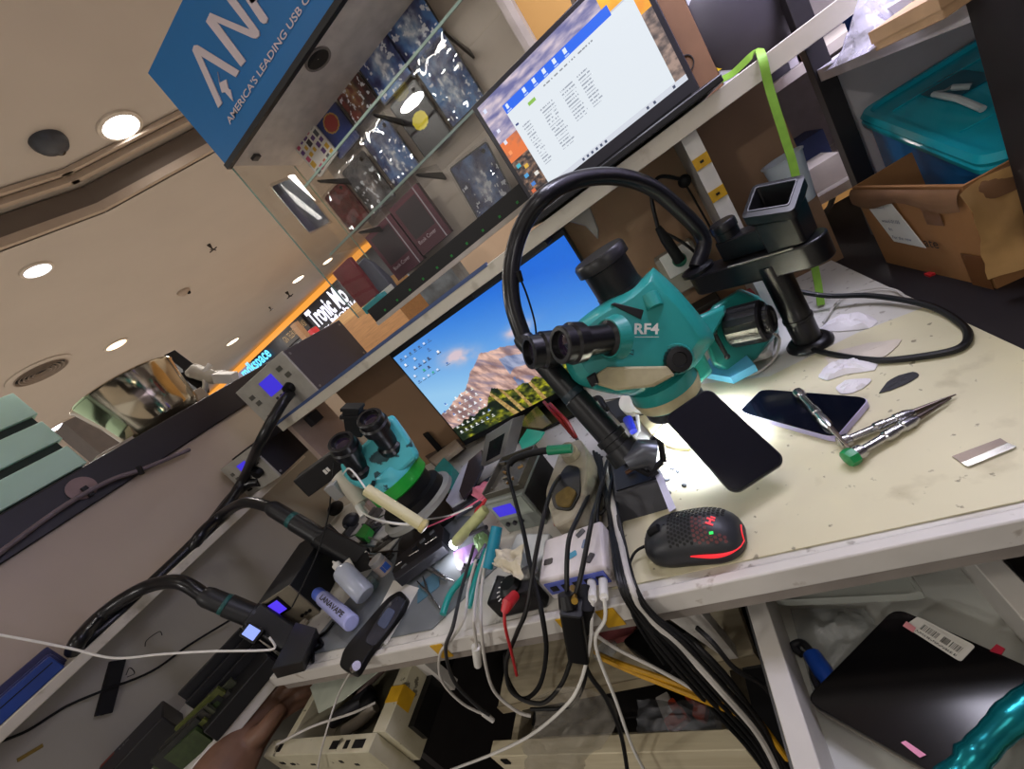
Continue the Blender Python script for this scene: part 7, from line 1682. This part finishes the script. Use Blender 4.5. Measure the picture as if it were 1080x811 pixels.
for k, (pts, m, lab) in enumerate((((Zp(352, 760, .60), Zp(372, 745, .61), Zp(392, 730, .61)), GREYD, 'dark cylinder lying in the dirty cream drawer'), ((Zp(364, 770, .60), Zp(380, 760, .605), Zp(396, 745, .605)), mat('bone_grey', '#8d8578', .6), 'bone-grey strip lying beside the dark cylinder'), ((Zp(378, 735, .61), Zp(390, 718, .615), Zp(405, 704, .615)), mat('rose_grey', '#7a6660', .6), 'rose-grey rolled piece at the back of the dirty drawer'))):
    rod('drawer_piece', list(pts), .014 - .003 * k, m, None, 12, lab, 'piece')
tag(MB().ball(Zp(388, 738, .615), .02, (1, 1, .7)).build('black_puck', BLACKM), 'round black puck in the dirty cream drawer', 'puck')
cab([Zp(292, 785, .668), Zp(330, 766, .672), Zp(372, 752, .66), Zp(396, 741, .65)], .0022, WC, 'thin pale wire stretched across the dirty drawer')
cab([Zp(372, 706, .76), Yp(362, 722, .29), Yp(350, 752, .25), Yp(337, 800, .21), Yp(334, 830, .20)], .0016, WC, 'thin pale thread hanging from the phone case down past the drawer')
struct(MB().box((LX + .001, -.9, .0006), (RX - .004, .895, .006)).build('floor_shade', mat('floor_shade_black', '#1b1816', .7)))  # dark sheet added over the floor to stand for under-bench shade
# back wall of the knee space, its shade put into a near-black colour
struct(MB().box((-1.41, .9, 0), (.238, .93, .70)).build('wall_under', mat('knee_shade', '#171214', .8)))
tag(MB().box((-.62, .45, 0), (-.18, .88, .36)).build('pc_tower', mat('tower_black', '#0d0d0f', .5), bevel=.006), 'black box standing in the dark knee space under the ledge', 'computer')
# ---------------------------------------------------------------- side bench odds and ends
def sb(px, py): return Zp(px, py, DZ + .0006)
t = thing('labelled_box', sb(150, 800), 'black box with small white lettering on the side bench at the frame bottom', 'box')
Ml = frame(sb(160, 800), -cd, UP)
MB(Ml).box((-.06, -.05, 0), (.07, .05, .06)).build('body', mat('box_black', '#121114', .45), t, bevel=.003)
for k, s in enumerate(('LSX',)):
    text('lettering', s, Ml @ Matrix.Translation((-.02 + .012 * 0, .02 - k * .014, .0605)), .009, mat('dim_white', '#b5b2b0', .5), t)
MB(Ml).box((-.055, .03, .0605), (-.03, .042, .0612)).build('red_patch', mat('red_patch', '#8a3a2a', .5), t)
random.seed(31)
for k in range(10):
    x, y = 204 + k * 4.2, 800 - k * 5.2
    q = sb(x, y); M = zrot(q, 50 + random.uniform(-12, 12))
    tag(MB(M).box((-.045, -.004, 0), (.045, .004, .05 + random.uniform(-.008, .012))).build('circuit_board', mat('pcb%d' % (k % 5), ['#2c3a1a', '#1b1d1a', '#4a4f20', '#26241f', '#3a3c2c'][k % 5], .5, var=.3, scale=90)), ['green circuit board at the frame end of the upright row on the side bench', 'circuit board standing in the upright row on the side bench'][0 if k == 0 else 1], 'circuit board', 'circuit boards in the upright row')
# ---------------------------------------------------------------- the reaching arm
SKIN = mat('skin', '#735442', .5, var=.12, scale=40, bump=.1)
def P(x, y, d): return Dp(x, y, d)
b = MB()
def oval(path, ws, hs, n=14):
    rings = []; P_ = [V(p) for p in path]
    for i, p in enumerate(P_):
        T = (P_[min(i + 1, len(P_) - 1)] - P_[max(i - 1, 0)]).normalized()
        tow = (CAM - p).normalized(); tow = (tow - T * tow.dot(T)).normalized(); sd = T.cross(tow)
        rings.append([p + sd * ws[i] * math.cos(2 * math.pi * j / n) + tow * hs[i] * math.sin(2 * math.pi * j / n) for j in range(n)])
    b.loft(rings, True)
oval(spline([P(205, 870, .70), P(236, 815, .76), P(254, 785, .80), P(272, 760, .84), P(292, 738, .87)], 3), [.060, .058, .056, .054, .052, .050, .048, .046, .045, .044, .043, .040, .034], [.046, .044, .042, .040, .037, .034, .031, .028, .025, .023, .021, .018, .014])
for (pts, r0) in (((( 280, 742, .865), (302, 716, .885), (322, 708, .91), (338, 712, .93)), .0118), (((287, 744, .87), (311, 722, .89), (331, 717, .915), (344, 722, .935)), .0122), (((292, 750, .872), (316, 732, .892), (334, 728, .915), (344, 734, .935)), .0115), (((294, 757, .872), (314, 744, .888), (328, 741, .905), (336, 745, .92)), .0098)):
    b.tube(spline([P(*p) for p in pts], 3), [r0 * (1.12 - .035 * i) for i in range(10)], 10)
b.tube(spline([P(262, 784, .80), P(276, 772, .80), P(288, 757, .815), P(299, 744, .835)], 3), [.020, .020, .019, .0175, .0165, .016, .0155, .014, .0125, .010], 12)
arm = b.build('person', SKIN, smooth=180)
r = arm.modifiers.new('Remesh', 'REMESH'); r.mode = 'VOXEL'; r.voxel_size = .004; r.use_smooth_shade = True
s_ = arm.modifiers.new('Smooth', 'SMOOTH'); s_.factor = .5; s_.iterations = 6
tag(arm, 'bare brown forearm and hand of a person reaching under the worktop corner', 'person')
# ================================================================ light
w = bpy.data.worlds.new('world'); S.world = w; w.use_nodes = True
w.node_tree.nodes['Background'].inputs[0].default_value = (.95, .87, .80, 1); w.node_tree.nodes['Background'].inputs[1].default_value = .5
def lamp(kind, loc, energy, color, size=.2, to=None, spot=None, blend=.6):
    l = bpy.data.lights.new(kind.lower() + '_lamp', kind); l.energy = energy; l.color = color
    if kind == 'AREA': l.shape = 'DISK'; l.size = size
    else: l.shadow_soft_size = size
    if spot: l.spot_size = math.radians(spot); l.spot_blend = blend
    o = bpy.data.objects.new(l.name, l); COL.objects.link(o); o.location = V(loc)
    if to is not None: o.rotation_euler = (V(to) - V(loc)).to_track_quat('-Z', 'Y').to_euler()
    return o
# the mall's recessed lamps, then an added case light
c = Zp(126, 132, 3.05); lamp('SPOT', c, 120, (1, .92, .84), .1, (c.x, c.y, 0), 130)
WARM = (1, .96, .92)
for x in (-9, -6.2, -3.6):
    for y in (-1.5, 1.6, 4.2, 6.4): lamp('AREA', (x, y, 2.86), 46, WARM, .3, (x, y, 0))
for x, y in ((-.8, 4.2), (2.5, 5.5), (-1, 6.4), (-1.4, -2.6), (2.2, -2.6), (.6, 2.3)): lamp('AREA', (x, y, 2.86), 34, WARM, .3, (x, y, 0))
lamp('SPOT', (.25, -.45, 3.0), 21, (1, .95, .88), .4, (.05, .5, .75), 75)
lamp('SPOT', (-.9, -.3, 3.0), 11, (1, .94, .86), .3, (-1.0, .3, .9), 90)
l = lamp('AREA', ((gx0 + gx1) / 2 + .02, GY + .03, gz1 - .05), 1.3, (1, .95, .9), .3, ((gx0 + gx1) / 2 + .02, GY + .03, rt)); l.data.shape = 'RECTANGLE'; l.data.size = gx1 - gx0 - .1; l.data.size_y = .02  # light added inside the case to brighten it, no lit fitting there
# the microscope's ring lamp, the pen light, a strip lamp inside the white rack, an added fill
l = lamp('AREA', LEDC, 2.8, (.84, .90, 1), .07, LEDC - UP); l.data.spread = math.radians(120)
lamp('POINT', WL, .10, (.93, .93, 1), .008)
l = lamp('AREA', (.55, .72, 1.72), 11.0, (.78, .76, 1), .3, (.6, .75, 1.0))
l = lamp('AREA', (.20, .78, 1.75), 4.0, (.86, .84, 1), .25, (.5, .8, .9))  # fill added in front of the rack to brighten tub and box
S.view_settings.view_transform = 'Standard'; S.view_settings.look = 'None'; S.view_settings.gamma = 1; S.view_settings.exposure = 0
S.view_settings.use_curve_mapping = False
S.cycles.transparent_max_bounces = 24
